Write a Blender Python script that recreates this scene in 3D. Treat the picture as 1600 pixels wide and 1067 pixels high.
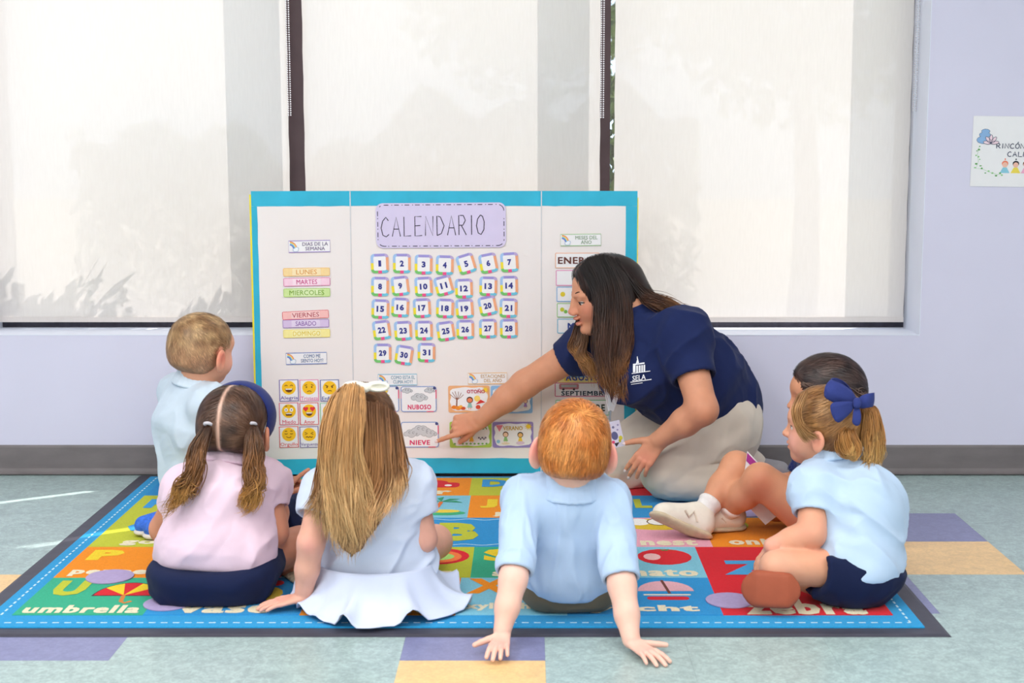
import bpy, math, random, colorsys
import numpy as np
from mathutils import Vector, Matrix
from mathutils.bvhtree import BVHTree

for _o in list(bpy.data.objects):
    bpy.data.objects.remove(_o, do_unlink=True)
random.seed(7)
RNG = np.random.default_rng(11)
SC = bpy.context.scene
COL = SC.collection

# ------------------------------------------------------------------ camera
CAM_H = 1.058                      # metres above the floor
PITCH = math.radians(7.65)         # looking slightly down
FPX = 50.0 / 36.0 * 1600           # 50 mm lens, focal length in pixels
CX, CY = 826.0, 533.5              # where the optical axis meets the picture
cd = bpy.data.cameras.new('camera')
cd.lens = 50.0
cd.sensor_width = 36.0
cd.shift_x = -(CX - 800.0) / 1600.0
cd.clip_start = 0.05
cd.dof.use_dof = True
cd.dof.focus_distance = 4.1
cd.dof.aperture_fstop = 5.6
cam = bpy.data.objects.new('camera', cd)
cam.location = (0, 0, CAM_H)
cam.rotation_euler = (math.pi / 2 - PITCH, 0, 0)
COL.objects.link(cam)
SC.camera = cam

# ------------------------------------------------------------------ world, sun, lamps, exposure
SC.view_settings.view_transform = 'Standard'
SC.view_settings.look = 'None'
SC.view_settings.gamma = 1.0
SC.view_settings.use_curve_mapping = False
SC.view_settings.exposure = -0.38

world = bpy.data.worlds.new('sky')
SC.world = world
world.use_nodes = True
wn = world.node_tree.nodes
wn.clear()
w_out = wn.new('ShaderNodeOutputWorld')
w_bg = wn.new('ShaderNodeBackground')
w_bg.inputs['Color'].default_value = (0.72, 0.85, 1.0, 1)
w_bg.inputs['Strength'].default_value = 2.2
world.node_tree.links.new(w_bg.outputs[0], w_out.inputs[0])

SUN_DIR = Vector((-0.846, -0.533, -1.07)).normalized()     # the way the light travels
sl = bpy.data.lights.new('sun', 'SUN')
sl.energy = 13.0
sl.angle = math.radians(0.4)
sl.color = (1.0, 0.95, 0.88)
so = bpy.data.objects.new('sun', sl)
so.rotation_euler = SUN_DIR.to_track_quat('-Z', 'Y').to_euler()
so.location = (6, 9, 7)
COL.objects.link(so)

CEIL = 2.75
for i, (lx, ly, w) in enumerate([(-1.9, 2.3, 1.4), (0.2, 2.3, .9), (2.2, 2.3, .55), (-1.9, 0.3, 1.8), (0.2, 0.3, 1.2),
                                 (2.2, 0.3, .7), (-1.9, -1.6, 1.4), (0.2, -1.6, 1.0), (2.2, -1.6, .7)]):
    al = bpy.data.lights.new('ceiling_lamp', 'AREA')
    al.shape = 'RECTANGLE'
    al.size, al.size_y = 1.2, 0.6
    al.energy = 34.0 * w
    al.color = (1.0, 0.985, 0.96)
    ao = bpy.data.objects.new('ceiling_lamp', al)
    ao.location = (lx, ly, CEIL - 0.03)
    COL.objects.link(ao)

# ------------------------------------------------------------------ measuring helpers
_ct, _st = math.cos(PITCH), math.sin(PITCH)


def ray(px, py):
    u, v = (px - CX) / FPX, (py - CY) / FPX
    return Vector((u, _ct - v * _st, -(_st + v * _ct)))


def at(px, py, D):
    """world point seen at a pixel of the photograph, D metres away from the camera along the floor"""
    r = ray(px, py)
    return Vector((0, 0, CAM_H)) + r * (D / r.y)


def onfloor(px, py, z=0.0):
    r = ray(px, py)
    return Vector((0, 0, CAM_H)) + r * ((z - CAM_H) / r.z)


# ------------------------------------------------------------------ materials
def lin(c):
    return tuple(((v / 255.0) / 12.92 if v / 255.0 <= 0.04045 else ((v / 255.0 + 0.055) / 1.055) ** 2.4) for v in c)


_MATS = {}


def mat(name, rgb, rough=0.6, var=0.06, scale=30.0, bump=0.0, bscale=200.0, spec=0.3, metal=0.0, sheen=0.0,
        stretch=(1, 1, 1), vcol=False, sss=0.0, spot=None):
    if name in _MATS:
        return _MATS[name]
    m = bpy.data.materials.new(name)
    m.use_nodes = True
    nt = m.node_tree
    b = nt.nodes['Principled BSDF']
    b.inputs['Roughness'].default_value = rough
    b.inputs['Specular IOR Level'].default_value = spec
    b.inputs['Metallic'].default_value = metal
    if sheen:
        b.inputs['Sheen Weight'].default_value = sheen
    if sss:
        b.inputs['Subsurface Weight'].default_value = sss
        b.inputs['Subsurface Radius'].default_value = (0.012, 0.005, 0.003)
        b.inputs['Subsurface Scale'].default_value = 1.0
    c = lin(rgb)
    tc = nt.nodes.new('ShaderNodeTexCoord')
    mp = nt.nodes.new('ShaderNodeMapping')
    mp.inputs['Scale'].default_value = stretch
    nt.links.new(tc.outputs['Object'], mp.inputs['Vector'])
    nz = nt.nodes.new('ShaderNodeTexNoise')
    nz.inputs['Scale'].default_value = scale
    nz.inputs['Detail'].default_value = 4.0
    nt.links.new(mp.outputs[0], nz.inputs['Vector'])
    rp = nt.nodes.new('ShaderNodeValToRGB')
    rp.color_ramp.elements[0].position = 0.3
    rp.color_ramp.elements[1].position = 0.7
    lo, hi = 1 - var, 1 + var
    if vcol:
        rp.color_ramp.elements[0].color = (lo, lo, lo, 1)
        rp.color_ramp.elements[1].color = (hi, hi, hi, 1)
        at_ = nt.nodes.new('ShaderNodeAttribute')
        at_.attribute_name = 'tint'
        mx = nt.nodes.new('ShaderNodeMix')
        mx.data_type = 'RGBA'
        mx.blend_type = 'MULTIPLY'
        mx.inputs[0].default_value = 1.0
        nt.links.new(at_.outputs['Color'], mx.inputs[6])
        nt.links.new(rp.outputs[0], mx.inputs[7])
        nt.links.new(mx.outputs[2], b.inputs['Base Color'])
    else:
        rp.color_ramp.elements[0].color = tuple(min(1, v * lo) for v in c) + (1,)
        rp.color_ramp.elements[1].color = tuple(min(1, v * hi) for v in c) + (1,)
        nt.links.new(rp.outputs[0], b.inputs['Base Color'])
    nt.links.new(nz.outputs['Fac'], rp.inputs[0])
    if bump:
        n2 = nt.nodes.new('ShaderNodeTexNoise')
        n2.inputs['Scale'].default_value = bscale
        n2.inputs['Detail'].default_value = 3.0
        nt.links.new(mp.outputs[0], n2.inputs['Vector'])
        bp = nt.nodes.new('ShaderNodeBump')
        bp.inputs['Strength'].default_value = bump
        bp.inputs['Distance'].default_value = 0.002
        nt.links.new(n2.outputs['Fac'], bp.inputs['Height'])
        nt.links.new(bp.outputs[0], b.inputs['Normal'])
    _MATS[name] = m
    return m


def ink(rgb):
    """flat printed colour"""
    return mat('print_%02x%02x%02x' % tuple(int(v) for v in rgb), rgb, rough=0.55, var=0.03, scale=60)


# ------------------------------------------------------------------ object helpers
def tag(o, label=None, cat=None, group=None, kind=None):
    if label:
        o['label'] = label
    if cat:
        o['category'] = cat
    if group:
        o['group'] = group
    if kind:
        o['kind'] = kind
    return o


def empty(name, loc=(0, 0, 0), rot=(0, 0, 0), parent=None):
    o = bpy.data.objects.new(name, None)
    o.empty_display_size = 0.05
    o.location = loc
    o.rotation_euler = rot
    COL.objects.link(o)
    if parent:
        o.parent = parent
    return o


def link(name, me, m=None, parent=None, loc=None, rot=None):
    o = bpy.data.objects.new(name, me)
    COL.objects.link(o)
    if m is not None and not len(me.materials):
        for mm in (m if isinstance(m, (list, tuple)) else [m]):
            me.materials.append(mm)
    if parent:
        o.parent = parent
    if loc is not None:
        o.location = loc
    if rot is not None:
        o.rotation_euler = rot
    return o


def pymesh(name, v, f, smooth=False):
    me = bpy.data.meshes.new(name)
    me.from_pydata([tuple(p) for p in v], [], [tuple(q) for q in f])
    if smooth:
        me.polygons.foreach_set('use_smooth', [True] * len(me.polygons))
    me.update()
    return me


BOXF = [(0, 3, 2, 1), (4, 5, 6, 7), (0, 1, 5, 4), (1, 2, 6, 5), (2, 3, 7, 6), (3, 0, 4, 7)]


def boxv(x0, y0, z0, x1, y1, z1):
    return [(x0, y0, z0), (x1, y0, z0), (x1, y1, z0), (x0, y1, z0), (x0, y0, z1), (x1, y0, z1), (x1, y1, z1), (x0, y1, z1)]


def boxes(name, bl, m, parent=None, bevel=0.0, loc=None, rot=None):
    v, f = [], []
    for b in bl:
        n = len(v)
        v += boxv(*b)
        f += [tuple(i + n for i in q) for q in BOXF]
    o = link(name, pymesh(name, v, f), m, parent, loc, rot)
    if bevel:
        md = o.modifiers.new('bevel', 'BEVEL')
        md.width = bevel
        md.segments = 2
    return o


# flat artwork: shapes are (points, material, layer); local frame x right, z up, facing -y
def circ(cx, cz, rx, rz=None, n=20, a0=0.0, a1=2 * math.pi):
    rz = rx if rz is None else rz
    full = abs(a1 - a0 - 2 * math.pi) < 1e-6
    k = n if full else n + 1
    return [(cx + rx * math.cos(a0 + (a1 - a0) * i / n), cz + rz * math.sin(a0 + (a1 - a0) * i / n)) for i in range(k)]


def rrect(x0, z0, x1, z1, r, n=4):
    p = []
    for cx, cz, a in ((x1 - r, z1 - r, 0), (x0 + r, z1 - r, 90), (x0 + r, z0 + r, 180), (x1 - r, z0 + r, 270)):
        for i in range(n + 1):
            t = math.radians(a + 90 * i / n)
            p.append((cx + r * math.cos(t), cz + r * math.sin(t)))
    return p


def stroke(pts, w, closed=False):
    """ribbon quads along a polyline"""
    n = len(pts)
    L, R = [], []
    for i in range(n):
        a = pts[(i - 1) % n] if (closed or i > 0) else pts[i]
        b = pts[(i + 1) % n] if (closed or i < n - 1) else pts[i]
        dx, dz = b[0] - a[0], b[1] - a[1]
        l = math.hypot(dx, dz) or 1
        nx, nz = -dz / l * w / 2, dx / l * w / 2
        L.append((pts[i][0] + nx, pts[i][1] + nz))
        R.append((pts[i][0] - nx, pts[i][1] - nz))
    return [[R[i], R[(i + 1) % n], L[(i + 1) % n], L[i]] for i in range(n if closed else n - 1)]


def art(name, shapes, parent, base=0.0012, step=0.0003, plane='wall', thick=0.0003):
    """printed shapes, each a hair's breadth of real thickness, joined in one part"""
    v, f, mi, mats = [], [], [], []
    tot = sum(len(s[0]) if isinstance(s[0][0][0], (tuple, list)) else 1 for s in shapes)
    tiny, cnt = min(6e-6, .00025 / max(tot, 1)), 0
    for s in shapes:
        pts, m = s[0], s[1]
        lay = s[2] if len(s) > 2 else 0
        polys = pts if isinstance(pts[0][0], (tuple, list)) else [pts]
        if m not in mats:
            mats.append(m)
        k = mats.index(m)
        for p in polys:
            d0 = base + lay * step + tiny * cnt
            cnt += 1
            ar = sum(p[i][0] * p[(i + 1) % len(p)][1] - p[(i + 1) % len(p)][0] * p[i][1] for i in range(len(p)))
            if ar < 0:
                p = p[::-1]
            n, q = len(v), len(p)
            for d in (d0 + thick, d0):
                for x, z in p:
                    v.append((x, -d, z) if plane == 'wall' else (x, z, d))
            f.append(tuple(range(n, n + q)))
            mi.append(k)
            for i in range(q):
                j = (i + 1) % q
                f.append((n + j, n + i, n + q + i, n + q + j))
                mi.append(k)
    me = pymesh(name, v, f)
    for m in mats:
        me.materials.append(m)
    me.polygons.foreach_set('material_index', mi)
    return link(name, me, None, parent)


_TXT = {}


def textmesh(s, bold):
    key = (s, bold)
    sharp = bold > 0 and any(ch in 'MmWwNVvA' for ch in s)       # glyphs whose acute corners clog when outset
    if key not in _TXT:
        cu = bpy.data.curves.new('txt', 'FONT')
        cu.body = s
        cu.size = 1.0
        cu.resolution_u = 2
        cu.align_x = 'CENTER'
        cu.offset = 0.0 if sharp else bold
        cu.space_line = 0.9
        if bold > 0.03:
            cu.space_character = 1.12
        ob = bpy.data.objects.new('txt', cu)
        COL.objects.link(ob)
        bpy.context.view_layer.update()
        dg = bpy.context.evaluated_depsgraph_get()
        me = bpy.data.meshes.new_from_object(ob.evaluated_get(dg))
        co = np.empty(len(me.vertices) * 3)
        me.vertices.foreach_get('co', co)
        co = co.reshape(-1, 3)
        fa = [tuple(p.vertices) for p in me.polygons]
        bpy.data.objects.remove(ob)
        bpy.data.curves.remove(cu)
        bpy.data.meshes.remove(me)
        if sharp:
            c0, f0, n0 = co, fa, len(co)
            sh = [(dx * bold, dy * bold) for dx in (-.9, 0, .9) for dy in (-.6, .6)]
            co = np.concatenate([c0 + np.array([dx, dy, k * 1e-5]) for k, (dx, dy) in enumerate(sh)])
            fa = [tuple(v + k * n0 for v in q) for k in range(len(sh)) for q in f0]
        _TXT[key] = (co, fa)
    return _TXT[key]


def text(name, s, parent, cx, cz, w, h, m, bold=0.0, off=0.0016, plane='wall', shear=0.0):
    co, fa = textmesh(s, bold)
    lo, hi = co.min(0), co.max(0)
    k = (co - (lo + hi) / 2) / np.maximum(hi - lo, 1e-6)
    x, z = cx + k[:, 0] * w, cz + k[:, 1] * h
    x = x + shear * (z - cz)
    if plane == 'wall':
        v = np.stack([x, -off - co[:, 2], z], 1)
    else:
        v = np.stack([x, z, off + co[:, 2]], 1)
    return link(name, pymesh(name, v.tolist(), fa), m, parent)
# ------------------------------------------------------------------ solid modelling: smooth blended shapes -> one skin
RUG_FRONT = 3.0


def A3(v):
    return np.array([v[0], v[1], v[2]], dtype=np.float64)


def nrm(v):
    v = A3(v)
    return v / (np.linalg.norm(v) + 1e-12)


class Model:
    """list of blended solids; evaluated on a grid or at points"""

    def __init__(self, k=0.012):
        self.ops = []
        self.k = k

    def _add(self, op, fn, lo, hi, k):
        self.ops.append((op, fn, np.asarray(lo, float), np.asarray(hi, float), self.k if k is None else k))
        return self

    def cone(self, a, b, r1, r2=None, k=None, op='u', flat=None):
        """tapered limb from a to b; flat = (axis, factor) squeezes it along an axis"""
        a, b = A3(a), A3(b)
        r2 = r1 if r2 is None else r2
        ab = b - a
        L2 = float(ab @ ab) + 1e-12
        fx, fs = (nrm(flat[0]), flat[1]) if flat else (None, 1.0)

        def fn(x, y, z):
            px, py, pz = x - a[0], y - a[1], z - a[2]
            t = np.clip((px * ab[0] + py * ab[1] + pz * ab[2]) / L2, 0, 1)
            dx, dy, dz = px - t * ab[0], py - t * ab[1], pz - t * ab[2]
            q = dx * dx + dy * dy + dz * dz
            if fx is not None:
                c = dx * fx[0] + dy * fx[1] + dz * fx[2]
                q = q + c * c * (1 / fs ** 2 - 1)
            return np.sqrt(np.maximum(q, 0)) - (r1 + (r2 - r1) * t)
        m = max(r1, r2)
        return self._add(op, fn, np.minimum(a, b) - m, np.maximum(a, b) + m, k)

    def ell(self, c, r, R=None, k=None, op='u'):
        """ellipsoid; R columns are its axes"""
        c = A3(c)
        r = np.array(r if hasattr(r, '__len__') else (r, r, r), float)
        R = np.eye(3) if R is None else np.asarray(R, float)

        def fn(x, y, z):
            px, py, pz = x - c[0], y - c[1], z - c[2]
            l = [px * R[0, i] + py * R[1, i] + pz * R[2, i] for i in range(3)]
            k0 = np.sqrt(sum((l[i] / r[i]) ** 2 for i in range(3)))
            k1 = np.sqrt(sum((l[i] / r[i] ** 2) ** 2 for i in range(3))) + 1e-9
            return np.where(k0 < 1e-4, -r.min(), k0 * (k0 - 1) / k1)
        ext = np.sqrt((R ** 2) @ (r ** 2))
        return self._add(op, fn, c - ext, c + ext, k)

    def box(self, c, half, R=None, rnd=0.004, k=None, op='u'):
        c = A3(c)
        hf = np.array(half, float) - rnd
        R = np.eye(3) if R is None else np.asarray(R, float)

        def fn(x, y, z):
            px, py, pz = x - c[0], y - c[1], z - c[2]
            q = [np.abs(px * R[0, i] + py * R[1, i] + pz * R[2, i]) - hf[i] for i in range(3)]
            o = np.sqrt(sum(np.maximum(v, 0) ** 2 for v in q))
            return o + np.minimum(np.maximum(q[0], np.maximum(q[1], q[2])), 0) - rnd
        ext = np.abs(R) @ (hf + rnd)
        return self._add(op, fn, c - ext, c + ext, k)

    def half(self, p, n, k=0.004, lo=(-9, -9, -9), hi=(9, 9, 9)):
        """cut away everything on the side n points to (inside an optional box)"""
        p, n = A3(p), nrm(n)
        return self._add('s', lambda x, y, z: -((x - p[0]) * n[0] + (y - p[1]) * n[1] + (z - p[2]) * n[2]) + 0 * (x + y + z),
                         lo, hi, k)

    def path(self, pts, rad, k=None, op='u', flat=None):
        for i in range(len(pts) - 1):
            self.cone(pts[i], pts[i + 1], rad[i], rad[i + 1], k, op, flat)
        return self

    @staticmethod
    def _mix(op, d, p, k):
        if op == 's':
            p = -p
            if k <= 0:
                return np.maximum(d, p)
            h = np.maximum(k - np.abs(d - p), 0) / k
            return np.maximum(d, p) + h * h * k * 0.25
        if k <= 0:
            return np.minimum(d, p)
        h = np.maximum(k - np.abs(d - p), 0) / k
        return np.minimum(d, p) - h * h * k * 0.25

    def at(self, P):
        """distance at points (N,3)"""
        d = np.full(len(P), 9.0)
        x, y, z = P[:, 0], P[:, 1], P[:, 2]
        for op, fn, lo, hi, k in self.ops:
            if op == 's' and hi[0] - lo[0] < 5:
                m = np.all((P > lo - k - 0.03) & (P < hi + k + 0.03), axis=1)
                if m.any():
                    d[m] = self._mix(op, d[m], fn(x[m], y[m], z[m]), k)
            else:
                d = self._mix(op, d, fn(x, y, z), k)
        return d

    def grad(self, P, e=0.002):
        g = np.empty_like(P)
        for i in range(3):
            q = np.zeros(3)
            q[i] = e
            g[:, i] = self.at(P + q) - self.at(P - q)
        return g / (np.linalg.norm(g, axis=1, keepdims=True) + 1e-12)

    def bounds(self):
        lo = np.min([o[2] for o in self.ops if o[0] == 'u'], axis=0)
        hi = np.max([o[3] for o in self.ops if o[0] == 'u'], axis=0)
        return lo, hi

    def mesh(self, h, lo=None, hi=None):
        """surface as (verts, quads), cell size h"""
        if lo is None:
            lo, hi = self.bounds()
            lo, hi = lo - 3 * h - 0.004, hi + 3 * h + 0.004
        n = np.ceil((np.asarray(hi) - lo) / h).astype(int) + 1
        ax = [(lo[i] + h * np.arange(n[i])).astype(np.float32) for i in range(3)]
        d = np.full(n, 9.0, np.float32)
        for op, fn, pl, ph, k in self.ops:
            mg = k + 3 * h
            i0 = np.maximum(np.floor((pl - mg - lo) / h).astype(int), 0)
            i1 = np.minimum(np.ceil((ph + mg - lo) / h).astype(int) + 1, n)
            if np.any(i1 <= i0):
                continue
            s = tuple(slice(a, b) for a, b in zip(i0, i1))
            p = fn(ax[0][s[0]][:, None, None], ax[1][s[1]][None, :, None], ax[2][s[2]][None, None, :])
            d[s] = self._mix(op, d[s], p.astype(np.float32), np.float32(k))
        return nets(d, np.asarray(lo, float), h)


def nets(d, lo, h):
    n = d.shape
    ins = d < 0
    c = np.zeros((n[0] - 1, n[1] - 1, n[2] - 1), np.uint8)
    for i in (0, 1):
        for j in (0, 1):
            for k in (0, 1):
                c += ins[i:n[0] - 1 + i, j:n[1] - 1 + j, k:n[2] - 1 + k]
    act = np.argwhere((c > 0) & (c < 8))
    if len(act) == 0:
        return np.zeros((0, 3)), np.zeros((0, 4), int)
    idx = np.full(c.shape, -1, np.int32)
    idx[act[:, 0], act[:, 1], act[:, 2]] = np.arange(len(act))
    corner = np.array([(i, j, k) for i in (0, 1) for j in (0, 1) for k in (0, 1)])
    val = np.stack([d[act[:, 0] + o[0], act[:, 1] + o[1], act[:, 2] + o[2]] for o in corner], 1).astype(np.float64)
    acc = np.zeros((len(act), 3))
    cnt = np.zeros(len(act))
    for a in range(8):
        for b in range(a + 1, 8):
            if np.abs(corner[a] - corner[b]).sum() != 1:
                continue
            m = (val[:, a] < 0) != (val[:, b] < 0)
            t = val[m, a] / (val[m, a] - val[m, b])
            acc[m] += corner[a] + t[:, None] * (corner[b] - corner[a])
            cnt[m] += 1
    V = (act + acc / cnt[:, None]) * h + lo
    Q = []
    for axis in range(3):
        u, w = (axis + 1) % 3, (axis + 2) % 3
        s0 = [slice(1, -1)] * 3
        s1 = [slice(1, -1)] * 3
        s0[axis] = slice(0, n[axis] - 1)
        s1[axis] = slice(1, n[axis])
        a, b = ins[tuple(s0)], ins[tuple(s1)]
        for flip in (False, True):
            e = np.argwhere((a & ~b) if not flip else (~a & b))
            if len(e) == 0:
                continue
            e = e + 1
            e[:, axis] -= 1
            cs = []
            for du, dw in ((0, 0), (-1, 0), (-1, -1), (0, -1)):
                q = e.copy()
                q[:, u] += du
                q[:, w] += dw
                cs.append(idx[q[:, 0], q[:, 1], q[:, 2]])
            q = np.stack(cs, 1)
            if flip:
                q = q[:, ::-1]
            Q.append(q)
    Q = np.concatenate(Q)
    Q = Q[(Q >= 0).all(1)]
    return V, Q


def relax(V, Q, it=2, f=0.5):
    e = np.concatenate([Q[:, [0, 1]], Q[:, [1, 2]], Q[:, [2, 3]], Q[:, [3, 0]]])
    n = len(V)
    deg = np.bincount(e[:, 0], minlength=n) + np.bincount(e[:, 1], minlength=n)
    deg = np.maximum(deg, 1)
    for _ in range(it):
        S = np.empty_like(V)
        for i in range(3):
            S[:, i] = (np.bincount(e[:, 0], V[e[:, 1], i], n) + np.bincount(e[:, 1], V[e[:, 0], i], n)) / deg
        V = V + f * (S - V)
    return V


def vnormals(V, Q):
    fn = np.cross(V[Q[:, 2]] - V[Q[:, 0]], V[Q[:, 3]] - V[Q[:, 1]])
    N = np.zeros_like(V)
    for i in range(3):
        for j in range(4):
            N[:, i] += np.bincount(Q[:, j], fn[:, i], len(V))
    return N / (np.linalg.norm(N, axis=1, keepdims=True) + 1e-12)


def vnoise(P, seed=0):
    """smooth random values in -1..1 at points"""
    P = np.asarray(P, float) + seed * 17.31
    i = np.floor(P).astype(np.int64)
    f = P - i
    f = f * f * (3 - 2 * f)
    r = 0
    for a in (0, 1):
        for b in (0, 1):
            for c in (0, 1):
                q = (i[:, 0] + a) * 374761393 + (i[:, 1] + b) * 668265263 + (i[:, 2] + c) * 2147483647 + seed * 974711
                q = (q ^ (q >> 13)) * 1274126177
                q = ((q ^ (q >> 16)) & 0xffff) / 32767.5 - 1
                w = (f[:, 0] if a else 1 - f[:, 0]) * (f[:, 1] if b else 1 - f[:, 1]) * (f[:, 2] if c else 1 - f[:, 2])
                r = r + w * q
    return r


def npmesh(name, V, Q, col=None, smooth=True):
    me = bpy.data.meshes.new(name)
    nq, w = Q.shape
    me.vertices.add(len(V))
    me.vertices.foreach_set('co', np.ascontiguousarray(V, np.float32).ravel())
    me.loops.add(nq * w)
    me.loops.foreach_set('vertex_index', np.ascontiguousarray(Q, np.int32).ravel())
    me.polygons.add(nq)
    me.polygons.foreach_set('loop_start', np.arange(0, nq * w, w, dtype=np.int32))
    me.polygons.foreach_set('use_smooth', np.full(nq, smooth))
    me.update(calc_edges=True)
    if col is not None:
        ca = me.color_attributes.new('tint', 'FLOAT_COLOR', 'POINT')
        ca.data.foreach_set('color', np.concatenate([col, np.ones((len(V), 1))], 1).astype(np.float32).ravel())
    return me


def solid(name, M, h, m, parent, fine=(), col=None, it=2, disp=None):
    """one skin from a Model; fine = [(lo, hi, cell)] boxes sampled more finely"""
    V, Q = M.mesh(h)
    V = relax(V, Q, it)
    for lo, hi, hf in fine:
        lo, hi = np.asarray(lo, float), np.asarray(hi, float)
        c = V[Q].mean(1)
        inside = np.all((c > lo + h * 0.6) & (c < hi - h * 0.6), axis=1)
        Q = Q[~inside]
        v2, q2 = M.mesh(hf, lo, hi)
        v2 = relax(v2, q2, 1)
        Q = np.concatenate([Q, q2 + len(V)])
        V = np.concatenate([V, v2])
    used = np.unique(Q)
    rm = np.full(len(V), -1)
    rm[used] = np.arange(len(used))
    V, Q = V[used], rm[Q]
    if disp is not None:
        V = V + vnormals(V, Q) * disp(V)[:, None]
    on = (V[:, 1] > RUG_FRONT) & (V[:, 0] > -1.28) & (V[:, 0] < .935)
    V[:, 2] = np.maximum(V[:, 2], np.where(on, .0116, .0006))
    c = col(V) if callable(col) else (None if col is None else np.tile(np.asarray(col, float), (len(V), 1)))
    loc = np.array(parent.matrix_basis.translation) if parent else np.zeros(3)
    if parent and parent.parent:
        loc = loc + np.array(parent.parent.matrix_basis.translation)
    return link(name, npmesh(name, V - loc, Q, c), m, parent)


# ------------------------------------------------------------------ hair
def ribbons(P, W, C):
    """P (n,s,3) centre lines, W (n,s,3) half-width vectors, C (n,s,3) colours -> verts, quads, colours"""
    n, s, _ = P.shape
    V = np.stack([P - W, P + W], 2).reshape(-1, 3)
    base = (np.arange(n)[:, None] * s + np.arange(s - 1)[None, :]) * 2
    Q = np.stack([base, base + 1, base + 3, base + 2], -1).reshape(-1, 4)
    return V, Q, np.repeat(C.reshape(-1, 3), 2, axis=0)


def tubes(P, R, C, sides=5):
    """P (n,s,3), R (n,s) radii -> closed-looking tapered locks"""
    n, s, _ = P.shape
    T = np.gradient(P, axis=1)
    T /= np.linalg.norm(T, axis=2, keepdims=True) + 1e-12
    up = np.array([0.31, 0.77, 0.55])
    U = np.cross(T, up)
    U /= np.linalg.norm(U, axis=2, keepdims=True) + 1e-12
    W = np.cross(T, U)
    a = np.arange(sides) * 2 * np.pi / sides
    V = P[:, :, None, :] + R[:, :, None, None] * (U[:, :, None, :] * np.cos(a)[:, None] + W[:, :, None, :] * np.sin(a)[:, None])
    V = V.reshape(-1, 3)
    i = (np.arange(n)[:, None, None] * s + np.arange(s - 1)[None, :, None]) * sides
    k = np.arange(sides)[None, None, :]
    k2 = (k + 1) % sides
    Q = np.stack([i + k, i + k2, i + sides + k2, i + sides + k], -1).reshape(-1, 4)
    return V, Q, np.repeat(C.reshape(-1, 3), sides, axis=0)


def comb(M, roots, flow, length, nseg, width, lift, colf, jit=0.25, taper=True, seed=1):
    """strands lying along the surface of M; flow(P) gives the combing direction"""
    rng = np.random.default_rng(seed)
    n = len(roots)
    p = roots.copy()
    P, W = [], []
    ln = length * rng.uniform(0.6, 1.25, n)
    off = rng.uniform(lift[0], lift[1], n)
    ang = rng.normal(0, jit, n)
    for s in range(nseg):
        g = M.grad(p)
        p = p - g * (M.at(p) - off * (0.35 + 0.65 * math.sin(math.pi * min(1, (s + 0.4) / nseg))))[:, None]
        f = flow(p)
        f = f - g * (f * g).sum(1, keepdims=True)
        f /= np.linalg.norm(f, axis=1, keepdims=True) + 1e-9
        side = np.cross(g, f)
        f = f * np.cos(ang)[:, None] + side * np.sin(ang)[:, None]
        side = np.cross(g, f)
        w = width * (1 - 0.85 * (s / (nseg - 1)) ** 2 if taper else 1)
        P.append(p)
        W.append(side * w * rng.uniform(0.7, 1.2, n)[:, None] if s == 0 else side * w)
        p = p + f * (ln / nseg)[:, None]
    P, W = np.stack(P, 1), np.stack(W, 1)
    t = np.linspace(0, 1, nseg)
    C = colf(P.reshape(-1, 3)).reshape(P.shape) * (1 + rng.uniform(-0.28, 0.28, n))[:, None, None]
    return ribbons(P, W, C)


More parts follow.
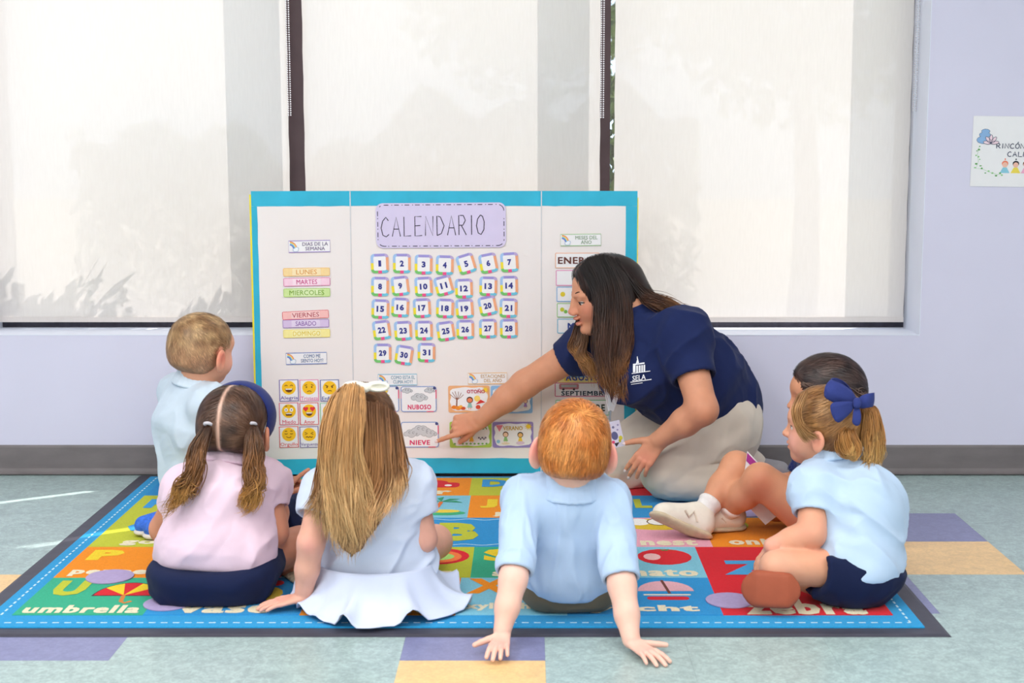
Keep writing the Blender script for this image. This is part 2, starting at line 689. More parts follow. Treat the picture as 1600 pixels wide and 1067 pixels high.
def locks(guides, n, spread, rad, colf, seg=16, wave=0.0, waves=3.0, seed=3, tipr=0.25, sides=3, cut=.78, clump=5.0):
    """hanging locks: guides is a list of control polylines (equal length); locks are blends of neighbours"""
    rng = np.random.default_rng(seed)
    G = np.array([[A3(p) for p in g] for g in guides])
    ng, nc, _ = G.shape
    t = np.linspace(0, nc - 1, seg)
    i = np.clip(np.floor(t).astype(int), 0, nc - 2)
    f = t - i

    def cat(g):
        g0 = g[np.maximum(i - 1, 0)]
        g1, g2 = g[i], g[i + 1]
        g3 = g[np.minimum(i + 2, nc - 1)]
        ff = f[:, None]
        return 0.5 * (2 * g1 + (g2 - g0) * ff + (2 * g0 - 5 * g1 + 4 * g2 - g3) * ff ** 2 + (3 * g1 - g0 - 3 * g2 + g3) * ff ** 3)
    S = np.stack([cat(g) for g in G])
    u = rng.uniform(0, ng - 1, n) if ng > 1 else np.zeros(n)
    a = np.clip(np.floor(u).astype(int), 0, max(ng - 2, 0))
    b = np.minimum(a + 1, ng - 1)
    P = S[a] + (S[b] - S[a]) * (u - a)[:, None, None]
    s = np.linspace(0, 1, seg)
    sp = spread if hasattr(spread, '__len__') else (spread, spread)
    jit = rng.normal(0, 1, (n, 1, 3)) * (sp[0] + (sp[1] - sp[0]) * s)[None, :, None]
    jit = np.clip(jit, -2.0 * max(sp), 2.0 * max(sp))
    P = P + jit
    if wave:
        cl = np.stack([u * clump, np.zeros(n), np.zeros(n)], 1)
        ph = (4.0 * vnoise(cl, seed) + rng.normal(0, .35, n))[:, None]
        d1 = np.stack([vnoise(cl + k_ * 9.7, seed + 1) for k_ in range(3)], 1)[:, None, :] * 2.2 + rng.normal(0, .22, (n, 1, 3))
        d2 = np.stack([vnoise(cl + k_ * 7.3, seed + 2) for k_ in range(3)], 1)[:, None, :] * 2.2 + rng.normal(0, .22, (n, 1, 3))
        am = wave * (0.06 + 0.94 * s ** 1.4)[None, :, None]
        P = P + d1 * am * np.sin(s * 6.283 * waves + ph)[:, :, None] + d2 * am * np.cos(s * 6.283 * waves + ph)[:, :, None]
    ln = rng.uniform(cut, 1.0, n)
    q = s[None, :] * ln[:, None] * (seg - 1)
    q0 = np.clip(np.floor(q).astype(int), 0, seg - 2)
    qf = (q - q0)[:, :, None]
    ar = np.arange(n)[:, None]
    P = P[ar, q0] * (1 - qf) + P[ar, q0 + 1] * qf
    R = rad * rng.uniform(0.55, 1.3, (n, 1)) * (np.minimum(1, 0.5 + 4 * s) * (1 - (1 - tipr) * s ** 2.5))[None, :]
    R[:, -1] *= 0.15
    tone = .42 * vnoise(np.stack([u * clump * 1.7, np.full(n, .5), np.full(n, .5)], 1), seed + 4) + rng.uniform(-.14, .14, n)
    C = colf(P.reshape(-1, 3), np.tile(s, n)).reshape(P.shape) * (1 + tone)[:, None, None]
    return tubes(P, R, C, sides)


def joinparts(parts):
    V, Q, C, n = [], [], [], 0
    for v, q, c in parts:
        V.append(v)
        Q.append(q + n)
        C.append(np.clip(c, 0, 1))
        n += len(v)
    return np.concatenate(V), np.concatenate(Q), np.concatenate(C)


def pick(V, n, seed=5):
    rng = np.random.default_rng(seed)
    return V[rng.integers(0, len(V), n)]
# ================================================================== the room
WY = 4.587            # face of the window wall
WIN_L, WIN_R, WIN_B, WIN_T = -1.785, 1.272, 0.462, 2.32
REV = 4.785           # how far back the window frame sits

m_wall = mat('wall_paint', (215, 212, 232), rough=0.75, var=0.015, scale=4, bump=0.05, bscale=90)
m_wall2 = mat('side_wall_paint', (226, 226, 232), rough=0.8, var=0.02, scale=4)
m_reveal = mat('reveal_paint', (226, 230, 244), rough=0.6, var=0.02, scale=6)
m_ceil = mat('ceiling_tile_white', (236, 236, 234), rough=0.9, var=0.03, scale=20)
m_base = mat('baseboard_vinyl', (118, 111, 112), rough=0.42, var=0.10, scale=9, bump=0.1, bscale=30, stretch=(1, 1, 3))
m_brown = mat('mullion_bronze', (74, 58, 62), rough=0.5, var=0.10, scale=12, bump=0.1, bscale=60)
m_dark = mat('frame_dark', (58, 56, 68), rough=0.5, var=0.25, scale=40)

xL, xR, yB = -3.4, 3.4, -2.9
tag(boxes('wall_back', [(xL - .1, WY, 0, WIN_L, WY + .21, CEIL), (WIN_R, WY, 0, xR + .1, WY + .21, CEIL),
                        (WIN_L, WY, 0, WIN_R, WY + .21, WIN_B), (WIN_L, WY, WIN_T, WIN_R, WY + .21, CEIL)], m_wall),
    'lavender painted window wall behind the calendar board', kind='structure')
tag(boxes('wall_left', [(xL - .1, yB, 0, xL, WY, CEIL)], m_wall2), kind='structure')
tag(boxes('wall_right', [(xR, yB, 0, xR + .1, WY, CEIL)], m_wall2), kind='structure')
tag(boxes('wall_front', [(xL - .1, yB - .1, 0, xR + .1, yB, CEIL)], m_wall2), kind='structure')
tag(boxes('ceiling', [(xL - .1, yB - .1, CEIL, xR + .1, WY + .21, CEIL + .1)], m_ceil), kind='structure')
# painted lining of the window opening (sill and right jamb show)
tag(boxes('trim_1', [(WIN_L, WY - .001, WIN_B, WIN_R, REV, WIN_B + .002), (WIN_R - .002, WY - .001, WIN_B + .002, WIN_R, REV, WIN_T),
                     (WIN_L, WY - .001, WIN_B + .002, WIN_L + .002, REV, WIN_T)], m_reveal),
    'pale painted sill and jamb lining the window opening', kind='structure')
# baseboard: cove vinyl with a small toe at the floor
bv = [(0, 0), (-.006, 0.001), (-.016, .002), (-.019, .006), (-.010, .012), (-.006, .022), (-.005, .092), (-.002, .099), (0, .099)]
v = [(x, WY + p[0], p[1]) for x in (xL, xR) for p in bv[::-1]]
n = len(bv)
tag(link('baseboard_back', pymesh('baseboard_back', v, [(i, i + 1, n + i + 1, n + i) for i in range(n - 1)]), m_base),
    'grey vinyl cove baseboard along the window wall', kind='structure')

# ---- window: frame, two mullions, three panes
win = tag(empty('window_1', ((WIN_L + WIN_R) / 2, REV, WIN_B)), 'wide dark framed window of three tall panes', kind='structure')
ox, oy, oz = win.location


def wbox(name, b, m):
    return boxes(name, [(b[0] - ox, b[1] - oy, b[2] - oz, b[3] - ox, b[4] - oy, b[5] - oz)], m, win)


MU1, MU2 = (-.806, -.742), (.222, .2705)
wbox('frame_rail', (WIN_L, REV, WIN_B, WIN_R, REV + .06, WIN_B + .034), m_dark)
wbox('frame_rail', (WIN_L, REV, WIN_T - .05, WIN_R, REV + .06, WIN_T), m_dark)
wbox('frame_stile', (WIN_R - .04, REV, WIN_B + .034, WIN_R - .002, REV + .06, WIN_T - .05), m_dark)
wbox('frame_stile', (WIN_L + .002, REV, WIN_B + .034, WIN_L + .04, REV + .06, WIN_T - .05), m_dark)
for a, b in (MU1, MU2):
    wbox('mullion', (a, REV - .006, WIN_B + .034, b, REV + .07, WIN_T - .05), m_brown)
m_glass = bpy.data.materials.new('window_glass')
m_glass.use_nodes = True
nt = m_glass.node_tree
nt.nodes.clear()
g_o = nt.nodes.new('ShaderNodeOutputMaterial')
g_m = nt.nodes.new('ShaderNodeMixShader')
g_t = nt.nodes.new('ShaderNodeBsdfTransparent')
g_g = nt.nodes.new('ShaderNodeBsdfGlossy')
g_g.inputs['Roughness'].default_value = 0.02
g_m.inputs[0].default_value = 0.06
g_t.inputs['Color'].default_value = (.95, .95, .95, 1)
nt.links.new(g_t.outputs[0], g_m.inputs[1])
nt.links.new(g_g.outputs[0], g_m.inputs[2])
nt.links.new(g_m.outputs[0], g_o.inputs[0])
for a, b in ((WIN_L + .04, MU1[0]), (MU1[1], MU2[0]), (MU2[1], WIN_R - .04)):
    wbox('pane', (a, REV + .035, WIN_B + .034, b, REV + .039, WIN_T - .05), m_glass)

# ---- roller shades: translucent woven screen cloth
m_shade = bpy.data.materials.new('shade_cloth')
m_shade.use_nodes = True
nt = m_shade.node_tree
nt.nodes.clear()
s_o = nt.nodes.new('ShaderNodeOutputMaterial')
s_m1 = nt.nodes.new('ShaderNodeMixShader')
s_m2 = nt.nodes.new('ShaderNodeMixShader')
s_d = nt.nodes.new('ShaderNodeBsdfDiffuse')
s_t = nt.nodes.new('ShaderNodeBsdfTranslucent')
s_p = nt.nodes.new('ShaderNodeBsdfTransparent')
tc = nt.nodes.new('ShaderNodeTexCoord')
mp = nt.nodes.new('ShaderNodeMapping')
mp.inputs['Scale'].default_value = (1, 1, 0.12)
nz = nt.nodes.new('ShaderNodeTexNoise')
nz.inputs['Scale'].default_value = 160
rp = nt.nodes.new('ShaderNodeValToRGB')
rp.color_ramp.elements[0].color = (.81, .76, .735, 1)
rp.color_ramp.elements[1].color = (.87, .82, .795, 1)
nt.links.new(tc.outputs['Object'], mp.inputs[0])
nt.links.new(mp.outputs[0], nz.inputs['Vector'])
nt.links.new(nz.outputs['Fac'], rp.inputs[0])
nt.links.new(rp.outputs[0], s_d.inputs['Color'])
nt.links.new(rp.outputs[0], s_t.inputs['Color'])
s_m1.inputs[0].default_value = 0.29
s_m2.inputs[0].default_value = 0.05
nt.links.new(s_d.outputs[0], s_m1.inputs[1])
nt.links.new(s_t.outputs[0], s_m1.inputs[2])
nt.links.new(s_m1.outputs[0], s_m2.inputs[1])
nt.links.new(s_p.outputs[0], s_m2.inputs[2])
nt.links.new(s_m2.outputs[0], s_o.inputs[0])
m_bead = mat('bead_chain_white', (225, 222, 228), rough=0.35, var=0.04)
m_tube = mat('shade_tube', (200, 198, 196), rough=0.4, var=0.04)

SHY = 4.735
SH_B = 0.489


def bead(r):
    vv, ff = [], []
    for j in range(5):
        for i in range(6):
            t, p = math.pi * j / 4, 2 * math.pi * i / 6
            vv.append((r * math.sin(t) * math.cos(p), r * math.sin(t) * math.sin(p), r * math.cos(t)))
    for j in range(4):
        for i in range(6):
            ff.append((j * 6 + i, (j + 1) * 6 + i, (j + 1) * 6 + (i + 1) % 6, j * 6 + (i + 1) % 6))
    return vv, ff


def shade(x0, x1, label, chain, czb, cy, face):
    r = tag(empty('roller_shade', ((x0 + x1) / 2, SHY, WIN_T - .05)), label, 'window shade', 'roller shades in the window')
    L = r.location
    # cloth: very gently rippled sheet
    nx, nz_ = 24, 40
    vv = []
    rr = random.Random(label)
    ph = rr.uniform(0, 6)
    for j in range(nz_ + 1):
        z = SH_B + (WIN_T - .05 - SH_B) * j / nz_
        for i in range(nx + 1):
            x = x0 + (x1 - x0) * i / nx
            y = .0012 * math.sin(5 * x + ph) + .0008 * math.sin(13 * x + 2 * ph + z)
            edge = .0008 * math.sin(37 * z + ph) if i in (0, nx) else 0
            vv.append((x + edge - L.x, y, z - L.z))
    ff = [(j * (nx + 1) + i, j * (nx + 1) + i + 1, (j + 1) * (nx + 1) + i + 1, (j + 1) * (nx + 1) + i) for j in range(nz_) for i in range(nx)]
    link('cloth', pymesh('cloth', vv, ff, True), m_shade, r)
    boxes('hem_bar', [(x0 - L.x, -.004, SH_B - .001 - L.z, x1 - L.x, .004, SH_B + .016 - L.z)], m_shade, r)
    # roller
    vv, ff = [], []
    for i in range(12):
        t = 2 * math.pi * i / 12
        for x in (x0, x1):
            vv.append((x - L.x, .026 * math.cos(t) + .02, .026 * math.sin(t)))
    ff = [(2 * i, 2 * i + 1, (2 * i + 3) % 24, (2 * i + 2) % 24) for i in range(12)]
    link('roller_tube', pymesh('roller_tube', vv, ff, True), m_tube, r)
    bv_, bf = bead(.0026)
    vv, ff = [], []
    z = WIN_T - .06
    dx = -.004
    while z > czb:
        for d in (dx, -dx):
            n = len(vv)
            vv += [(chain + d - L.x + p[0], cy - L.y + p[1], z - L.z + p[2]) for p in bv_]
            ff += [tuple(i + n for i in q) for q in bf]
        z -= .0072
    link('bead_chain', pymesh('bead_chain', vv, ff, True), m_bead, r)
    return r


shade(-1.776, -.790, 'cream roller shade with leaf shadows, left of both dark mullions', -.785, at(455, 180, 4.72).z, 4.725, 0)
shade(-.739, .235, 'cream roller shade above the calendar board, between the two dark mullions', .241, at(944, 186, 4.72).z, 4.725, 0)
shade(.2825, 1.2555, 'cream roller shade above the kneeling adult, beside the lavender wall on the right', 1.262, at(1436, 175, 4.70).z, 4.71, 0)

# ---- outside: ground, added eave, shrubs and trees beyond the glass
m_ground = mat('outdoor_ground', (196, 186, 166), rough=0.9, var=0.12, scale=3)
tag(boxes('ground', [(-30, WY + .21, -.35, 30, 40, -.30)], m_ground), 'pale sunlit ground outside the window', kind='structure')
tag(boxes('added_eave', [(-4.5, WY + .21, 2.50, 4.5, 4.955, 2.66)], mat('eave_paint', (205, 200, 190), rough=.8)), 'unseen roof eave added above the window to limit the sun', kind='structure')  # unseen overhang, added to block high sun and end the floor streaks
m_leaf = mat('leaf_green', (96, 122, 62), rough=0.6, var=0.25, scale=5)
m_bark = mat('tree_bark', (96, 78, 62), rough=0.9, var=0.2, scale=20)


hd = tag(empty('hedge', (-.45, 5.1, -.3)), 'low leafy hedge outside along the foot of the window', 'hedge')
rr = random.Random(21)
vv, ff = [], []
for i in range(9000):
    x = rr.uniform(-1.15, 1.05)
    top = 1.44 + .09 * math.sin(x * 3.1) + .06 * math.sin(x * 8.3 + 1) + .05 * math.sin(x * 19)
    z = top * (1 - rr.random() ** 1.6 * .6)
    y = rr.uniform(-.12, .14)
    c = Vector((x, y, z))
    a = Vector((rr.gauss(0, 1), rr.gauss(0, 1), rr.gauss(0, 1.4))).normalized() * rr.uniform(.02, .045)
    b = a.cross(Vector((rr.gauss(0, 1), rr.gauss(0, 1), rr.gauss(0, 1)))).normalized() * .014
    n = len(vv)
    vv += [c - a, c + b, c + a, c - b]
    ff.append((n, n + 1, n + 2, n + 3))
o = link('foliage', pymesh('foliage', vv, ff), m_leaf, hd)
o['kind'] = 'stuff'
boxes('stems', [(x - .012, -.01, 0, x + .012, .014, 1.2) for x in [-1.05 + .28 * i for i in range(8)]], m_bark, hd)['kind'] = 'stuff'


def gtree(x, y, h, rad, seed, label):
    r = tag(empty('garden_tree', (x, y, -.3)), label, 'tree', 'trees outside the window')
    rr = random.Random(seed)
    vv, ff = [], []
    for j in range(5):
        for i in range(8):
            t = 2 * math.pi * i / 8
            q = .09 * (1.2 - .15 * j)
            vv.append((q * math.cos(t) + .05 * math.sin(j), q * math.sin(t), h * .75 * j / 4))
    for j in range(4):
        for i in range(8):
            ff.append((j * 8 + i, j * 8 + (i + 1) % 8, (j + 1) * 8 + (i + 1) % 8, (j + 1) * 8 + i))
    link('trunk', pymesh('trunk', vv, ff, True), m_bark, r)
    vv, ff = [], []
    for i in range(2600):
        d = Vector((rr.gauss(0, 1), rr.gauss(0, 1), rr.gauss(0, 1))).normalized() * rad * rr.uniform(.45, 1.0)
        c = Vector((0, 0, h * .8)) + Vector((d.x, d.y, d.z * .8))
        a = Vector((rr.gauss(0, 1), rr.gauss(0, 1), rr.gauss(0, 1))).normalized() * .07
        b = a.cross(Vector((rr.gauss(0, 1), rr.gauss(0, 1), rr.gauss(0, 1)))).normalized() * .03
        n = len(vv)
        vv += [c - a, c + b, c + a, c - b]
        ff.append((n, n + 1, n + 2, n + 3))
    o = link('foliage', pymesh('foliage', vv, ff), m_leaf, r)
    o['kind'] = 'stuff'


gtree(1.75, 9.2, 2.9, 1.05, 1, 'leafy tree showing faintly green through the right shade')
gtree(.05, 10.5, 3.1, 1.0, 2, 'leafy tree showing faintly green through the middle shade')

# ================================================================== floor
T = 0.3048
TX0, TY0 = 0.0348, 2.861


def tilemat(name, rgb, var):
    m = bpy.data.materials.new(name)
    m.use_nodes = True
    nt = m.node_tree
    b = nt.nodes['Principled BSDF']
    b.inputs['Roughness'].default_value = .30
    b.inputs['Specular IOR Level'].default_value = .35
    tc = nt.nodes.new('ShaderNodeTexCoord')
    oi = nt.nodes.new('ShaderNodeObjectInfo')
    ad = nt.nodes.new('ShaderNodeVectorMath')
    ad.operation = 'ADD'
    nt.links.new(tc.outputs['Object'], ad.inputs[0])
    nt.links.new(oi.outputs['Location'], ad.inputs[1])
    c = lin(rgb)
    outs = []
    for sc, det, lo, hi in ((26, 6, .35, .65), (95, 3, .42, .62)):
        nz = nt.nodes.new('ShaderNodeTexNoise')
        nz.inputs['Scale'].default_value = sc
        nz.inputs['Detail'].default_value = det
        nz.inputs['Distortion'].default_value = 1.2
        nt.links.new(ad.outputs[0], nz.inputs['Vector'])
        r = nt.nodes.new('ShaderNodeValToRGB')
        r.color_ramp.elements[0].position, r.color_ramp.elements[1].position = lo, hi
        r.color_ramp.elements[0].color = (1 - var, 1 - var, 1 - var, 1)
        r.color_ramp.elements[1].color = (1 + var, 1 + var, 1 + var * .8, 1)
        nt.links.new(nz.outputs['Fac'], r.inputs[0])
        outs.append(r.outputs[0])
    m1 = nt.nodes.new('ShaderNodeMix')
    m1.data_type = 'RGBA'
    m1.blend_type = 'MULTIPLY'
    m1.inputs[0].default_value = 1
    m1.inputs[6].default_value = c + (1,)
    nt.links.new(outs[0], m1.inputs[7])
    m2 = nt.nodes.new('ShaderNodeMix')
    m2.data_type = 'RGBA'
    m2.blend_type = 'MULTIPLY'
    m2.inputs[0].default_value = 1
    nt.links.new(m1.outputs[2], m2.inputs[6])
    nt.links.new(outs[1], m2.inputs[7])
    nt.links.new(m2.outputs[2], b.inputs['Base Color'])
    return m


m_teal = tilemat('vinyl_tile_teal', (165, 184, 184), .11)
m_purp = tilemat('vinyl_tile_periwinkle', (130, 132, 172), .06)
m_oran = tilemat('vinyl_tile_apricot', (236, 196, 138), .06)
floor = tag(boxes('floor', [(xL, yB, -.06, xR, WY + .2, -.003)], mat('floor_adhesive', (120, 132, 132), rough=.8)),
            'speckled teal vinyl tile floor with periwinkle and apricot tiles', kind='structure')
tmesh = {}
for key, m in (('t', m_teal), ('p', m_purp), ('o', m_oran)):
    h = T / 2 - .00015
    me = pymesh('tile', boxv(-h, -h, -.003, h, h, 0), BOXF)
    me.materials.append(m)
    tmesh[key] = me
SPEC = {(3, 3): 'p', (3, 2): 'o', (2, 1): 'p', (-1, 0): 'p', (-1, -1): 'o', (-4, 0): 'p', (-5, 1): 'o', (-5, -1): 't', (-4, -1): 't'}
for i in range(-8, 8):
    for j in range(-3, 6):
        x, y = TX0 + (i + .5) * T, TY0 + (j + .5) * T
        if y + T / 2 > WY + .15:
            continue
        o = bpy.data.objects.new('tile', tmesh[SPEC.get((i, j), 't')])
        o.location = (x, y, 0)
        o.parent = floor
        COL.objects.link(o)
# the rest of the room, out of the picture, in larger laid areas of the same tile
x0, x1 = TX0 - 8 * T, TX0 + 8 * T
y0 = TY0 - 3 * T
boxes('tile_field', [(xL, yB, -.003, xR, y0, 0), (xL, y0, -.003, x0, WY, 0), (x1, y0, -.003, xR, WY, 0)], m_teal, floor)
# ================================================================== calendar board (tri-fold display board)
m_white = mat('board_white', (240, 231, 229), rough=0.6, var=0.012, scale=6)
m_cyan = mat('duct_tape_turquoise', (52, 178, 210), rough=0.38, var=0.06, scale=14, bump=0.35, bscale=22)
m_yel = mat('board_back_yellow', (240, 222, 60), rough=0.6)
BD = 4.535                       # distance of the middle panel's face
BH = 0.914
X1, X2 = at(550.5, 500, BD).x, at(845.5, 500, BD).x        # the two folds
LW, RW = 0.311, 0.305
A_L, A_R = math.radians(5.0), math.radians(-1.5)           # wings turned slightly forward
board = tag(empty('display_board', ((X1 + X2) / 2, BD, 0)), 'white tri-fold calendar board edged in turquoise tape, standing against the window wall', 'display board')
BX = board.location.x

PANEL = {}                       # panel -> (origin x,y ; x axis direction)
PANEL['m'] = (Vector((X1, BD, 0)), Vector((1, 0, 0)), X2 - X1)
dl = Vector((math.cos(A_L), math.sin(A_L), 0))
PANEL['l'] = (Vector((X1, BD, 0)) - dl * LW, dl, LW)
dr = Vector((math.cos(A_R), math.sin(A_R), 0))
PANEL['r'] = (Vector((X2, BD, 0)), dr, RW)


def on_panel(k, px, py):
    o, d, w = PANEL[k]
    nv = Vector((d.y, -d.x, 0))
    r = ray(px, py)
    c = Vector((0, 0, CAM_H))
    t = (o - c).dot(nv) / r.dot(nv)
    return c + r * t


LIFT = 0.016                     # the board stands on the rug
for k, (o, d, w) in PANEL.items():
    rz = math.atan2(d.y, d.x)
    p = empty('panel', o - board.location + Vector((0, 0, LIFT)), (0, 0, rz), board)
    g = .0012
    # board face with softly rounded outer corners, 4 mm thick
    boxes('sheet', [(g, 0.0, 0, w - g, .004, BH)], m_white, p)
    tk = .0007
    top, bot, sd = .047, .050, .018
    strips = [('tape_strip', (0, -tk, BH - top, w, 0, BH + tk)), ('tape_strip', (0, -tk, -tk * 0, w, 0, bot))]
    if k == 'l':
        strips.append(('tape_strip', (0, -tk, bot, .0185, 0, BH - top)))
    if k == 'r':
        strips.append(('tape_strip', (w - .036, -tk, bot, w, 0, BH - top)))
    for nm, b in strips:
        # taped edges are slightly wavy on the inner side
        x0, y0, z0, x1, y1, z1 = b
        horiz = (x1 - x0) > (z1 - z0)
        nseg = 14
        rr = random.Random(nm + k + str(z0))
        vv, ff = [], []
        for i in range(nseg + 1):
            t = i / nseg
            wv = rr.uniform(-.0008, .0008)
            if horiz:
                x = x0 + (x1 - x0) * t
                za, zb = (z0 + wv, z1) if z0 > .4 else (z0, z1 + wv)
                vv += [(x, y0, za), (x, y0, zb), (x, y1 + .0045, za if z0 < .4 else zb), (x, y1, zb if z0 < .4 else za)]
            else:
                z = z0 + (z1 - z0) * t
                xa, xb = (x0 - .0006, x1 + wv) if k == 'l' else (x0 + wv, x1 + .0006)
                vv += [(xa, y0, z), (xb, y0, z), (xb, y1 + .001, z), (xa, y1 + .001, z)]
        for i in range(nseg):
            for q in range(4):
                a, b2 = 4 * i + q, 4 * i + (q + 1) % 4
                ff.append((a, b2, b2 + 4, a + 4))
        ff += [(0, 3, 2, 1), tuple(4 * nseg + q for q in range(4))]
        link(nm, pymesh(nm, vv, ff), m_cyan, p)
    if k != 'm':
        e = (-.0055, -.001, .10, .0, .005, BH - .01) if k == 'l' else (w, -.001, .10, w + .003, .005, BH - .02)
        boxes('yellow_edge', [e], m_yel, p)
    else:
        for xx in (-.0022, w - .0012):
            boxes('fold_crease', [(xx, -.0016, 0, xx + .0034, .001, BH)], mat('fold_grey', (214, 212, 216), rough=.6), p)

# ---------------- things stuck on the board
NAVY = (46, 58, 122)


def stick(name, k, px, py, label, cat, group, tilt=0.0, lift=.0013):
    o, d, w = PANEL[k]
    p = on_panel(k, px, py)
    nv = Vector((d.y, -d.x, 0))
    rz = math.atan2(d.y, d.x)
    e = empty(name, p + nv * lift)
    e.rotation_euler = (Matrix.Rotation(rz, 3, 'Z') @ Matrix.Rotation(-math.radians(tilt), 3, 'Y')).to_euler()
    return tag(e, label, cat, group)


PXM = at(1, 600, BD).x - at(0, 600, BD).x          # metres per pixel on the board
paper = mat('card_paper', (243, 240, 242), rough=.45, var=.01)


def sheet(parent, w, h, r, m=None, th=.0009, name='card'):
    return art(name, [(rrect(-w / 2, -h / 2, w / 2, h / 2, r), m or paper)], parent, base=0.0, thick=th)


# --- title
tw, th_ = 200 * PXM, 69 * PXM
tt = stick('title_card', 'm', 689, 352, 'large lavender title card reading CALENDARIO at the top of the board', 'title card', None, 0.4, .0022)
m_lav = mat('card_lavender', (216, 204, 234), rough=.6, var=.015)
sheet(tt, tw, th_, .022, m_lav, .0016)
pen = ink((52, 46, 66))
pen2 = ink((70, 60, 88))
b = rrect(-tw / 2 + .006, -th_ / 2 + .006, tw / 2 - .006, th_ / 2 - .006, .02, 6)
pts = []
for i in range(len(b)):
    p0, p1 = Vector(b[i]), Vector(b[(i + 1) % len(b)])
    n = max(1, int((p1 - p0).length / .003))
    pts += [tuple(p0 + (p1 - p0) * q / n) for q in range(n)]
dash = []
i = 0
while i + 5 < len(pts):
    dash += stroke(pts[i:i + 6], .0024)
    if i + 8 < len(pts):
        dash += stroke(pts[i + 7:i + 9], .0024)
    i += 11
art('dashed_border', [(dash, pen)], tt, base=.0016)
# hand-drawn capitals
GL = {'C': [[(.9, .82), (.6, 1), (.2, .8), (0, .45), (.2, .08), (.6, 0), (.95, .12)]],
      'A': [[(0, 0), (.5, 1), (1, 0)], [(.2, .38), (.82, .38)]],
      'L': [[(.1, 1), (.1, 0), (.95, .03)]],
      'E': [[(.9, 1), (.08, 1), (.08, 0), (.95, .03)], [(.08, .52), (.75, .54)]],
      'N': [[(0, 0), (.05, 1), (.9, 0), (.95, 1)]],
      'D': [[(.08, 0), (.08, 1), (.5, .95), (.95, .5), (.6, .1), (.08, 0)]],
      'R': [[(.05, 0), (.05, 1), (.6, 1), (.85, .75), (.55, .5), (.05, .5)], [(.35, .5), (.95, 0)]],
      'I': [[(.5, 0), (.5, 1)]],
      'O': [[(.5, 1), (.15, .8), (0, .45), (.2, .08), (.55, 0), (.9, .25), (.95, .65), (.75, .93), (.5, 1)]],
      'M': [[(0, 0), (.1, 1), (.5, .35), (.9, 1), (1, 0)]]}


def handwrite(name, s, parent, x0, zb, cw, chh, gap, w, m, base, drift=0.0):
    x = x0
    sh = []
    for i, ch in enumerate(s):
        a = None
        if ch == 'Ó':
            ch, a = 'O', 1
        ww = cw * (.5 if ch == 'I' else 1)
        for st in GL[ch]:
            q = [(x + px_ * ww, zb + drift * i + pz_ * chh) for px_, pz_ in st]
            sm = []
            for j in range(len(q) - 1):
                sm.append(q[j])
                if len(q) > 4:
                    sm.append(((q[j][0] + q[j + 1][0]) / 2, (q[j][1] + q[j + 1][1]) / 2))
            sm.append(q[-1])
            sh += stroke(sm, w)
        if a:
            sh += stroke([(x + ww * .5, zb + chh * 1.12), (x + ww * .75, zb + chh * 1.35)], w)
        x += ww + gap
    return art(name, [(sh, m)], parent, base=base)


handwrite('lettering', 'CALENDARIO', tt, -92 * PXM, -17 * PXM, 12.6 * PXM, 30 * PXM, 4.4 * PXM, .0028, pen, .0016, .0006)

# --- number cards
NUM = {1: (593.5, 411.5, 2), 2: (628, 411.5, 0), 3: (662, 413, -1), 4: (695, 414, -2), 5: (728.5, 412, 17), 6: (763, 411, 11), 7: (796, 409.5, 4),
       8: (594, 447.5, -1), 9: (625.5, 446.5, 6), 10: (662, 447.5, 3), 11: (693.5, 446, 15), 12: (725, 450.5, 2), 13: (763, 447, -1), 14: (795.5, 446, 1),
       15: (594.5, 482.5, -2), 16: (625.5, 480, -3), 17: (659.5, 481, 3), 18: (695.5, 481.5, -2), 19: (726, 482, 4), 20: (762, 477.5, 12), 21: (794.5, 481, -1),
       22: (596.5, 515.5, 7), 23: (630, 516.5, 3), 24: (662.5, 516, 1), 25: (696.5, 517, 8), 26: (727, 514.5, 1), 27: (762.5, 513, 1), 28: (795, 513, 1),
       29: (598, 551.5, 0), 30: (631.5, 554.5, -9), 31: (666.5, 550.5, -1)}
cw, ch_ = 27.5 * PXM, 30 * PXM
SEGC = [((160, 150, 214), 'top'), ((240, 168, 128), 'right'), ((112, 196, 222), 'br'), ((236, 84, 140), 'bot'), ((118, 196, 110), 'bl'), ((244, 222, 60), 'left'), ((164, 196, 236), 'tl')]
ringo = rrect(-cw / 2, -ch_ / 2, cw / 2, ch_ / 2, .011, 4)
ringi = rrect(-cw / 2 + .0085, -ch_ / 2 + .0085, cw / 2 - .0085, ch_ / 2 - .0085, .004, 4)
SEGIX = {(160, 150, 214): [4], (240, 168, 128): [18, 19], (112, 196, 222): [14, 15, 16, 17], (118, 196, 110): [10, 11, 12, 13], (244, 222, 60): [9],
         (164, 196, 236): [5, 6, 7, 8], (190, 170, 214): [0, 1, 2, 3]}
ring_shapes = []
nR = len(ringo)
side_split = []
for c, ix in SEGIX.items():
    for i in ix:
        j = (i + 1) % nR
        quad = [ringo[i], ringo[j], ringi[j], ringi[i]]
        if i == 9:       # left side: blue above, yellow below
            mo, mi_ = ((ringo[i][0], .002), (ringi[i][0], .002))
            ring_shapes.append(([ringo[i], mo, mi_, ringi[i]], ink((164, 196, 236))))
            ring_shapes.append(([mo, ringo[j], ringi[j], mi_], ink((244, 222, 60))))
        elif i == 14:    # bottom: green, pink notch, blue
            a, b2 = -.006, .006
            z0, z1 = ringo[i][1], ringi[i][1]
            ring_shapes.append(([(ringo[i][0], z0), (a, z0), (a, z1), (ringi[i][0], z1)], ink((118, 196, 110))))
            ring_shapes.append(([(a, z0 - .001), (b2, z0 - .001), (b2, z1), (a, z1)], ink((236, 84, 140))))
            ring_shapes.append(([(b2, z0), (ringo[j][0], z0), (ringi[j][0], z1), (b2, z1)], ink((112, 196, 222))))
        else:
            ring_shapes.append((quad, ink(c)))
ring_proto = None
navy = ink((54, 58, 140))
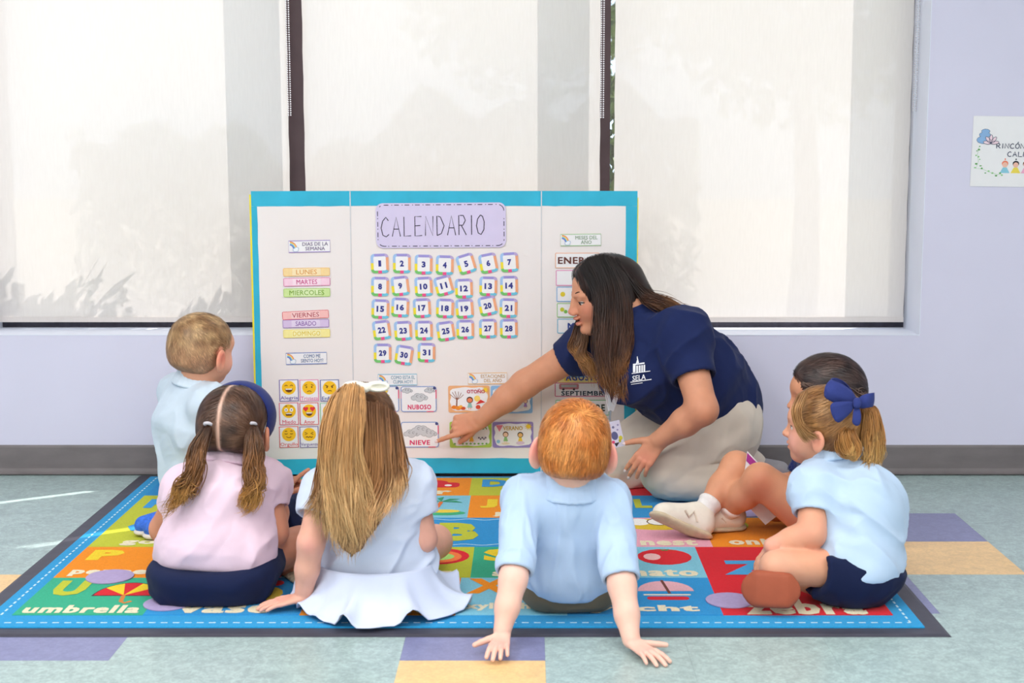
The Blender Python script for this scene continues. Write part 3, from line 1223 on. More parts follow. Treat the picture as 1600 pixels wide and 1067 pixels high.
WORD = ('one two three four five six seven eight nine ten eleven twelve thirteen fourteen fifteen sixteen seventeen eighteen nineteen '
        'twenty twenty-one twenty-two twenty-three twenty-four twenty-five twenty-six twenty-seven twenty-eight twenty-nine thirty thirty-one').split()
for nnum, (px, py, tl) in NUM.items():
    e = stick('number_card', 'm', px, py, 'small rainbow-edged card printed with the number %s' % WORD[nnum - 1], 'number card', 'number cards on the calendar board', tl)
    if ring_proto is None:
        s0 = sheet(e, cw - .002, ch_ - .002, .011, paper, .0010)
        r0 = art('rainbow_border', ring_shapes, e, base=.0010)
        ring_proto = (s0.data, r0.data)
    else:
        link('card', ring_proto[0], None, e)
        link('rainbow_border', ring_proto[1], None, e)
    s = str(nnum)
    text('numeral', s, e, 0, 0, (.0125 if len(s) == 1 else .0245) * (.7 if s == '1' else .88 if s == '11' else 1), .0195, navy, bold=.05, off=.0016)


# --- headings with a little rainbow
def heading(k, box, l1, l2, edge, txt, label):
    x0, y0, x1, y1 = box
    e = stick('heading_strip', k, (x0 + x1) / 2, (y0 + y1) / 2, label, 'heading strip', 'rainbow heading strips on the board', .8)
    w, h = (x1 - x0) * PXM, (y1 - y0) * PXM
    sheet(e, w, h, .0008)
    sh = [(stroke([(-w / 2, -h / 2), (w / 2, -h / 2), (w / 2, h / 2), (-w / 2, h / 2)], .0022, True), ink(edge))]
    cx, cz = -w / 2 + .003, -h * .18
    for i, c in enumerate([(232, 140, 90), (244, 214, 120), (120, 190, 220), (112, 120, 200)]):
        r = h * .60 - i * .0032
        sh.append((stroke(circ(cx, cz, r, r, 8, 0.05, 1.5), .0034), ink(c), 1))
    cl = [circ(cx + h * .42, cz - h * .10, h * .17, h * .14, 10), circ(cx + h * .62, cz - h * .02, h * .19, h * .17, 10), circ(cx + h * .52, cz - h * .17, h * .26, h * .12, 10)]
    sh += [(c, ink((176, 190, 214)), 2) for c in cl]
    sh += [([(p[0] * .80 + .2 * (cx + h * .54), p[1] * .80 + .2 * (cz - h * .09)) for p in c], ink((238, 242, 248)), 3) for c in cl]
    art('rainbow_print', sh, e, base=.0009)
    text('wording', l1 + '\n' + l2, e, w * .14, 0, w * (.62 if len(l1) > 9 else .55), h * .72, ink(txt), bold=.012, off=.0016)


heading('l', (452, 376, 515, 393.5), 'DIAS DE LA', 'SEMANA', (150, 120, 196), (120, 104, 140), 'small white heading strip reading DIAS DE LA SEMANA')
heading('l', (447.5, 551, 510, 568.5), 'COMO ME', 'SIENTO HOY?', (84, 112, 188), (92, 116, 160), 'small white heading strip reading COMO ME SIENTO HOY?')
heading('m', (591, 584.5, 651.5, 601.5), 'COMO ESTA EL', 'CLIMA HOY?', (116, 186, 216), (112, 150, 176), 'small white heading strip reading COMO ESTA EL CLIMA HOY?')
heading('m', (731.5, 582.5, 792, 599.5), 'ESTACIONES', 'DEL AÑO', (238, 190, 116), (196, 158, 104), 'small white heading strip reading ESTACIONES DEL AÑO')
heading('r', (876.5, 366, 938.5, 383.5), 'MESES DEL', 'AÑO', (160, 200, 140), (136, 160, 128), 'small white heading strip reading MESES DEL AÑO')

# --- weekday strips
for (x0, y0, x1, y1, s, fill, edge, tl, nm) in [
        (443, 418, 515, 431.5, 'LUNES', (250, 216, 150), (244, 190, 110), .5, 'orange'),
        (443.5, 433.5, 515.5, 447, 'MARTES', (250, 208, 226), (222, 100, 160), .8, 'pink'),
        (443.5, 450, 515.5, 464, 'MIERCOLES', (206, 230, 150), (168, 206, 100), .3, 'green'),
        (441.5, 485, 513.5, 498.5, 'VIERNES', (250, 190, 186), (226, 96, 104), 2.2, 'red'),
        (442, 498.5, 514, 512, 'SABADO', (216, 192, 228), (152, 110, 180), .5, 'purple'),
        (443, 514, 515.5, 527.5, 'DOMINGO', (250, 236, 150), (240, 220, 110), .5, 'yellow')]:
    e = stick('weekday_strip', 'l', (x0 + x1) / 2, (y0 + y1) / 2, '%s weekday strip printed %s on the left wing' % (nm, s), 'weekday strip', 'weekday strips on the left wing', tl)
    w, h = (x1 - x0) * PXM, (y1 - y0) * PXM
    sheet(e, w, h, .003)
    inn = rrect(-w / 2 + .0015, -h / 2 + .0015, w / 2 - .0015, h / 2 - .0015, .003, 3)
    lightf = tuple(int(v + (255 - v) * .35) for v in fill)
    sh = [(inn, ink(fill), 0), (stroke(inn, .0016, True), ink(edge), 1)]
    for i in range(7):
        for sg in (-1, 1):
            xx = sg * (w / 2 - .006 - i * .0045)
            sh.append((stroke([(xx, -h / 2 + .003), (xx, h / 2 - .003)], .0012), ink(lightf), 1))
    sh.append((rrect(-w * .30, -h * .40, w * .30, h * .40, .002, 2), ink(lightf), 2))
    art('striped_print', sh, e, base=.0009)
    tc_ = {'LUNES': (226, 160, 84), 'MARTES': (206, 70, 136), 'MIERCOLES': (132, 176, 70), 'VIERNES': (186, 86, 96), 'SABADO': (140, 92, 168), 'DOMINGO': (232, 206, 76)}[s]
    text('wording', s, e, 0, 0, w * (.44 if len(s) < 7 else .58 if len(s) < 8 else .74), h * .55, ink(tc_), bold=.01, off=.0022)

# --- feelings cards
m_face = ink((252, 196, 34))
brown = ink((110, 64, 20))
wht = ink((250, 250, 250))


def face(kind, r):
    sh = [(circ(0, 0, r, r, 24), m_face, 0)]
    ex, ez = r * .38, r * .18
    arc = lambda cx, cz, rx, rz, a, b, w=.0022: (stroke(circ(cx, cz, rx, rz, 8, math.radians(a), math.radians(b)), w), brown, 1)
    if kind == 'joy':
        sh += [arc(-ex, ez, r * .2, r * .2, 20, 160), arc(ex, ez, r * .2, r * .2, 20, 160),
               (circ(0, -r * .12, r * .55, r * .55, 12, math.pi, 2 * math.pi), brown, 1), (rrect(-r * .46, -r * .27, r * .46, -r * .13, .001, 2), wht, 2)]
    elif kind == 'sad':
        sh += [(circ(-ex, ez * .6, r * .1, r * .13, 10), brown, 1), (circ(ex, ez * .6, r * .1, r * .13, 10), brown, 1), arc(0, -r * .68, r * .32, r * .22, 20, 160),
               (stroke([(-r * .65, r * .34), (-r * .28, r * .5)], .002), brown, 1), (stroke([(r * .65, r * .34), (r * .28, r * .5)], .002), brown, 1)]
    elif kind == 'angry':
        sh += [(circ(-ex, ez * .5, r * .11, r * .13, 10), brown, 1), (circ(ex, ez * .5, r * .11, r * .13, 10), brown, 1), arc(0, -r * .6, r * .3, r * .2, 20, 160),
               (stroke([(-r * .65, r * .44), (-r * .2, r * .2)], .0026), brown, 1), (stroke([(r * .65, r * .44), (r * .2, r * .2)], .0026), brown, 1)]
    elif kind == 'fear':
        for s in (-1, 1):
            sh += [(circ(s * ex, ez, r * .25, r * .27, 12), wht, 1), (circ(s * ex, ez, r * .09, r * .1, 8), brown, 2), arc(s * ex, r * .62, r * .2, r * .12, 30, 150)]
        sh += [(rrect(-r * .45, -r * .68, r * .45, -r * .26, r * .16, 3), brown, 1), (rrect(-r * .38, -r * .42, r * .38, -r * .3, .001, 2), wht, 2)]
    elif kind == 'love':
        red = ink((232, 58, 62))
        for s in (-1, 1):
            c = s * r * .5
            sh += [(circ(c - r * .17, r * .42, r * .22, r * .22, 10), red, 1), (circ(c + r * .17, r * .42, r * .22, r * .22, 10), red, 1),
                   ([(c - r * .37, r * .34), (c, -r * .08), (c + r * .37, r * .34)], red, 1)]
        sh += [(circ(0, -r * .2, r * .5, r * .52, 12, math.pi, 2 * math.pi), brown, 1), (rrect(-r * .42, -r * .34, r * .42, -r * .21, .001, 2), wht, 2)]
    elif kind == 'proud':
        sh += [arc(-ex, r * .2, r * .2, r * .14, 200, 340), arc(ex, r * .2, r * .2, r * .14, 200, 340), arc(0, -r * .2, r * .36, r * .26, 200, 340),
               arc(-ex, r * .4, r * .2, r * .12, 40, 150), arc(ex, r * .4, r * .2, r * .12, 30, 140)]
    elif kind == 'upset':
        for s in (-1, 1):
            sh.append((stroke([(s * r * .6, r * .32), (s * r * .24, r * .14), (s * r * .6, -r * .02)], .0024), brown, 1))
        sh.append((stroke([(-r * .5, -r * .42), (-r * .3, -r * .3), (-r * .1, -r * .46), (r * .1, -r * .3), (r * .3, -r * .46), (r * .5, -r * .34)], .0028), brown, 1))
    else:
        sh += [(circ(-ex, ez, r * .1, r * .13, 10), brown, 1), (circ(ex, ez, r * .1, r * .13, 10), brown, 1), arc(0, -r * .2, r * .36, r * .2, 200, 340)]
    return sh


FE = [[('Alegria', 'joy', (112, 84, 168)), ('Tristeza', 'sad', (232, 120, 170)), ('Enfado', 'angry', (66, 84, 160))],
      [('Miedo', 'fear', (226, 84, 112)), ('Amor', 'love', (226, 76, 84)), ('', 'calm', (130, 196, 150))],
      [('Orgullo', 'proud', (226, 84, 88)), ('Verguenza', 'upset', (116, 84, 156)), ('', 'calm', (150, 120, 190))]]
FLAB = {'Alegria': 'laughing', 'Tristeza': 'sad', 'Enfado': 'frowning angry', 'Miedo': 'wide-eyed scared', 'Amor': 'heart-eyed', 'Orgullo': 'proud closed-eyed', 'Verguenza': 'squirming'}
for r_, (y0, y1) in enumerate([(592.5, 627), (628.5, 664), (665.5, 699.5)]):
    for c_, (x0, x1) in enumerate([(436.5, 466.5), (468.5, 498), (500.5, 530)]):
        cap, kind, edge = FE[r_][c_]
        lab = ('white feelings card with a %s yellow face captioned %s' % (FLAB[cap], cap)) if cap else \
            ('feelings card with green border mostly hidden behind the child in the dress' if r_ == 1 else 'lowest feelings card mostly hidden behind the child in the dress')
        e = stick('feelings_card', 'l' if c_ < 3 else 'm', (x0 + x1) / 2, (y0 + y1) / 2, lab, 'feelings card', 'feelings cards on the left wing', .6)
        w, h = (x1 - x0) * PXM, (y1 - y0) * PXM
        sheet(e, w, h, .0006)
        art('card_border', [(stroke([(-w / 2 + .0015, -h / 2 + .0015), (w / 2 - .0015, -h / 2 + .0015), (w / 2 - .0015, h / 2 - .0015), (-w / 2 + .0015, h / 2 - .0015)], .003, True), ink(edge))], e, base=.0009)
        fo = art('yellow_face', face(kind, w * .36), e, base=.0009)
        fo.location = (0, 0, h * .12)
        if cap:
            text('caption', cap, e, 0, -h * .36, w * min(.9, .13 * len(cap) + .05), h * (.17 if 'g' not in cap.lower() and 'p' not in cap else .2), ink(edge), bold=.008, off=.0014)


# --- weather cards
def cloud(cx, cz, s, curls=True):
    out, inn = [], []
    bl = [(-.55, -.05, .28), (-.2, .18, .34), (.22, .12, .36), (.58, -.05, .26), (0, -.12, .4)]
    g, w_ = ink((86, 84, 92)), ink((206, 206, 210))
    sh = []
    for x, z, r in bl:
        sh.append((circ(cx + x * s, cz + z * s * .8, r * s + .0009, r * s * .8 + .0009, 14), g, 0))
    for x, z, r in bl:
        sh.append((circ(cx + x * s, cz + z * s * .8, r * s, r * s * .8, 14), w_, 1))
    if curls:
        for x, z, r in bl[1:4]:
            sh.append((stroke(circ(cx + x * s, cz + z * s * .8, r * s * .35, r * s * .3, 8, .6, 5.2), .0010), g, 2))
    return sh


def weather(box, s, shapes, label, capw):
    x0, y0, x1, y1 = box
    e = stick('weather_card', 'm', (x0 + x1) / 2, (y0 + y1) / 2, label, 'weather card', 'weather cards under the calendar numbers', .3)
    w, h = (x1 - x0) * PXM, (y1 - y0) * PXM
    sheet(e, w, h, .007)
    o = rrect(-w / 2 + .001, -h / 2 + .001, w / 2 - .001, h / 2 - .001, .007, 3)
    sh = [(stroke(o, .0026, True), ink((128, 152, 206)), 0), (stroke([(w / 2 - .001, h * .02), (w / 2 - .001, h * .36)], .0034), ink((232, 92, 130)), 1),
          (stroke([(w * .22, -h / 2 + .001), (w * .42, -h / 2 + .001)], .003), ink((232, 92, 130)), 1),
          (circ(w / 2 - .006, h / 2 - .006, .005, .005, 10), ink((74, 78, 128)), 1),
          (stroke([(-w / 2 + .001, h * .02), (-w / 2 + .001, h * .3)], .003), ink((226, 160, 190)), 1)]
    art('card_border', sh, e, base=.0009)
    art('weather_picture', shapes(w, h), e, base=.0009)
    if s:
        text('caption', s, e, w * capw[0], -h * .31, w * capw[1], h * .19, ink((222, 52, 106)), bold=.035, off=.0016)


def sunpic(w, h):
    sh = []
    for i in range(12):
        a = 2 * math.pi * i / 12
        c, s_ = math.cos(a), math.sin(a)
        p = [(c * .022 - s_ * .006, h * .14 + s_ * .022 + c * .006), (c * .033, h * .14 + s_ * .033), (c * .022 + s_ * .006, h * .14 + s_ * .022 - c * .006)]
        sh += [(stroke(p, .0014), ink((90, 84, 70)), 0), (p, ink((240, 208, 90)), 1)]
    return sh + [(circ(0, h * .14, .022, .022, 18), ink((246, 210, 84)), 2)]


weather((563, 603, 623.5, 643.5), '', sunpic, 'weather card with yellow sun, half hidden behind the cream hair bow', (0, .5))
weather((626.5, 603, 682, 643.5), 'NUBOSO', lambda w, h: cloud(-w * .32, h * .33, .020) + cloud(w * .32, h * .34, .021) + cloud(w * .02, h * .06, .032),
        'weather card with three grey clouds printed NUBOSO', (.02, .66))
weather((563, 658.5, 624.5, 699), '', lambda w, h: cloud(-.01, h * .1, .036), 'weather card left of the NIEVE card, mostly hidden behind the child in the dress', (0, .4))
weather((626.5, 658.5, 685.5, 699), 'NIEVE', lambda w, h: cloud(-w * .22, h * .04, .030) + cloud(w * .03, h * .18, .036) + cloud(w * .25, h * .04, .030),
        'weather card with puffy clouds printed NIEVE, under the pointing finger', (.0, .54))


# --- season cards
def season(box, s, edge, shapes, tcol, tpos, label):
    x0, y0, x1, y1 = box
    e = stick('season_card', 'm', (x0 + x1) / 2, (y0 + y1) / 2, label, 'season card', 'season cards on the board', .4)
    w, h = (x1 - x0) * PXM, (y1 - y0) * PXM
    sheet(e, w, h, .006, ink(edge))
    inner = []
    for i in range(40):
        t = 2 * math.pi * i / 40
        ex_, ez_ = math.cos(t), math.sin(t)
        q = 1 / max(abs(ex_) ** 6 + abs(ez_) ** 6, 1e-6) ** (1 / 6)
        wob = 1 + .035 * math.sin(8 * t)
        inner.append((ex_ * q * (w / 2 - .007) * wob, ez_ * q * (h / 2 - .006) * wob))
    art('card_panel', [(inner, paper)], e, base=.0009)
    art('season_picture', shapes(w, h), e, base=.0012)
    if s:
        text('caption', s, e, w * tpos[0], h * tpos[1], w * tpos[2], h * tpos[3], ink(tcol), bold=.03, off=.0030)


def kid(cx, cz, s, hair, skin, cl):
    return [(circ(cx, cz, s * 1.12, s * 1.12, 12), ink(hair), 1), (circ(cx, cz - s * .12, s * .86, s * .82, 12), ink(skin), 2),
            ([(cx - s * .9, cz - s * 2.7), (cx + s * .9, cz - s * 2.7), (cx + s * .4, cz - s * .9), (cx - s * .4, cz - s * .9)], ink(cl), 0),
            (stroke([(cx - s * .3, cz - s * 2.7), (cx - s * .3, cz - s * 3.3)], .002), ink(skin), 0), (stroke([(cx + s * .3, cz - s * 2.7), (cx + s * .3, cz - s * 3.3)], .002), ink(skin), 0)]


def sunc(cx, cz, r):
    return [(circ(cx, cz, r, r, 12), ink((246, 206, 60)), 1)] + [(stroke([(cx + math.cos(a) * r, cz + math.sin(a) * r), (cx + math.cos(a) * r * 1.6, cz + math.sin(a) * r * 1.6)], .0018), ink((244, 200, 60)), 1)
                                                               for a in [i * math.pi / 5 for i in range(10)]]


def autumn(w, h):
    br = ink((148, 92, 70))
    sh = [(stroke([(-w * .30, -h * .3), (-w * .29, h * .05)], .0042), br, 1)]
    for a in (-55, -35, -15, 8, 28, 50):
        t = math.radians(90 + a)
        sh.append((stroke([(-w * .29, -h * .02), (-w * .29 + math.cos(t) * .016, -h * .02 + math.sin(t) * .014), (-w * .29 + math.cos(t * 1.05) * .027, math.sin(t) * .026)], .0016), br, 1))
    for x, z, r, c in ((-.36, -.3, .009, (238, 130, 40)), (-.26, -.33, .010, (240, 146, 50)), (-.14, -.34, .008, (214, 90, 50)), (-.2, -.27, .006, (250, 180, 70))):
        sh.append((circ(w * x, h * z, r, r * .7, 10), ink(c), 2))
    sh += kid(w * .02, -h * .03, .0095, (84, 54, 44), (236, 130, 90), (150, 196, 190))
    sh += [([(w * .16, -h * .2), (w * .40, -h * .12), (w * .28, -h * .02)], ink((220, 60, 56)), 1), (circ(w * .22, -h * .3, .008, .007, 10), ink((222, 84, 60)), 1), (circ(w * .2, h * .02, .010, .010, 12), ink((250, 214, 110)), 0)]
    return sh + sunc(w * .40, h * .34, .007)


def spring(w, h):
    sh = kid(w * .02, h * .02, .009, (228, 160, 40), (240, 190, 120), (240, 184, 60))
    sh += kid(-w * .2, -h * .06, .007, (70, 60, 60), (240, 200, 170), (170, 160, 200))
    for i in range(9):
        sh.append((circ(-w * .38 + i * w * .095, -h * .35, .004, .003, 8), ink((120, 176, 90)), 2))
    for i in range(5):
        sh.append((circ(w * (.2 + .04 * i), -h * (.12 + .05 * (i % 2)), .003, .003, 8), ink((120, 110, 130)), 2))
    return sh


def summer(w, h):
    sh = kid(-w * .18, h * .02, .0085, (104, 66, 50), (242, 200, 168), (150, 200, 130))
    sh += kid(w * .18, h * .0, .0085, (50, 40, 40), (240, 190, 120), (244, 206, 70))
    sh += [([(-w * .42, h * .38), (-w * .24, h * .38), (-w * .33, h * .12)], ink((232, 130, 150)), 1), (circ(-w * .36, -h * .26, .006, .006, 10), ink((150, 200, 226)), 1),
           (circ(w * .18, -h * .32, .014, .006, 12), ink((224, 200, 220)), 1), (circ(-w * .18, -h * .34, .014, .004, 12), ink((240, 220, 190)), 0)]
    return sh + sunc(w * .38, h * .32, .0075)


def winter(w, h):
    sh = [(circ(w * .2, -h * .2, .012, .012, 12), ink((226, 232, 246)), 0), (circ(w * .2, -h * .01, .009, .009, 12), ink((226, 232, 246)), 1), (circ(-w * .36, h * .32, .007, .007, 10), ink((190, 214, 240)), 0)]
    return sh + kid(w * .33, -h * .06, .007, (120, 90, 150), (240, 200, 170), (170, 140, 210))


season((700.5, 602, 765, 644.5), 'OTOÑO', (240, 178, 128), autumn, (200, 66, 90), (.17, .30, .44, .17), 'orange-bordered season card printed OTOÑO with a bare tree')
season((767, 602, 832, 646), '', (142, 186, 230), winter, (90, 120, 180), (0, .3, .4, .16), 'blue-bordered season card half covered by the pointing arm')
season((702.5, 658, 768, 699.5), 'PRIMAVERA', (176, 206, 84), spring, (110, 170, 80), (.04, .28, .72, .17), 'green-bordered season card partly covered by the pointing hand')
season((769.5, 658.5, 833.5, 699.5), 'VERANO', (152, 134, 196), summer, (206, 170, 90), (.0, .26, .48, .16), 'purple-bordered season card printed VERANO with sun')

# --- month strips
MON = [('ENERO', (868, 395, 936, 418.5), (242, 186, 156), (110, 66, 60)), ('', (869, 422, 937, 446), (232, 150, 196), None), ('', (870, 448, 938, 471), (128, 176, 224), None),
       ('', (870.5, 473.5, 938, 495.5), (150, 200, 130), None), ('MAYO', (871, 498, 938, 520.5), (116, 186, 216), (52, 74, 150)),
       ('AGOSTO', (872, 580.5, 942, 598), (126, 178, 224), (60, 76, 150)), ('SEPTIEMBRE', (867, 597.5, 950, 619.5), (206, 96, 140), (56, 70, 84)),
       ('OCTUBRE', (868, 624.5, 952, 649), (134, 196, 140), (60, 70, 60))]
ML = ['orange-edged month strip printed ENERO, top of the right wing', 'pink-edged month strip second on the right wing, behind the kneeling adult\'s head',
      'blue-edged month strip with a yellow picture beside the kneeling adult\'s forehead', 'green-edged month strip beside the kneeling adult\'s nose', 'blue-edged month strip starting with M beside the kneeling adult\'s chin',
      'blue month strip printed AGOSTO below the sleeve', 'pink-edged month strip printed SEPTIEMBRE with a bus picture', 'green-edged month strip printed OCTUBRE above the child leaning back']
for (s, (x0, y0, x1, y1), edge, tcol), lab in zip(MON, ML):
    e = stick('month_strip', 'r', (x0 + x1) / 2, (y0 + y1) / 2, lab, 'month strip', 'month strips on the right wing', .3)
    w, h = (x1 - x0) * PXM, (y1 - y0) * PXM
    sheet(e, w, h, .002)
    sh = [(stroke(rrect(-w / 2 + .001, -h / 2 + .001, w / 2 - .001, h / 2 - .001, .002, 2), .0026, True), ink(edge), 0)]
    if s == 'AGOSTO':
        sh = [(rrect(-w / 2, -h * .02, w / 2, h / 2, .002, 2), ink((142, 192, 232)), 0), (rrect(-w / 2, -h / 2, w / 2, 0, .002, 2), ink((238, 222, 150)), 0), (circ(-w * .3, -h * .2, .010, .006, 10), ink((232, 200, 70)), 1)]
    if s == 'SEPTIEMBRE':
        sh += [(rrect(-w * .42, h * .02, -w * .05, h * .42, .004, 2), ink((196, 130, 140)), 1), (rrect(-w * .38, h * .18, -w * .09, h * .34, .001, 2), ink((180, 190, 190)), 2), (circ(-w * .34, h * .02, .004, .004, 8), ink((70, 66, 70)), 2), (circ(-w * .14, h * .02, .004, .004, 8), ink((70, 66, 70)), 2)]
    if s == '' and edge == (128, 176, 224):
        sh.append((circ(-w * .36, 0, .008, .008, 10), ink((230, 206, 60)), 1))
    if s == '' and edge == (150, 200, 130):
        sh += [(circ(-w * .38, h * .05, .007, .007, 10), ink((206, 206, 60)), 1), (circ(-w * .3, -h * .1, .006, .006, 10), ink((130, 190, 90)), 1)]
    art('strip_print', sh, e, base=.0009)
    if s:
        hh = {'SEPTIEMBRE': .34, 'AGOSTO': .6}.get(s, .46)
        text('wording', s, e, w * (.06 if s != 'ENERO' else -.03), -h * (.26 if s == 'SEPTIEMBRE' else .0), w * {'SEPTIEMBRE': .88, 'OCTUBRE': .72, 'ENERO': .82, 'MAYO': .64, 'AGOSTO': .78}[s], h * hh, ink(tcol), bold=.035, off=.0020)

# ================================================================== poster on the right wall
pl, pr = at(1518, 240, WY).x, at(1518, 240, WY).x + .30
pz1, pz0 = at(1560, 182, WY).z, at(1560, 292, WY).z
po = tag(empty('wall_poster', ((pl + pr) / 2, WY - .001, (pz0 + pz1) / 2), (0, math.radians(.8), 0)), 'white paper poster with stacked blue stones taped on the right wall', 'poster')
pw, ph_ = pr - pl, pz1 - pz0
art('paper', [(rrect(-pw / 2, -ph_ / 2, pw / 2, ph_ / 2, .001, 1), mat('poster_paper', (236, 234, 236), rough=.5, var=.01))], po, base=0, thick=.0008)
out_, blue_ = ink((62, 68, 96)), ink((140, 178, 220))
pm = (at(1600, 240, WY).x - at(1500, 240, WY).x) / 100


def PP(px, py):
    return ((px - 1518) * pm - pw / 2, ph_ / 2 - (py - 182) * pm)


sh = []
for (px, py, rx, ry) in ((1534.5, 219, 9.5, 5.5), (1537, 211, 8.5, 4.2), (1538, 205.5, 6.5, 3.2)):
    c = PP(px, py)
    sh += [(circ(c[0], c[1], rx * pm + .001, ry * pm + .001, 16), out_, 0), (circ(c[0], c[1], rx * pm, ry * pm, 16), blue_, 1)]
pink_ = ink((238, 212, 222))
for (px, py, a, l_) in ((1541, 223, 170, 6), (1543, 219, 130, 6.5), (1547, 217.5, 90, 7), (1551, 219, 50, 6.5), (1553, 223, 8, 6.5)):
    c = PP(px, py)
    t = math.radians(a)
    pet = []
    for i in range(12):
        q = 2 * math.pi * i / 12
        ex_, ez_ = math.cos(q) * l_ * pm, math.sin(q) * 2.6 * pm
        pet.append((c[0] + ex_ * math.cos(t) - ez_ * math.sin(t), c[1] + ex_ * math.sin(t) + ez_ * math.cos(t)))
    sh += [(pet, pink_, 2), (stroke(pet, .0014, True), out_, 3)]
art('stones_and_lotus', sh, po, base=.0008)
gr = [ink((90, 160, 84)), ink((140, 196, 130))]
rr = random.Random(4)
sh = []
for (px, py) in ((1530, 229, ), (1526, 236), (1529, 234), (1525, 243), (1531, 249), (1526, 256), (1524.5, 262), (1535, 263), (1533, 259), (1546, 267), (1541, 270), (1552, 270), (1558, 274), (1564, 270), (1567, 273), (1529, 245)):
    c = PP(px, py)
    sh.append((circ(c[0], c[1], rr.uniform(1.0, 2.2) * pm, rr.uniform(.9, 1.6) * pm, 7), gr[rr.random() < .35], 0))
sh.append((stroke([PP(1529, 230), PP(1527, 242), PP(1529, 252), PP(1526, 263), PP(1536, 264), PP(1548, 269), PP(1560, 272), PP(1568, 272)], .0008), gr[1], 0))
art('ivy_border', sh, po, base=.0008)
sh = []
for px, hair, cl in ((1571, (236, 130, 100), (140, 200, 220)), (1588, (44, 40, 52), (238, 216, 90)), (1604, (120, 70, 60), (236, 170, 200))):
    c = PP(px, 257)
    sh += [(circ(c[0], c[1] + .004, .0105, .0095, 12), ink(hair), 0), (circ(c[0], c[1], .0085, .0085, 12), ink((240, 190, 170)), 1), ([(c[0] - .016, c[1] - .026), (c[0] + .016, c[1] - .026), (c[0] + .006, c[1] - .008), (c[0] - .006, c[1] - .008)], ink(cl), 0),
           (circ(c[0], c[1] + .018, .0022, .003, 8), ink(hair), 0)]
art('children_print', sh, po, base=.0008)
q = PP(1556, 231.5)
handwrite('lettering', 'RINCÓN', po, q[0], q[1], 6.4 * pm, 7.5 * pm, 1.8 * pm, .0026, out_, .0012)
q = PP(1574, 244)
handwrite('lettering', 'CALMA', po, q[0], q[1], 6.4 * pm, 7.5 * pm, 1.8 * pm, .0026, out_, .0012)
# ================================================================== alphabet rug
RX0, RX1, RY0, RY1 = -1.275, 0.928, 3.005, 4.562
rug = tag(empty('alphabet_rug', ((RX0 + RX1) / 2, (RY0 + RY1) / 2, 0)), 'colourful alphabet rug with picture squares and black rubber edge', 'rug')
RCX, RCY = rug.location.x, rug.location.y


def carpet(name, rgb):
    return mat('rug_' + name, rgb, rough=.95, var=.10, scale=320, bump=.5, bscale=600, spec=.08, sheen=.08)


m_rub = mat('rubber_edge', (68, 67, 78), rough=.45, var=.12, scale=20, bump=.1, bscale=40)
hw, hd = (RX1 - RX0) / 2, (RY1 - RY0) / 2
# rubber backing with a bevelled lip
ins = .010
vv = [(-hw, -hd, .0005), (hw, -hd, .0005), (hw, hd, .0005), (-hw, hd, .0005), (-hw + ins, -hd + ins, .0045), (hw - ins, -hd + ins, .0045), (hw - ins, hd - ins, .0045), (-hw + ins, hd - ins, .0045)]
link('rubber_backing', pymesh('rubber_backing', vv, BOXF), m_rub, rug)
bx, byf, byb = .046, .046, .040
FX0, FX1, FY0, FY1 = RX0 + bx, RX1 - bx, RY0 + byf, RY1 - byb
RBLUE = (44, 150, 206)
boxes('carpet_field', [(FX0 - RCX, FY0 - RCY, .003, FX1 - RCX, FY1 - RCY, .0085)], carpet('blue', RBLUE), rug, .002)
# dashed stitching
sh = []
iw = .026
x0, x1, y0, y1 = FX0 + iw - RCX, FX1 - iw - RCX, FY0 + iw - RCY, FY1 - iw - RCY
x = x0
while x < x1:
    for yy in (y0, y1):
        sh.append((stroke([(x, yy), (min(x + .015, x1), yy)], .0045), carpet('stitch', (196, 226, 236))))
    x += .027
y = y0
while y < y1:
    for xx in (x0, x1):
        sh.append((stroke([(xx, y), (xx, min(y + .015, y1))], .0045), carpet('stitch', (196, 226, 236))))
    y += .027
art('stitching', sh, rug, base=.0086, plane='floor')

GX0, GX1 = FX0 + .052, FX1 - .052
YR = [onfloor(700, y).y for y in (967, 908.5, 860, 814, 779, 751)]
GW = GX1 - GX0
ORANGE, LIME, GREEN, LBLUE, RED, PINK = (238, 140, 22), (188, 192, 52), (52, 168, 132), (126, 192, 214), (214, 30, 44), (232, 164, 184)
YELLOW, CREAM = (236, 204, 40), (232, 220, 190)
MC = {'o': ORANGE, 'l': LIME, 'g': GREEN, 'b': LBLUE, 'r': RED, 'p': PINK, 'B': (40, 142, 204), 'd': (30, 118, 190)}


def square(xa, xb, row, c, top=None):
    y0, y1 = YR[row], YR[(row if top is None else top) + 1]
    return boxes('carpet_square', [((xa - xb) / 2, (y0 - y1) / 2, -.001, (xb - xa) / 2, (y1 - y0) / 2, .0012)], carpet('sq_' + c, MC[c]), rug,
                 loc=((xa + xb) / 2 - RCX, (y0 + y1) / 2 - RCY, .0086)), xb - xa, y1 - y0


def fill(o, w, h, letter, lcol, word, lpos=(-.28, .22), lsz=(.26, .34), pic=None, wpos=(0, -.36), ww=None):
    if letter:
        text('letter', letter, o, w * lpos[0], h * lpos[1], w * lsz[0], h * lsz[1], carpet('ink_%d_%d_%d' % lcol, lcol), bold=.06, off=.0019, plane='floor')
    if word:
        text('word', word, o, w * wpos[0], h * wpos[1], w * (ww or min(.86, .15 * len(word))), h * .2, carpet('ink_cream', CREAM), bold=.05, off=.0019, plane='floor')
    if pic:
        art('picture', pic, o, base=.0013, plane='floor')


cI = lambda rgb: carpet('ink_%d_%d_%d' % rgb, rgb)
X6 = [onfloor(px, 938).x for px in (0, 247, 482, 716, 884, 1118)] + [GX1]
X6[0] = GX0
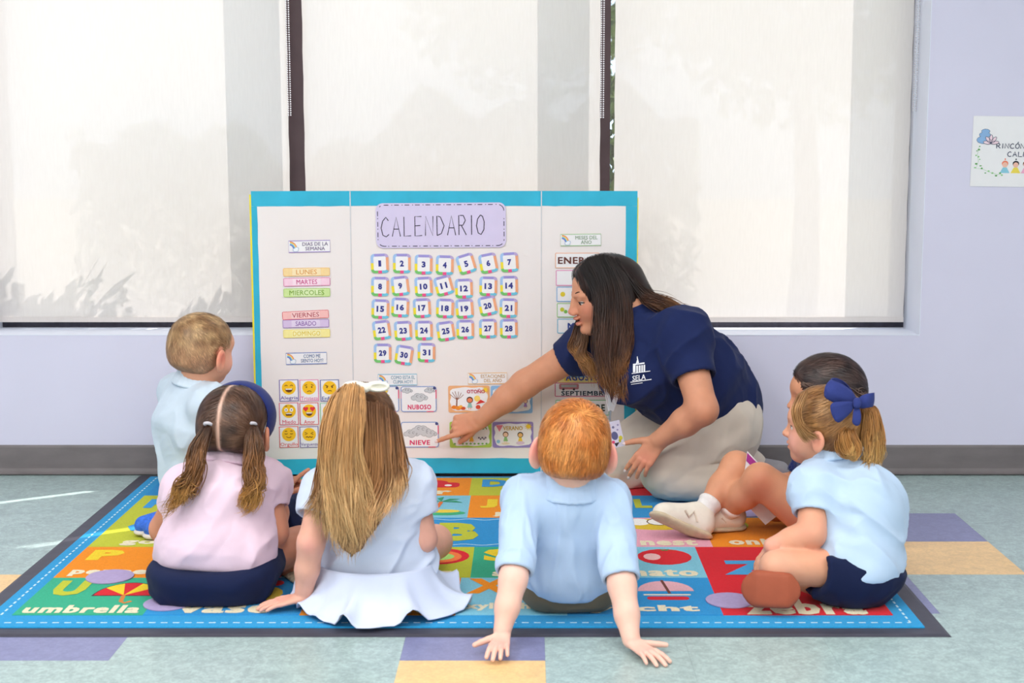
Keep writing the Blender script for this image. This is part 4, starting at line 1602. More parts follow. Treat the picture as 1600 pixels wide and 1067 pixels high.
# front row U V W X Y Z
o, w, h = square(X6[0], X6[1], 0, 'g')
umb = []
for i, c in enumerate([RED, YELLOW, RED, YELLOW, RED]):
    a0, a1 = math.pi * i / 5, math.pi * (i + 1) / 5
    umb.append(([(w * .22, h * .0)] + circ(w * .22, h * .0, w * .24, h * .34, 4, a0, a1), cI(c), 1))
umb += [(circ(w * .22, -.004, w * .255, h * .37, 16, 0, math.pi), cI((70, 50, 60)), 0), (stroke([(w * .22, 0), (w * .24, -h * .16), (w * .28, -h * .2), (w * .32, -h * .15)], .010), cI((206, 128, 60)), 0)]
fill(o, w, h, 'U', LIME, 'umbrella', (-.26, .2), (.26, .42), umb, ww=.9)
o, w, h = square(X6[1], X6[2], 0, 'B')
vase = [(circ(w * .18, h * .05, w * .14, h * .2, 14), cI((226, 190, 60)), 0), (circ(w * .12, h * .34, w * .05, h * .08, 10), cI(RED), 1), (circ(w * .24, h * .34, w * .05, h * .08, 10), cI(RED), 1), (circ(w * .18, h * .40, w * .05, h * .08, 10), cI(PINK), 1)]
fill(o, w, h, 'V', YELLOW, 'vase', pic=vase)
o, w, h = square(X6[2], X6[3], 0, 'o')
fill(o, w, h, 'W', LBLUE, 'whale', pic=[(circ(w * .15, h * .1, w * .2, h * .22, 16), cI((40, 90, 170)), 0), ([(w * .32, h * .1), (w * .44, h * .28), (w * .42, 0)], cI((40, 90, 170)), 0)])
o, w, h = square(X6[3], X6[4], 0, 'b')
fill(o, w, h, 'X', ORANGE, 'xylophone', (-.22, .26), (.42, .42), ww=.95, wpos=(.04, -.3))
o, w, h = square(X6[4], X6[5], 0, 'B')
boat = [(circ(w * .18, h * .12, w * .19, h * .28, 12, 0, math.pi), cI((226, 170, 180)), 0), (rrect(w * .04, -h * .12, w * .32, -h * .03, .01, 2), cI(RED), 0), (rrect(w * .02, -h * .0, w * .34, h * .03, .004, 2), cI((240, 226, 200)), 1), (stroke([(w * .17, h * .42), (w * .20, h * .05)], .007), cI((110, 60, 50)), 2)]
fill(o, w, h, 'Y', LIME, 'yacht', (-.28, .2), (.24, .4), boat, ww=.72)
o, w, h = square(X6[5], X6[6], 0, 'r', 1)
fill(o, w, h, 'Z', (70, 160, 214), 'zebra', (-.20, .16), (.36, .22), [(circ(w * .2, h * .28, w * .14, h * .08, 12), cI((92, 70, 64)), 0)], wpos=(.0, -.40), ww=.72)
# second row P Q R S T
X5 = [GX0, onfloor(282, 885).x, onfloor(452, 885).x, onfloor(590, 885).x, onfloor(738, 885).x, onfloor(900, 885).x, X6[5]]
o, w, h = square(X5[0], X5[1], 1, 'o')
fill(o, w, h, 'P', YELLOW, 'pepper', (-.24, .22), (.30, .34), ww=.80)
o, w, h = square(X5[1], X5[2], 1, 'p')
fill(o, w, h, 'Q', (60, 120, 190), 'queen')
o, w, h = square(X5[2], X5[3], 1, 'b')
fill(o, w, h, 'R', ORANGE, '')
o, w, h = square(X5[3], X5[4], 1, 'l')
fill(o, w, h, '', LIME, 'ring', pic=[(circ(w * .12, h * .18, w * .34, h * .27, 20), cI(RED), 0), (circ(w * .12, h * .16, w * .26, h * .2, 20), cI((236, 120, 60)), 1), (circ(w * .12, h * .16, w * .18, h * .12, 20), cI((160, 206, 110)), 2)])
o, w, h = square(X5[4], X5[5], 1, 'g')
fill(o, w, h, 'S', YELLOW, 'sock', (-.25, .22), (.30, .40))
o, w, h = square(X5[5], X5[6], 1, 'b')
tom = [(circ(w * .22, h * .16, w * .22, h * .26, 18), cI(RED), 0), (circ(w * .12, h * .16, w * .07, h * .11, 12), cI((240, 190, 190)), 1)]
for a in (-60, -20, 20, 60):
    t = math.radians(90 + a)
    tom.append(([(w * .24 - .006, h * .36), (w * .24 + math.cos(t) * .035, h * .36 + math.sin(t) * .03 - .012), (w * .24 + .006, h * .36)], cI((60, 140, 70)), 2))
fill(o, w, h, 'T', (60, 140, 200), 'tomato', (-.3, .2), (.22, .38), tom, ww=.88)
# third row G | A B C band | N O
X3 = [GX0, onfloor(330, 835).x, onfloor(680, 838).x, onfloor(960, 838).x, onfloor(1104, 838).x, GX1]
yg = onfloor(300, 781).y
save = YR[3]
o, w, h = square(X3[0], X3[1], 2, 'l')
h0 = h
fill(o, w, h, 'G', (54, 150, 214), 'goat', (-.12, .18), (.42, .40), wpos=(.06, -.36))
o, w, h = square(X3[1], X3[3], 2, 'B')
for i, (s, c) in enumerate((('A', ORANGE), ('B', LIME), ('C', RED))):
    cx = (onfloor((560, 716, 880)[i], 838).x - (X3[1] + X3[3]) / 2) / w
    text('letter', s, o, w * cx, 0, .115, h * .62, cI(c), bold=.06, off=.0019, plane='floor')
for zz in (-.43, .43):
    wv = [(-w / 2 + w * i / 80, h * zz + .006 * math.sin(i * .9)) for i in range(81)]
    art('wavy_stitch', [(stroke(wv, .004), cI((196, 226, 236)))], o, base=.0013, plane='floor')
o, w, h = square(X3[3], X3[4], 2, 'p')
nest = [(circ(w * .0, h * .26, w * .44, h * .2, 18), cI((226, 190, 50)), 0)] + [(circ(w * dx, h * .34, w * .13, h * .12, 12), cI((244, 240, 236)), 1) for dx in (-.2, 0.02, .22)] + [(stroke(circ(w * .02, h * .34, w * .13, h * .12, 12), .004, True), cI((120, 90, 60)), 2)]
fill(o, w, h, '', PINK, 'nest', pic=nest, wpos=(.05, -.36), ww=.6)
o, w, h = square(X3[4], X3[5], 2, 'o')
fill(o, w, h, 'O', LIME, 'onion', (.28, .2), (.2, .36), [(circ(-w * .28, h * .24, w * .16, h * .2, 14), cI((190, 200, 50)), 0)], wpos=(-.08, -.34), ww=.56)
# fourth row
X4 = [GX0, onfloor(360, 796).x, onfloor(560, 796).x, onfloor(733, 796).x, onfloor(870, 796).x, onfloor(976, 796).x, onfloor(1110, 796).x, GX1]
for i, (c, L, lc, wd) in enumerate([('l', 'F', (54, 150, 214), ''), ('p', 'H', (60, 120, 190), 'hat'), ('b', 'I', ORANGE, ''), ('o', 'J', YELLOW, 'jug'), ('g', 'K', ORANGE, 'kite'), ('B', 'L', LIME, ''), ('b', 'M', RED, 'moon')]):
    o, w, h = square(X4[i], X4[i + 1], 3, c)
    pic = None
    if L == 'I':
        pic = [(circ(w * .28, -h * .30, w * .2, h * .10, 14), cI((60, 170, 120)), 0), (circ(w * .27, -h * .22, w * .16, h * .07, 12), cI((236, 206, 70)), 1), (stroke([(w * .2, -h * .2), (w * .24, h * .2)], .012), cI((226, 110, 50)), 1)] + \
              [([(w * .24, h * .2), (w * (.24 + .2 * math.cos(t)), h * (.2 + .22 * math.sin(t))), (w * (.24 + .13 * math.cos(t + .4)), h * (.22 + .14 * math.sin(t + .4)))], cI((50, 150, 110)), 2) for t in (-.2, .6, 1.5, 2.4, 3.2)]
    fill(o, w, h, L, lc, wd, (-.28, .12), (.2, .4), pic, wpos=(.0, -.36))
# back row
XB = [GX0, onfloor(400, 765).x, onfloor(560, 765).x, onfloor(735, 765).x, onfloor(872, 765).x, onfloor(960, 765).x, GX1]
for i, (c, L, lc, wd) in enumerate([('B', 'A', LIME, ''), ('g', 'B', LIME, 'ball'), ('o', '', ORANGE, 'car'), ('l', 'D', (54, 150, 214), 'dog'), ('o', 'E', LBLUE, ''), ('r', '', RED, '')]):
    o, w, h = square(XB[i], XB[i + 1], 4, c)
    pic = None
    if wd == 'car':
        pic = [(rrect(w * .0, -h * .06, w * .40, h * .22, .02, 3), cI(RED), 0), (circ(w * .16, h * .2, w * .14, h * .16, 12), cI(RED), 0), (circ(w * .30, h * .05, .012, .012, 10), cI((244, 240, 236)), 1)]
    fill(o, w, h, L, lc, wd, (-.22, .18), (.3, .42), pic, wpos=(.12, -.34))

# lavender spots lying on the rug
m_spot = mat('felt_lavender', (172, 156, 196), rough=.9, var=.05, scale=90)
for (px, py, rad, label) in [(172, 908, .058, 'lavender felt floor spot on the word pepper'), (1140.5, 945.5, .057, 'lavender felt floor spot beside the word zebra'),
                             (1168, 806, .055, 'lavender felt floor spot under the bare bent legs'), (262, 950, .055, 'lavender felt floor spot half under the navy skirt')]:
    p = onfloor(px, py)
    vv = [(rad * math.cos(2 * math.pi * i / 28), rad * math.sin(2 * math.pi * i / 28), z) for z in (0, .0022) for i in range(28)]
    ff = [tuple(range(27, -1, -1)), tuple(range(28, 56))] + [(i, (i + 1) % 28, 28 + (i + 1) % 28, 28 + i) for i in range(28)]
    o = link('floor_spot', pymesh('floor_spot', vv, ff), m_spot, None, (p.x, p.y, .0108))
    tag(o, label, 'floor spot', 'lavender floor spots')
# ================================================================== people: shared builders
def skinmat(name, sss=.12):
    return mat('skin_' + name, (255, 255, 255), rough=.5, var=.03, scale=45, bump=.04, bscale=300, spec=.28, vcol=True, sss=sss)


def hairmat(name):
    return mat('hair_' + name, (255, 255, 255), rough=.42, var=.16, scale=110, spec=.45, vcol=True, stretch=(1, 1, .12))


def cloth(name, rgb, var=.03, bump=.25, bscale=700, sheen=.15, rough=.85):
    return mat('cloth_' + name, rgb, rough=rough, var=var, scale=14, bump=bump, bscale=bscale, spec=.12, sheen=sheen)


class Frame:
    """local frame of a head: x to its right, y forward, z up, unit = chin to crown"""

    def __init__(self, c, fwd, up, H):
        self.c = A3(c)
        f = nrm(fwd)
        u = A3(up) - f * (A3(up) @ f)
        u = nrm(u)
        x = np.cross(f, u)
        self.R = np.stack([x, f, u], 1)
        self.H = H

    def p(self, x, y, z):
        return self.c + self.R @ np.array([x, y, z]) * self.H

    def d(self, x, y, z):
        return self.R @ np.array([x, y, z], float)

    def local(self, P):
        return (P - self.c) @ self.R / self.H

    def rot(self, ax=0, ay=0, az=0):
        m = Matrix.Rotation(math.radians(az), 3, 'Z') @ Matrix.Rotation(math.radians(ay), 3, 'Y') @ Matrix.Rotation(math.radians(ax), 3, 'X')
        return self.R @ np.array(m)


def head(M, F, kid=True, ear=1.0, flare=18):
    H = F.H
    E = lambda x, y, z, rx, ry, rz, k=.05, op='u', R=None: M.ell(F.p(x, y, z), (rx * H, ry * H, rz * H), F.R if R is None else R, k * H, op)
    if kid:
        E(0, -.08, .12, .385, .465, .385)
        E(0, .09, -.16, .30, .29, .33, .10)
        for s in (-1, 1):
            E(s * .15, .17, -.20, .15, .15, .15, .10)
        E(0, .235, -.40, .10, .10, .09, .10)
        E(0, .27, .10, .25, .12, .12, .10)
        for s in (-1, 1):
            E(s * .145, .425, .0, .085, .075, .065, .06, 's')
        M.cone(F.p(0, .355, .0), F.p(0, .425, -.125), .022 * H, .045 * H, .05 * H)
        for s in (-1, 1):
            E(s * .042, .385, -.14, .034, .04, .03, .03)
        E(0, .372, -.238, .085, .036, .024, .03)
        E(0, .352, -.298, .078, .038, .028, .03)
        E(0, .40, -.268, .10, .05, .008, .012, 's')
        ex, ey, ez = .385, -.03, -.12
    else:
        E(0, -.09, .15, .345, .44, .35)
        E(0, .09, -.14, .27, .27, .34, .08)
        for s in (-1, 1):
            E(s * .15, .16, -.13, .12, .14, .14, .10)
            M.cone(F.p(s * .22, .0, -.25), F.p(s * .06, .24, -.43), .07 * H, .055 * H, .10 * H)
        E(0, .275, -.42, .085, .08, .07, .08)
        E(0, .27, .06, .24, .10, .06, .08)
        for s in (-1, 1):
            E(s * .14, .405, -.005, .085, .075, .06, .05, 's')
        M.cone(F.p(0, .345, .02), F.p(0, .440, -.135), .02 * H, .040 * H, .04 * H)
        for s in (-1, 1):
            E(s * .045, .41, -.165, .035, .045, .03, .03)
        ex, ey, ez = .35, -.03, -.06
        E(0, .385, -.14, .055, .065, .05, .03)
        E(0, .37, -.05, .035, .05, .09, .04)
        E(0, .385, -.238, .085, .042, .026, .025)
        E(0, .365, -.318, .078, .042, .030, .025)
        E(0, .425, -.276, .070, .055, .022, .010, 's')
    for s in (-1, 1):
        # upper lids over the eyeballs
        if kid:
            E(s * .145, .284, .034, .078, .076, .060, .012)
        else:
            E(s * .14, .266, .022, .080, .078, .066, .012)
    for s in (-1, 1):
        R = F.rot(az=s * flare, ax=-8)
        c = F.p(s * ex, ey, ez)
        out = R[:, 0] * s
        M.ell(c + out * .03 * H, (.038 * H * ear, .10 * H * ear, .145 * H * ear), R, .03 * H)
        M.ell(c + out * .075 * H + R[:, 1] * .012 * H, (.035 * H * ear, .062 * H * ear, .095 * H * ear), R, .02 * H, 's')
        M.ell(c + out * .02 * H - R[:, 2] * .115 * H * ear + R[:, 1] * .02 * H, (.028 * H, .05 * H, .05 * H), R, .03 * H)
    return M


def headbox(F, m=.62):
    e = np.abs(F.R) @ np.array([m - .08, m, m - .03]) * F.H
    return F.c - e, F.c + e


def hand(M, w, f, n, side, L, curl=None, spread=.16, thumb=(.75, .6, -.15), tcurl=(.15, .2), fat=1.0, fing=(0, 1, 2, 3), boxes_=None, cell=.0018):
    """w wrist, f pointing direction, n back-of-hand direction, side +1/-1 where the thumb lies; returns finger tips"""
    w, f = A3(w), nrm(f)
    n = nrm(A3(n) - f * (A3(n) @ f))
    s = np.cross(f, n) * side
    curl = curl or [(.2, .25, .2)] * 4
    k = .030 * L
    offs = (.155, .055, -.048, -.145)
    kf = (.50, .525, .505, .455)
    lens = (.40, .445, .405, .325)
    rad = (.052 * fat, .053 * fat, .050 * fat, .044 * fat)
    tips = []
    pts = [w]
    for i in range(4):
        kn = w + f * kf[i] * L + s * offs[i] * L
        M.cone(w + s * offs[i] * .55 * L + f * .02 * L, kn - n * .012 * L, .085 * L, .062 * L, .06 * L, flat=(n, .78))
    M.cone(w - f * .10 * L, w + f * .12 * L, .115 * L, .12 * L, .07 * L, flat=(n, .74))
    for i in range(4):
        kn = w + f * kf[i] * L + s * offs[i] * L
        a = spread * (1.4, .45, -.5, -1.5)[i]
        d = nrm(f * math.cos(a) + s * math.sin(a))
        p = kn
        r = rad[i] * L
        for j, (fr, c) in enumerate(zip((.46, .30, .24), curl[i])):
            nn_ = nrm(n - d * (n @ d)) if j == 0 else nn_
            d0 = d
            d = nrm(d * math.cos(c) - nn_ * math.sin(c))
            nn_ = nrm(nn_ * math.cos(c) + d0 * math.sin(c))
            q = p + d * lens[i] * L * fr
            M.cone(p, q, r, r * .90, k * (1.0 if j == 0 else .5))
            p, r = q, r * .91
        tips.append((p, d))
        pts.append(p)
    # thumb
    d = nrm(f * thumb[0] + s * thumb[1] + n * thumb[2])
    p = w + f * .10 * L + s * .10 * L
    r = .085 * L
    for j, (fr, rr) in enumerate(((.20, .064 * fat), (.17, .056 * fat), (.15, .047 * fat))):
        if j:
            d = nrm(d * math.cos(tcurl[j - 1]) + (f * .7 - s * .7) * math.sin(tcurl[j - 1]))
        q = p + d * fr * L
        M.cone(p, q, r, rr * L, .05 * L if j == 0 else .02 * L)
        p, r = q, rr * L
    tips.append((p, d))
    pts.append(p)
    if boxes_ is not None:
        P = np.array(pts)
        boxes_.append((P.min(0) - .14 * L, P.max(0) + .14 * L, cell))
    return tips


def spots(base, marks):
    """skin colour: base tone plus natural flushes (ears, lips, knuckles, knees)"""
    b = np.array(lin(base))
    mk = [(A3(p), r, np.array(lin(c))) for p, r, c in marks]

    def f(V):
        C = np.tile(b, (len(V), 1))
        C *= (1 + .05 * vnoise(V * 28, 3))[:, None]
        for p, r, c in mk:
            w = np.exp(-((V - p) ** 2).sum(1) / (r * r))[:, None]
            C = C * (1 - w) + c * w
        return C
    return f


def folds(scale, amp, axis=None, seed=0, ridge=True, st=.72):
    """cloth creases: noise stretched along an axis"""
    ax = nrm(axis) if axis is not None else None

    def f(V):
        P = V * scale
        if ax is not None:
            P = P - np.outer(P @ ax, ax) * st
        v = vnoise(P, seed) * .65 + vnoise(P * 2.1, seed + 5) * .35
        if ridge:
            v = np.maximum(0, 1 - 2.6 * np.abs(v)) ** 1.4
        return amp * v
    return f


def calm(f, planes):
    """quieten creases close to hems: planes are (point, direction, reach)"""
    pl = [(A3(p), nrm(n), r) for p, n, r in planes]

    def g(V):
        w = np.ones(len(V))
        for p, n, r in pl:
            d = np.abs((V - p) @ n) + np.maximum(0, np.linalg.norm(V - p, axis=1) - r)
            w = w * np.clip(d / .035, .08, 1)
        return f(V) * w
    return g


def hmesh(name, parts, m, parent):
    V, Q, C = joinparts(parts)
    loc = np.array(parent.matrix_basis.translation)
    if parent.parent:
        loc = loc + np.array(parent.parent.matrix_basis.translation)
    return link(name, npmesh(name, V - loc, Q, C), m, parent)


def hcol(c1, c2, seed=0, sc=60):
    a, b = np.array(lin(c1)), np.array(lin(c2))

    def f(P, s=None):
        w = np.clip(.5 + .8 * vnoise(P * sc, seed), 0, 1)[:, None]
        return a * (1 - w) + b * w
    return f


def ombre(root, mid, tip, lo=.35, hi=.8, seed=0):
    a, b, c = (np.array(lin(x)) for x in (root, mid, tip))

    def f(P, s):
        s = np.clip(s + .12 * vnoise(P * 40, seed), 0, 1)
        w1 = np.clip((s - lo + .25) / .3, 0, 1)[:, None]
        w2 = np.clip((s - hi + .25) / .3, 0, 1)[:, None]
        q = a * (1 - w1) + b * w1
        return q * (1 - w2) + c * w2
    return f


def ball(name, c, r, m, parent, seg=16):
    vv, ff = [], []
    loc = np.array(parent.matrix_basis.translation)
    if parent.parent:
        loc = loc + np.array(parent.parent.matrix_basis.translation)
    c = A3(c) - loc
    for j in range(seg // 2 + 1):
        for i in range(seg):
            t, p = math.pi * j / (seg // 2), 2 * math.pi * i / seg
            vv.append((c[0] + r * math.sin(t) * math.cos(p), c[1] + r * math.sin(t) * math.sin(p), c[2] + r * math.cos(t)))
    for j in range(seg // 2):
        for i in range(seg):
            ff.append((j * seg + i, (j + 1) * seg + i, (j + 1) * seg + (i + 1) % seg, j * seg + (i + 1) % seg))
    return link(name, pymesh(name, vv, ff, True), m, parent)


def eyes(F, parent, kid=True, iris=(84, 58, 40), sides=(-1, 1)):
    """eyeball with iris and a lash line"""
    mw = mat('eye_white', (236, 230, 226), rough=.2, var=.02)
    mi = mat('eye_iris_%d' % iris[0], iris, rough=.2, var=.1)
    ml = mat('lash_dark', (44, 30, 28), rough=.6)
    for s in sides:
        y = .276 if kid else .262
        c = F.p(s * .145, y, -.012)
        e = ball('eye', c, .072 * F.H, mw, parent)
        ball('iris', c + F.d(0, 1, 0 if kid else -.45) * .040 * F.H, .037 * F.H, mi, e, 12)
        zl = .0 if kid else -.028
        P = np.array([[F.p(s * .145 + .070 * math.cos(t), y + .062 * math.sin(t) + .012, zl + .012 * math.sin(t)) for t in np.linspace(0, math.pi, 9)]])
        hmesh('eyelashes', [tubes(P, np.full((1, 9), .008 * F.H), np.tile(np.array(lin((50, 34, 30))), (9, 1)).reshape(1, 9, 3), 5)], ml, e)


def brows(F, parent, col, kid=True):
    y, z = (.385, .10) if kid else (.352, .085)
    m = mat('brow_%d' % col[0], col, rough=.7)
    for s in (-1, 1):
        P = np.array([[F.p(s * (.06 + .17 * t), y - .12 * t * t, z + .035 * math.sin(2.4 * t)) for t in np.linspace(0, 1, 8)]])
        R = (.013 * F.H * np.sin(np.linspace(.5, 2.9, 8)))[None, :]
        hmesh('eyebrow', [tubes(P, R, np.ones((1, 8, 3)), 6)], m, parent)


def pt(px, D, z):
    zc = D * _ct + (CAM_H - z) * _st
    return np.array([(px - CX) / FPX * zc, D, z])


def AT(px, py, D):
    return A3(at(px, py, D))


def ring(c, up, rx, ry, fwd, n=18, a0=0.0, a1=2 * math.pi):
    u = nrm(up)
    f = nrm(A3(fwd) - u * (A3(fwd) @ u))
    x = np.cross(f, u)
    return [A3(c) + x * rx * math.cos(t) + f * ry * math.sin(t) for t in np.linspace(a0, a1, n)]


def collar(name, c, up, fwd, rx, ry, m, parent, h=.022, gap=.6, th=.0045):
    """turned-down polo collar: stands up inside, folds over outside, open at the front"""
    M = Model(.006)
    u = nrm(up)
    a0, a1 = math.pi / 2 + gap, math.pi / 2 + 2 * math.pi - gap
    inn = ring(A3(c) + u * h * .55, u, rx, ry, fwd, 22, a0, a1)
    out = ring(A3(c) - u * h * .55, u, rx + .017, ry + .017, fwd, 22, a0, a1)
    for t in np.linspace(0, 1, 5):
        pts = [p * (1 - t) + q * t for p, q in zip(inn, out)]
        M.path(pts, [th] * len(pts))
    return solid(name, M, .0032, m, parent, it=2)


def person(px, D, label, group=None):
    e = empty('person', tuple(pt(px, D, 0)))
    return tag(e, label, 'person', group)


def sleeve_cut(M, a, b, r_in):
    """hollow the open end of a sleeve ending at b (coming from a)"""
    a, b = A3(a), A3(b)
    d = nrm(b - a)
    M.half(b, d, .003, b - .09, b + .09)
    M.cone(b - d * .03, b + d * .05, r_in, r_in * 1.05, .003, 's')


def front(M, n0):
    """evaluate the solids added since n0 first, so that their cuts spare the rest"""
    M.ops = M.ops[n0:] + M.ops[:n0]


def onrug(M, z=.0115):
    M.half((0, 0, z), (0, 0, -1), .003, (-9, RY0 + .01, -9), (9, 9, 9))


def shoe_sole(M, heel, toe, w, h, up=(0, 0, 1)):
    M.cone(heel, toe, w * .8, w, .01, flat=(up, h / w))
# ------------------------------------------------------------------ red-haired boy leaning back on his hands
def build_redhead():
    P = person(889, 3.24, 'child in light blue polo and brown trousers, leaning back on both hands')
    pel, che, nck = pt(889, 3.175, .088), pt(891, 3.165, .22), pt(893, 3.125, .318)
    shL, shR = pt(818, 3.125, .280), pt(953, 3.125, .272)
    elL, elR = AT(802, 905, 2.985), AT(972, 915, 2.985)
    wrL, wrR = AT(785, 984, 2.935), AT(986, 999, 2.91)
    F = Frame(AT(897, 694, 3.105), (.03, 1, .12), (.07, -.08, 1), .197)
    S = Model(.018)
    fine = []
    head(S, F, True, 1.3, 42)
    S.cone(F.p(0, -.10, -.30), nck, .043, .046, .02)
    S.cone(shL, shR, .036, .036, .03)
    S.cone(nck, pel, .05, .06, .03)
    for sh, el, wr in ((shL, elL, wrL), (shR, elR, wrR)):
        S.cone(sh, el, .037, .0305, .02)
        mid = el * .45 + wr * .55
        S.cone(el, mid, .0305, .0265, .012)
        S.cone(mid, wr, .0265, .0195, .012)
    fl = nrm((-.10, -1, -.06))
    hand(S, wrL + np.array([0, -.006, -.010]), fl, (0, -.25, 1), 1, .106, [(.12, .22, .12)] * 4, .10, (.55, .85, -.12), (.1, .1), 1.12, boxes_=fine)
    fr = nrm((.52, -.85, -.06))
    hand(S, wrR + np.array([.004, -.006, -.006]), fr, (.1, -.2, 1), -1, .108, [(.12, .2, .12)] * 4, .17, (.35, 1.0, -.08), (.1, .1), 1.12, boxes_=fine)
    # legs stretched out in front, crossed at the ankles
    for s, kx, fx in ((-1, 838, 905), (1, 945, 872)):
        hip = pt(889 + s * 38, 3.30, .085)
        kn = pt(kx, 3.53, .12)
        ft = pt(fx, 3.66, .045)
        S.cone(hip, kn, .055, .042)
        S.cone(kn, ft, .038, .028)
    lo, hi = headbox(F)
    fine.append((lo, hi, .0030))
    sk = spots((240, 192, 174), [(F.p(-.46, -.02, -.07), .028, (244, 150, 140)), (F.p(.46, -.02, -.07), .028, (244, 150, 140)),
                                (wrL + fl * .06, .03, (244, 178, 164)), (wrR + fr * .06, .03, (246, 182, 166)), (elL, .03, (248, 206, 194))])
    onrug(S)
    solid('body', S, .005, skinmat('fair'), P, fine, sk)
    eyes(F, P, True, (90, 110, 130))
    # polo shirt
    C = Model(.02)
    ax = nrm(nck - pel)
    C.cone(pel + ax * .02 - (.014, 0, 0), che, .110, .110, .03, flat=((0, 1, .2), .76))
    C.cone(pel + ax * .02 + (.014, 0, 0), che, .110, .110, .03, flat=((0, 1, .2), .76))
    C.cone(che, nck - ax * .035, .110, .070, .04, flat=((0, 1, .2), .78))
    low = nck + np.array([0, .0, -.045])
    C.cone(shL + (.010, 0, 0), low, .044, .050, .04)
    C.cone(shR - np.array([.010, 0, 0]), low, .044, .050, .04)
    C.cone(nck - ax * .02, nck - ax * .005, .056, .048, .02)
    n0 = len(C.ops)
    endL, endR = elL + (shL - elL) * .08, elR + (shR - elR) * .07
    for sh, en, ds in ((shL, endL, (.0, .0, 0)), (shR, endR, (0, 0, 0))):
        C.cone(sh, en, .043, .040, .018)
        C.cone(en + nrm(sh - en) * .012, en, .0425, .0425, .004)
        sleeve_cut(C, sh, en, .0335)
    front(C, n0)
    C.half(pel - ax * .030, -ax, .008)
    m = cloth('sky_blue', (184, 206, 236))
    fz = folds(24, .0062, (0, .12, 1), 3, st=.88)
    fz2 = folds(30, .0008, (.2, 0, 1), 8)
    shirt = solid('polo_shirt', C, .0042, m, P, it=3, disp=calm(lambda V: fz(V) + fz2(V), [(pel - ax * .030, ax, .2), (endL, shL - endL, .10), (endR, shR - endR, .10)]))
    collar('collar', nck + np.array([0, -.010, -.002]), ax + np.array([0, .1, .2]), (0, 1, .1), .053, .048, m, shirt, .036)
    # trousers
    T_ = Model(.02)
    T_.cone(pel - (.045, 0, .012), pel + (.045, 0, -.012), .076, .076, .03, flat=((0, 1, 0), .95))
    T_.cone(pel, pel + ax * .05, .085, .082, .03, flat=((0, 1, .4), .8))
    for s, kx in ((-1, 838), (1, 945)):
        T_.cone(pel + (s * .045, .02, -.01), pt(kx, 3.53, .12), .066, .052, .02)
        T_.cone(pt(kx, 3.53, .12), pt(889 + (889 - kx) * .3, 3.63, .055), .048, .040, .02)
    T_.half((0, 0, .0115), (0, 0, -1), .004)
    solid('trousers', T_, .005, cloth('olive_brown', (112, 98, 78)), P, disp=folds(22, .0025, (1, 0, .2), 4))
    # short thick hair, whorl near the crown
    Hc = Model(.02)
    H = F.H
    Hc.ell(F.p(0, -.085, .135), (.392 * H, .478 * H, .40 * H), F.R)
    Hc.ell(F.p(0, -.22, -.14), (.325 * H, .30 * H, .26 * H), F.R, .05)
    Hc.box(F.p(0, .62, -.22), (.6 * H, .42 * H, .52 * H), F.rot(ax=-12), .01, .02, 's')
    for s in (-1, 1):
        Hc.ell(F.p(s * .43, -.0, -.10), (.10 * H, .125 * H, .18 * H), F.R, .012, 's')
    Hc.half(F.p(0, -.3, -.30), F.d(0, -.35, -1), .02, F.c - .3, F.c + .3)
    V, Q = Hc.mesh(.004)
    V = relax(V, Q, 2)
    cf = hcol((196, 112, 46), (232, 156, 84), 2, 45)
    wh = F.p(.06, -.30, .46)

    def flow(p):
        d = p - wh
        up = F.R[:, 2]
        tw = np.cross(np.tile(up, (len(p), 1)), d)
        r = np.linalg.norm(d, axis=1, keepdims=True)
        return d / (r + 1e-6) + .55 * tw / (r + 1e-6) * np.exp(-r / .05) + np.array([0, 0, -.25]) + .35 * np.stack([vnoise(p * 30, 1), vnoise(p * 30, 2), vnoise(p * 30, 3)], 1)
    st = comb(Hc, pick(V, 9000), flow, .040, 5, .0008, (.0003, .0038), cf, .14)
    hmesh('hair', [(V, Q, cf(V) * .85), st], hairmat('red'), P)
    return P


build_redhead()
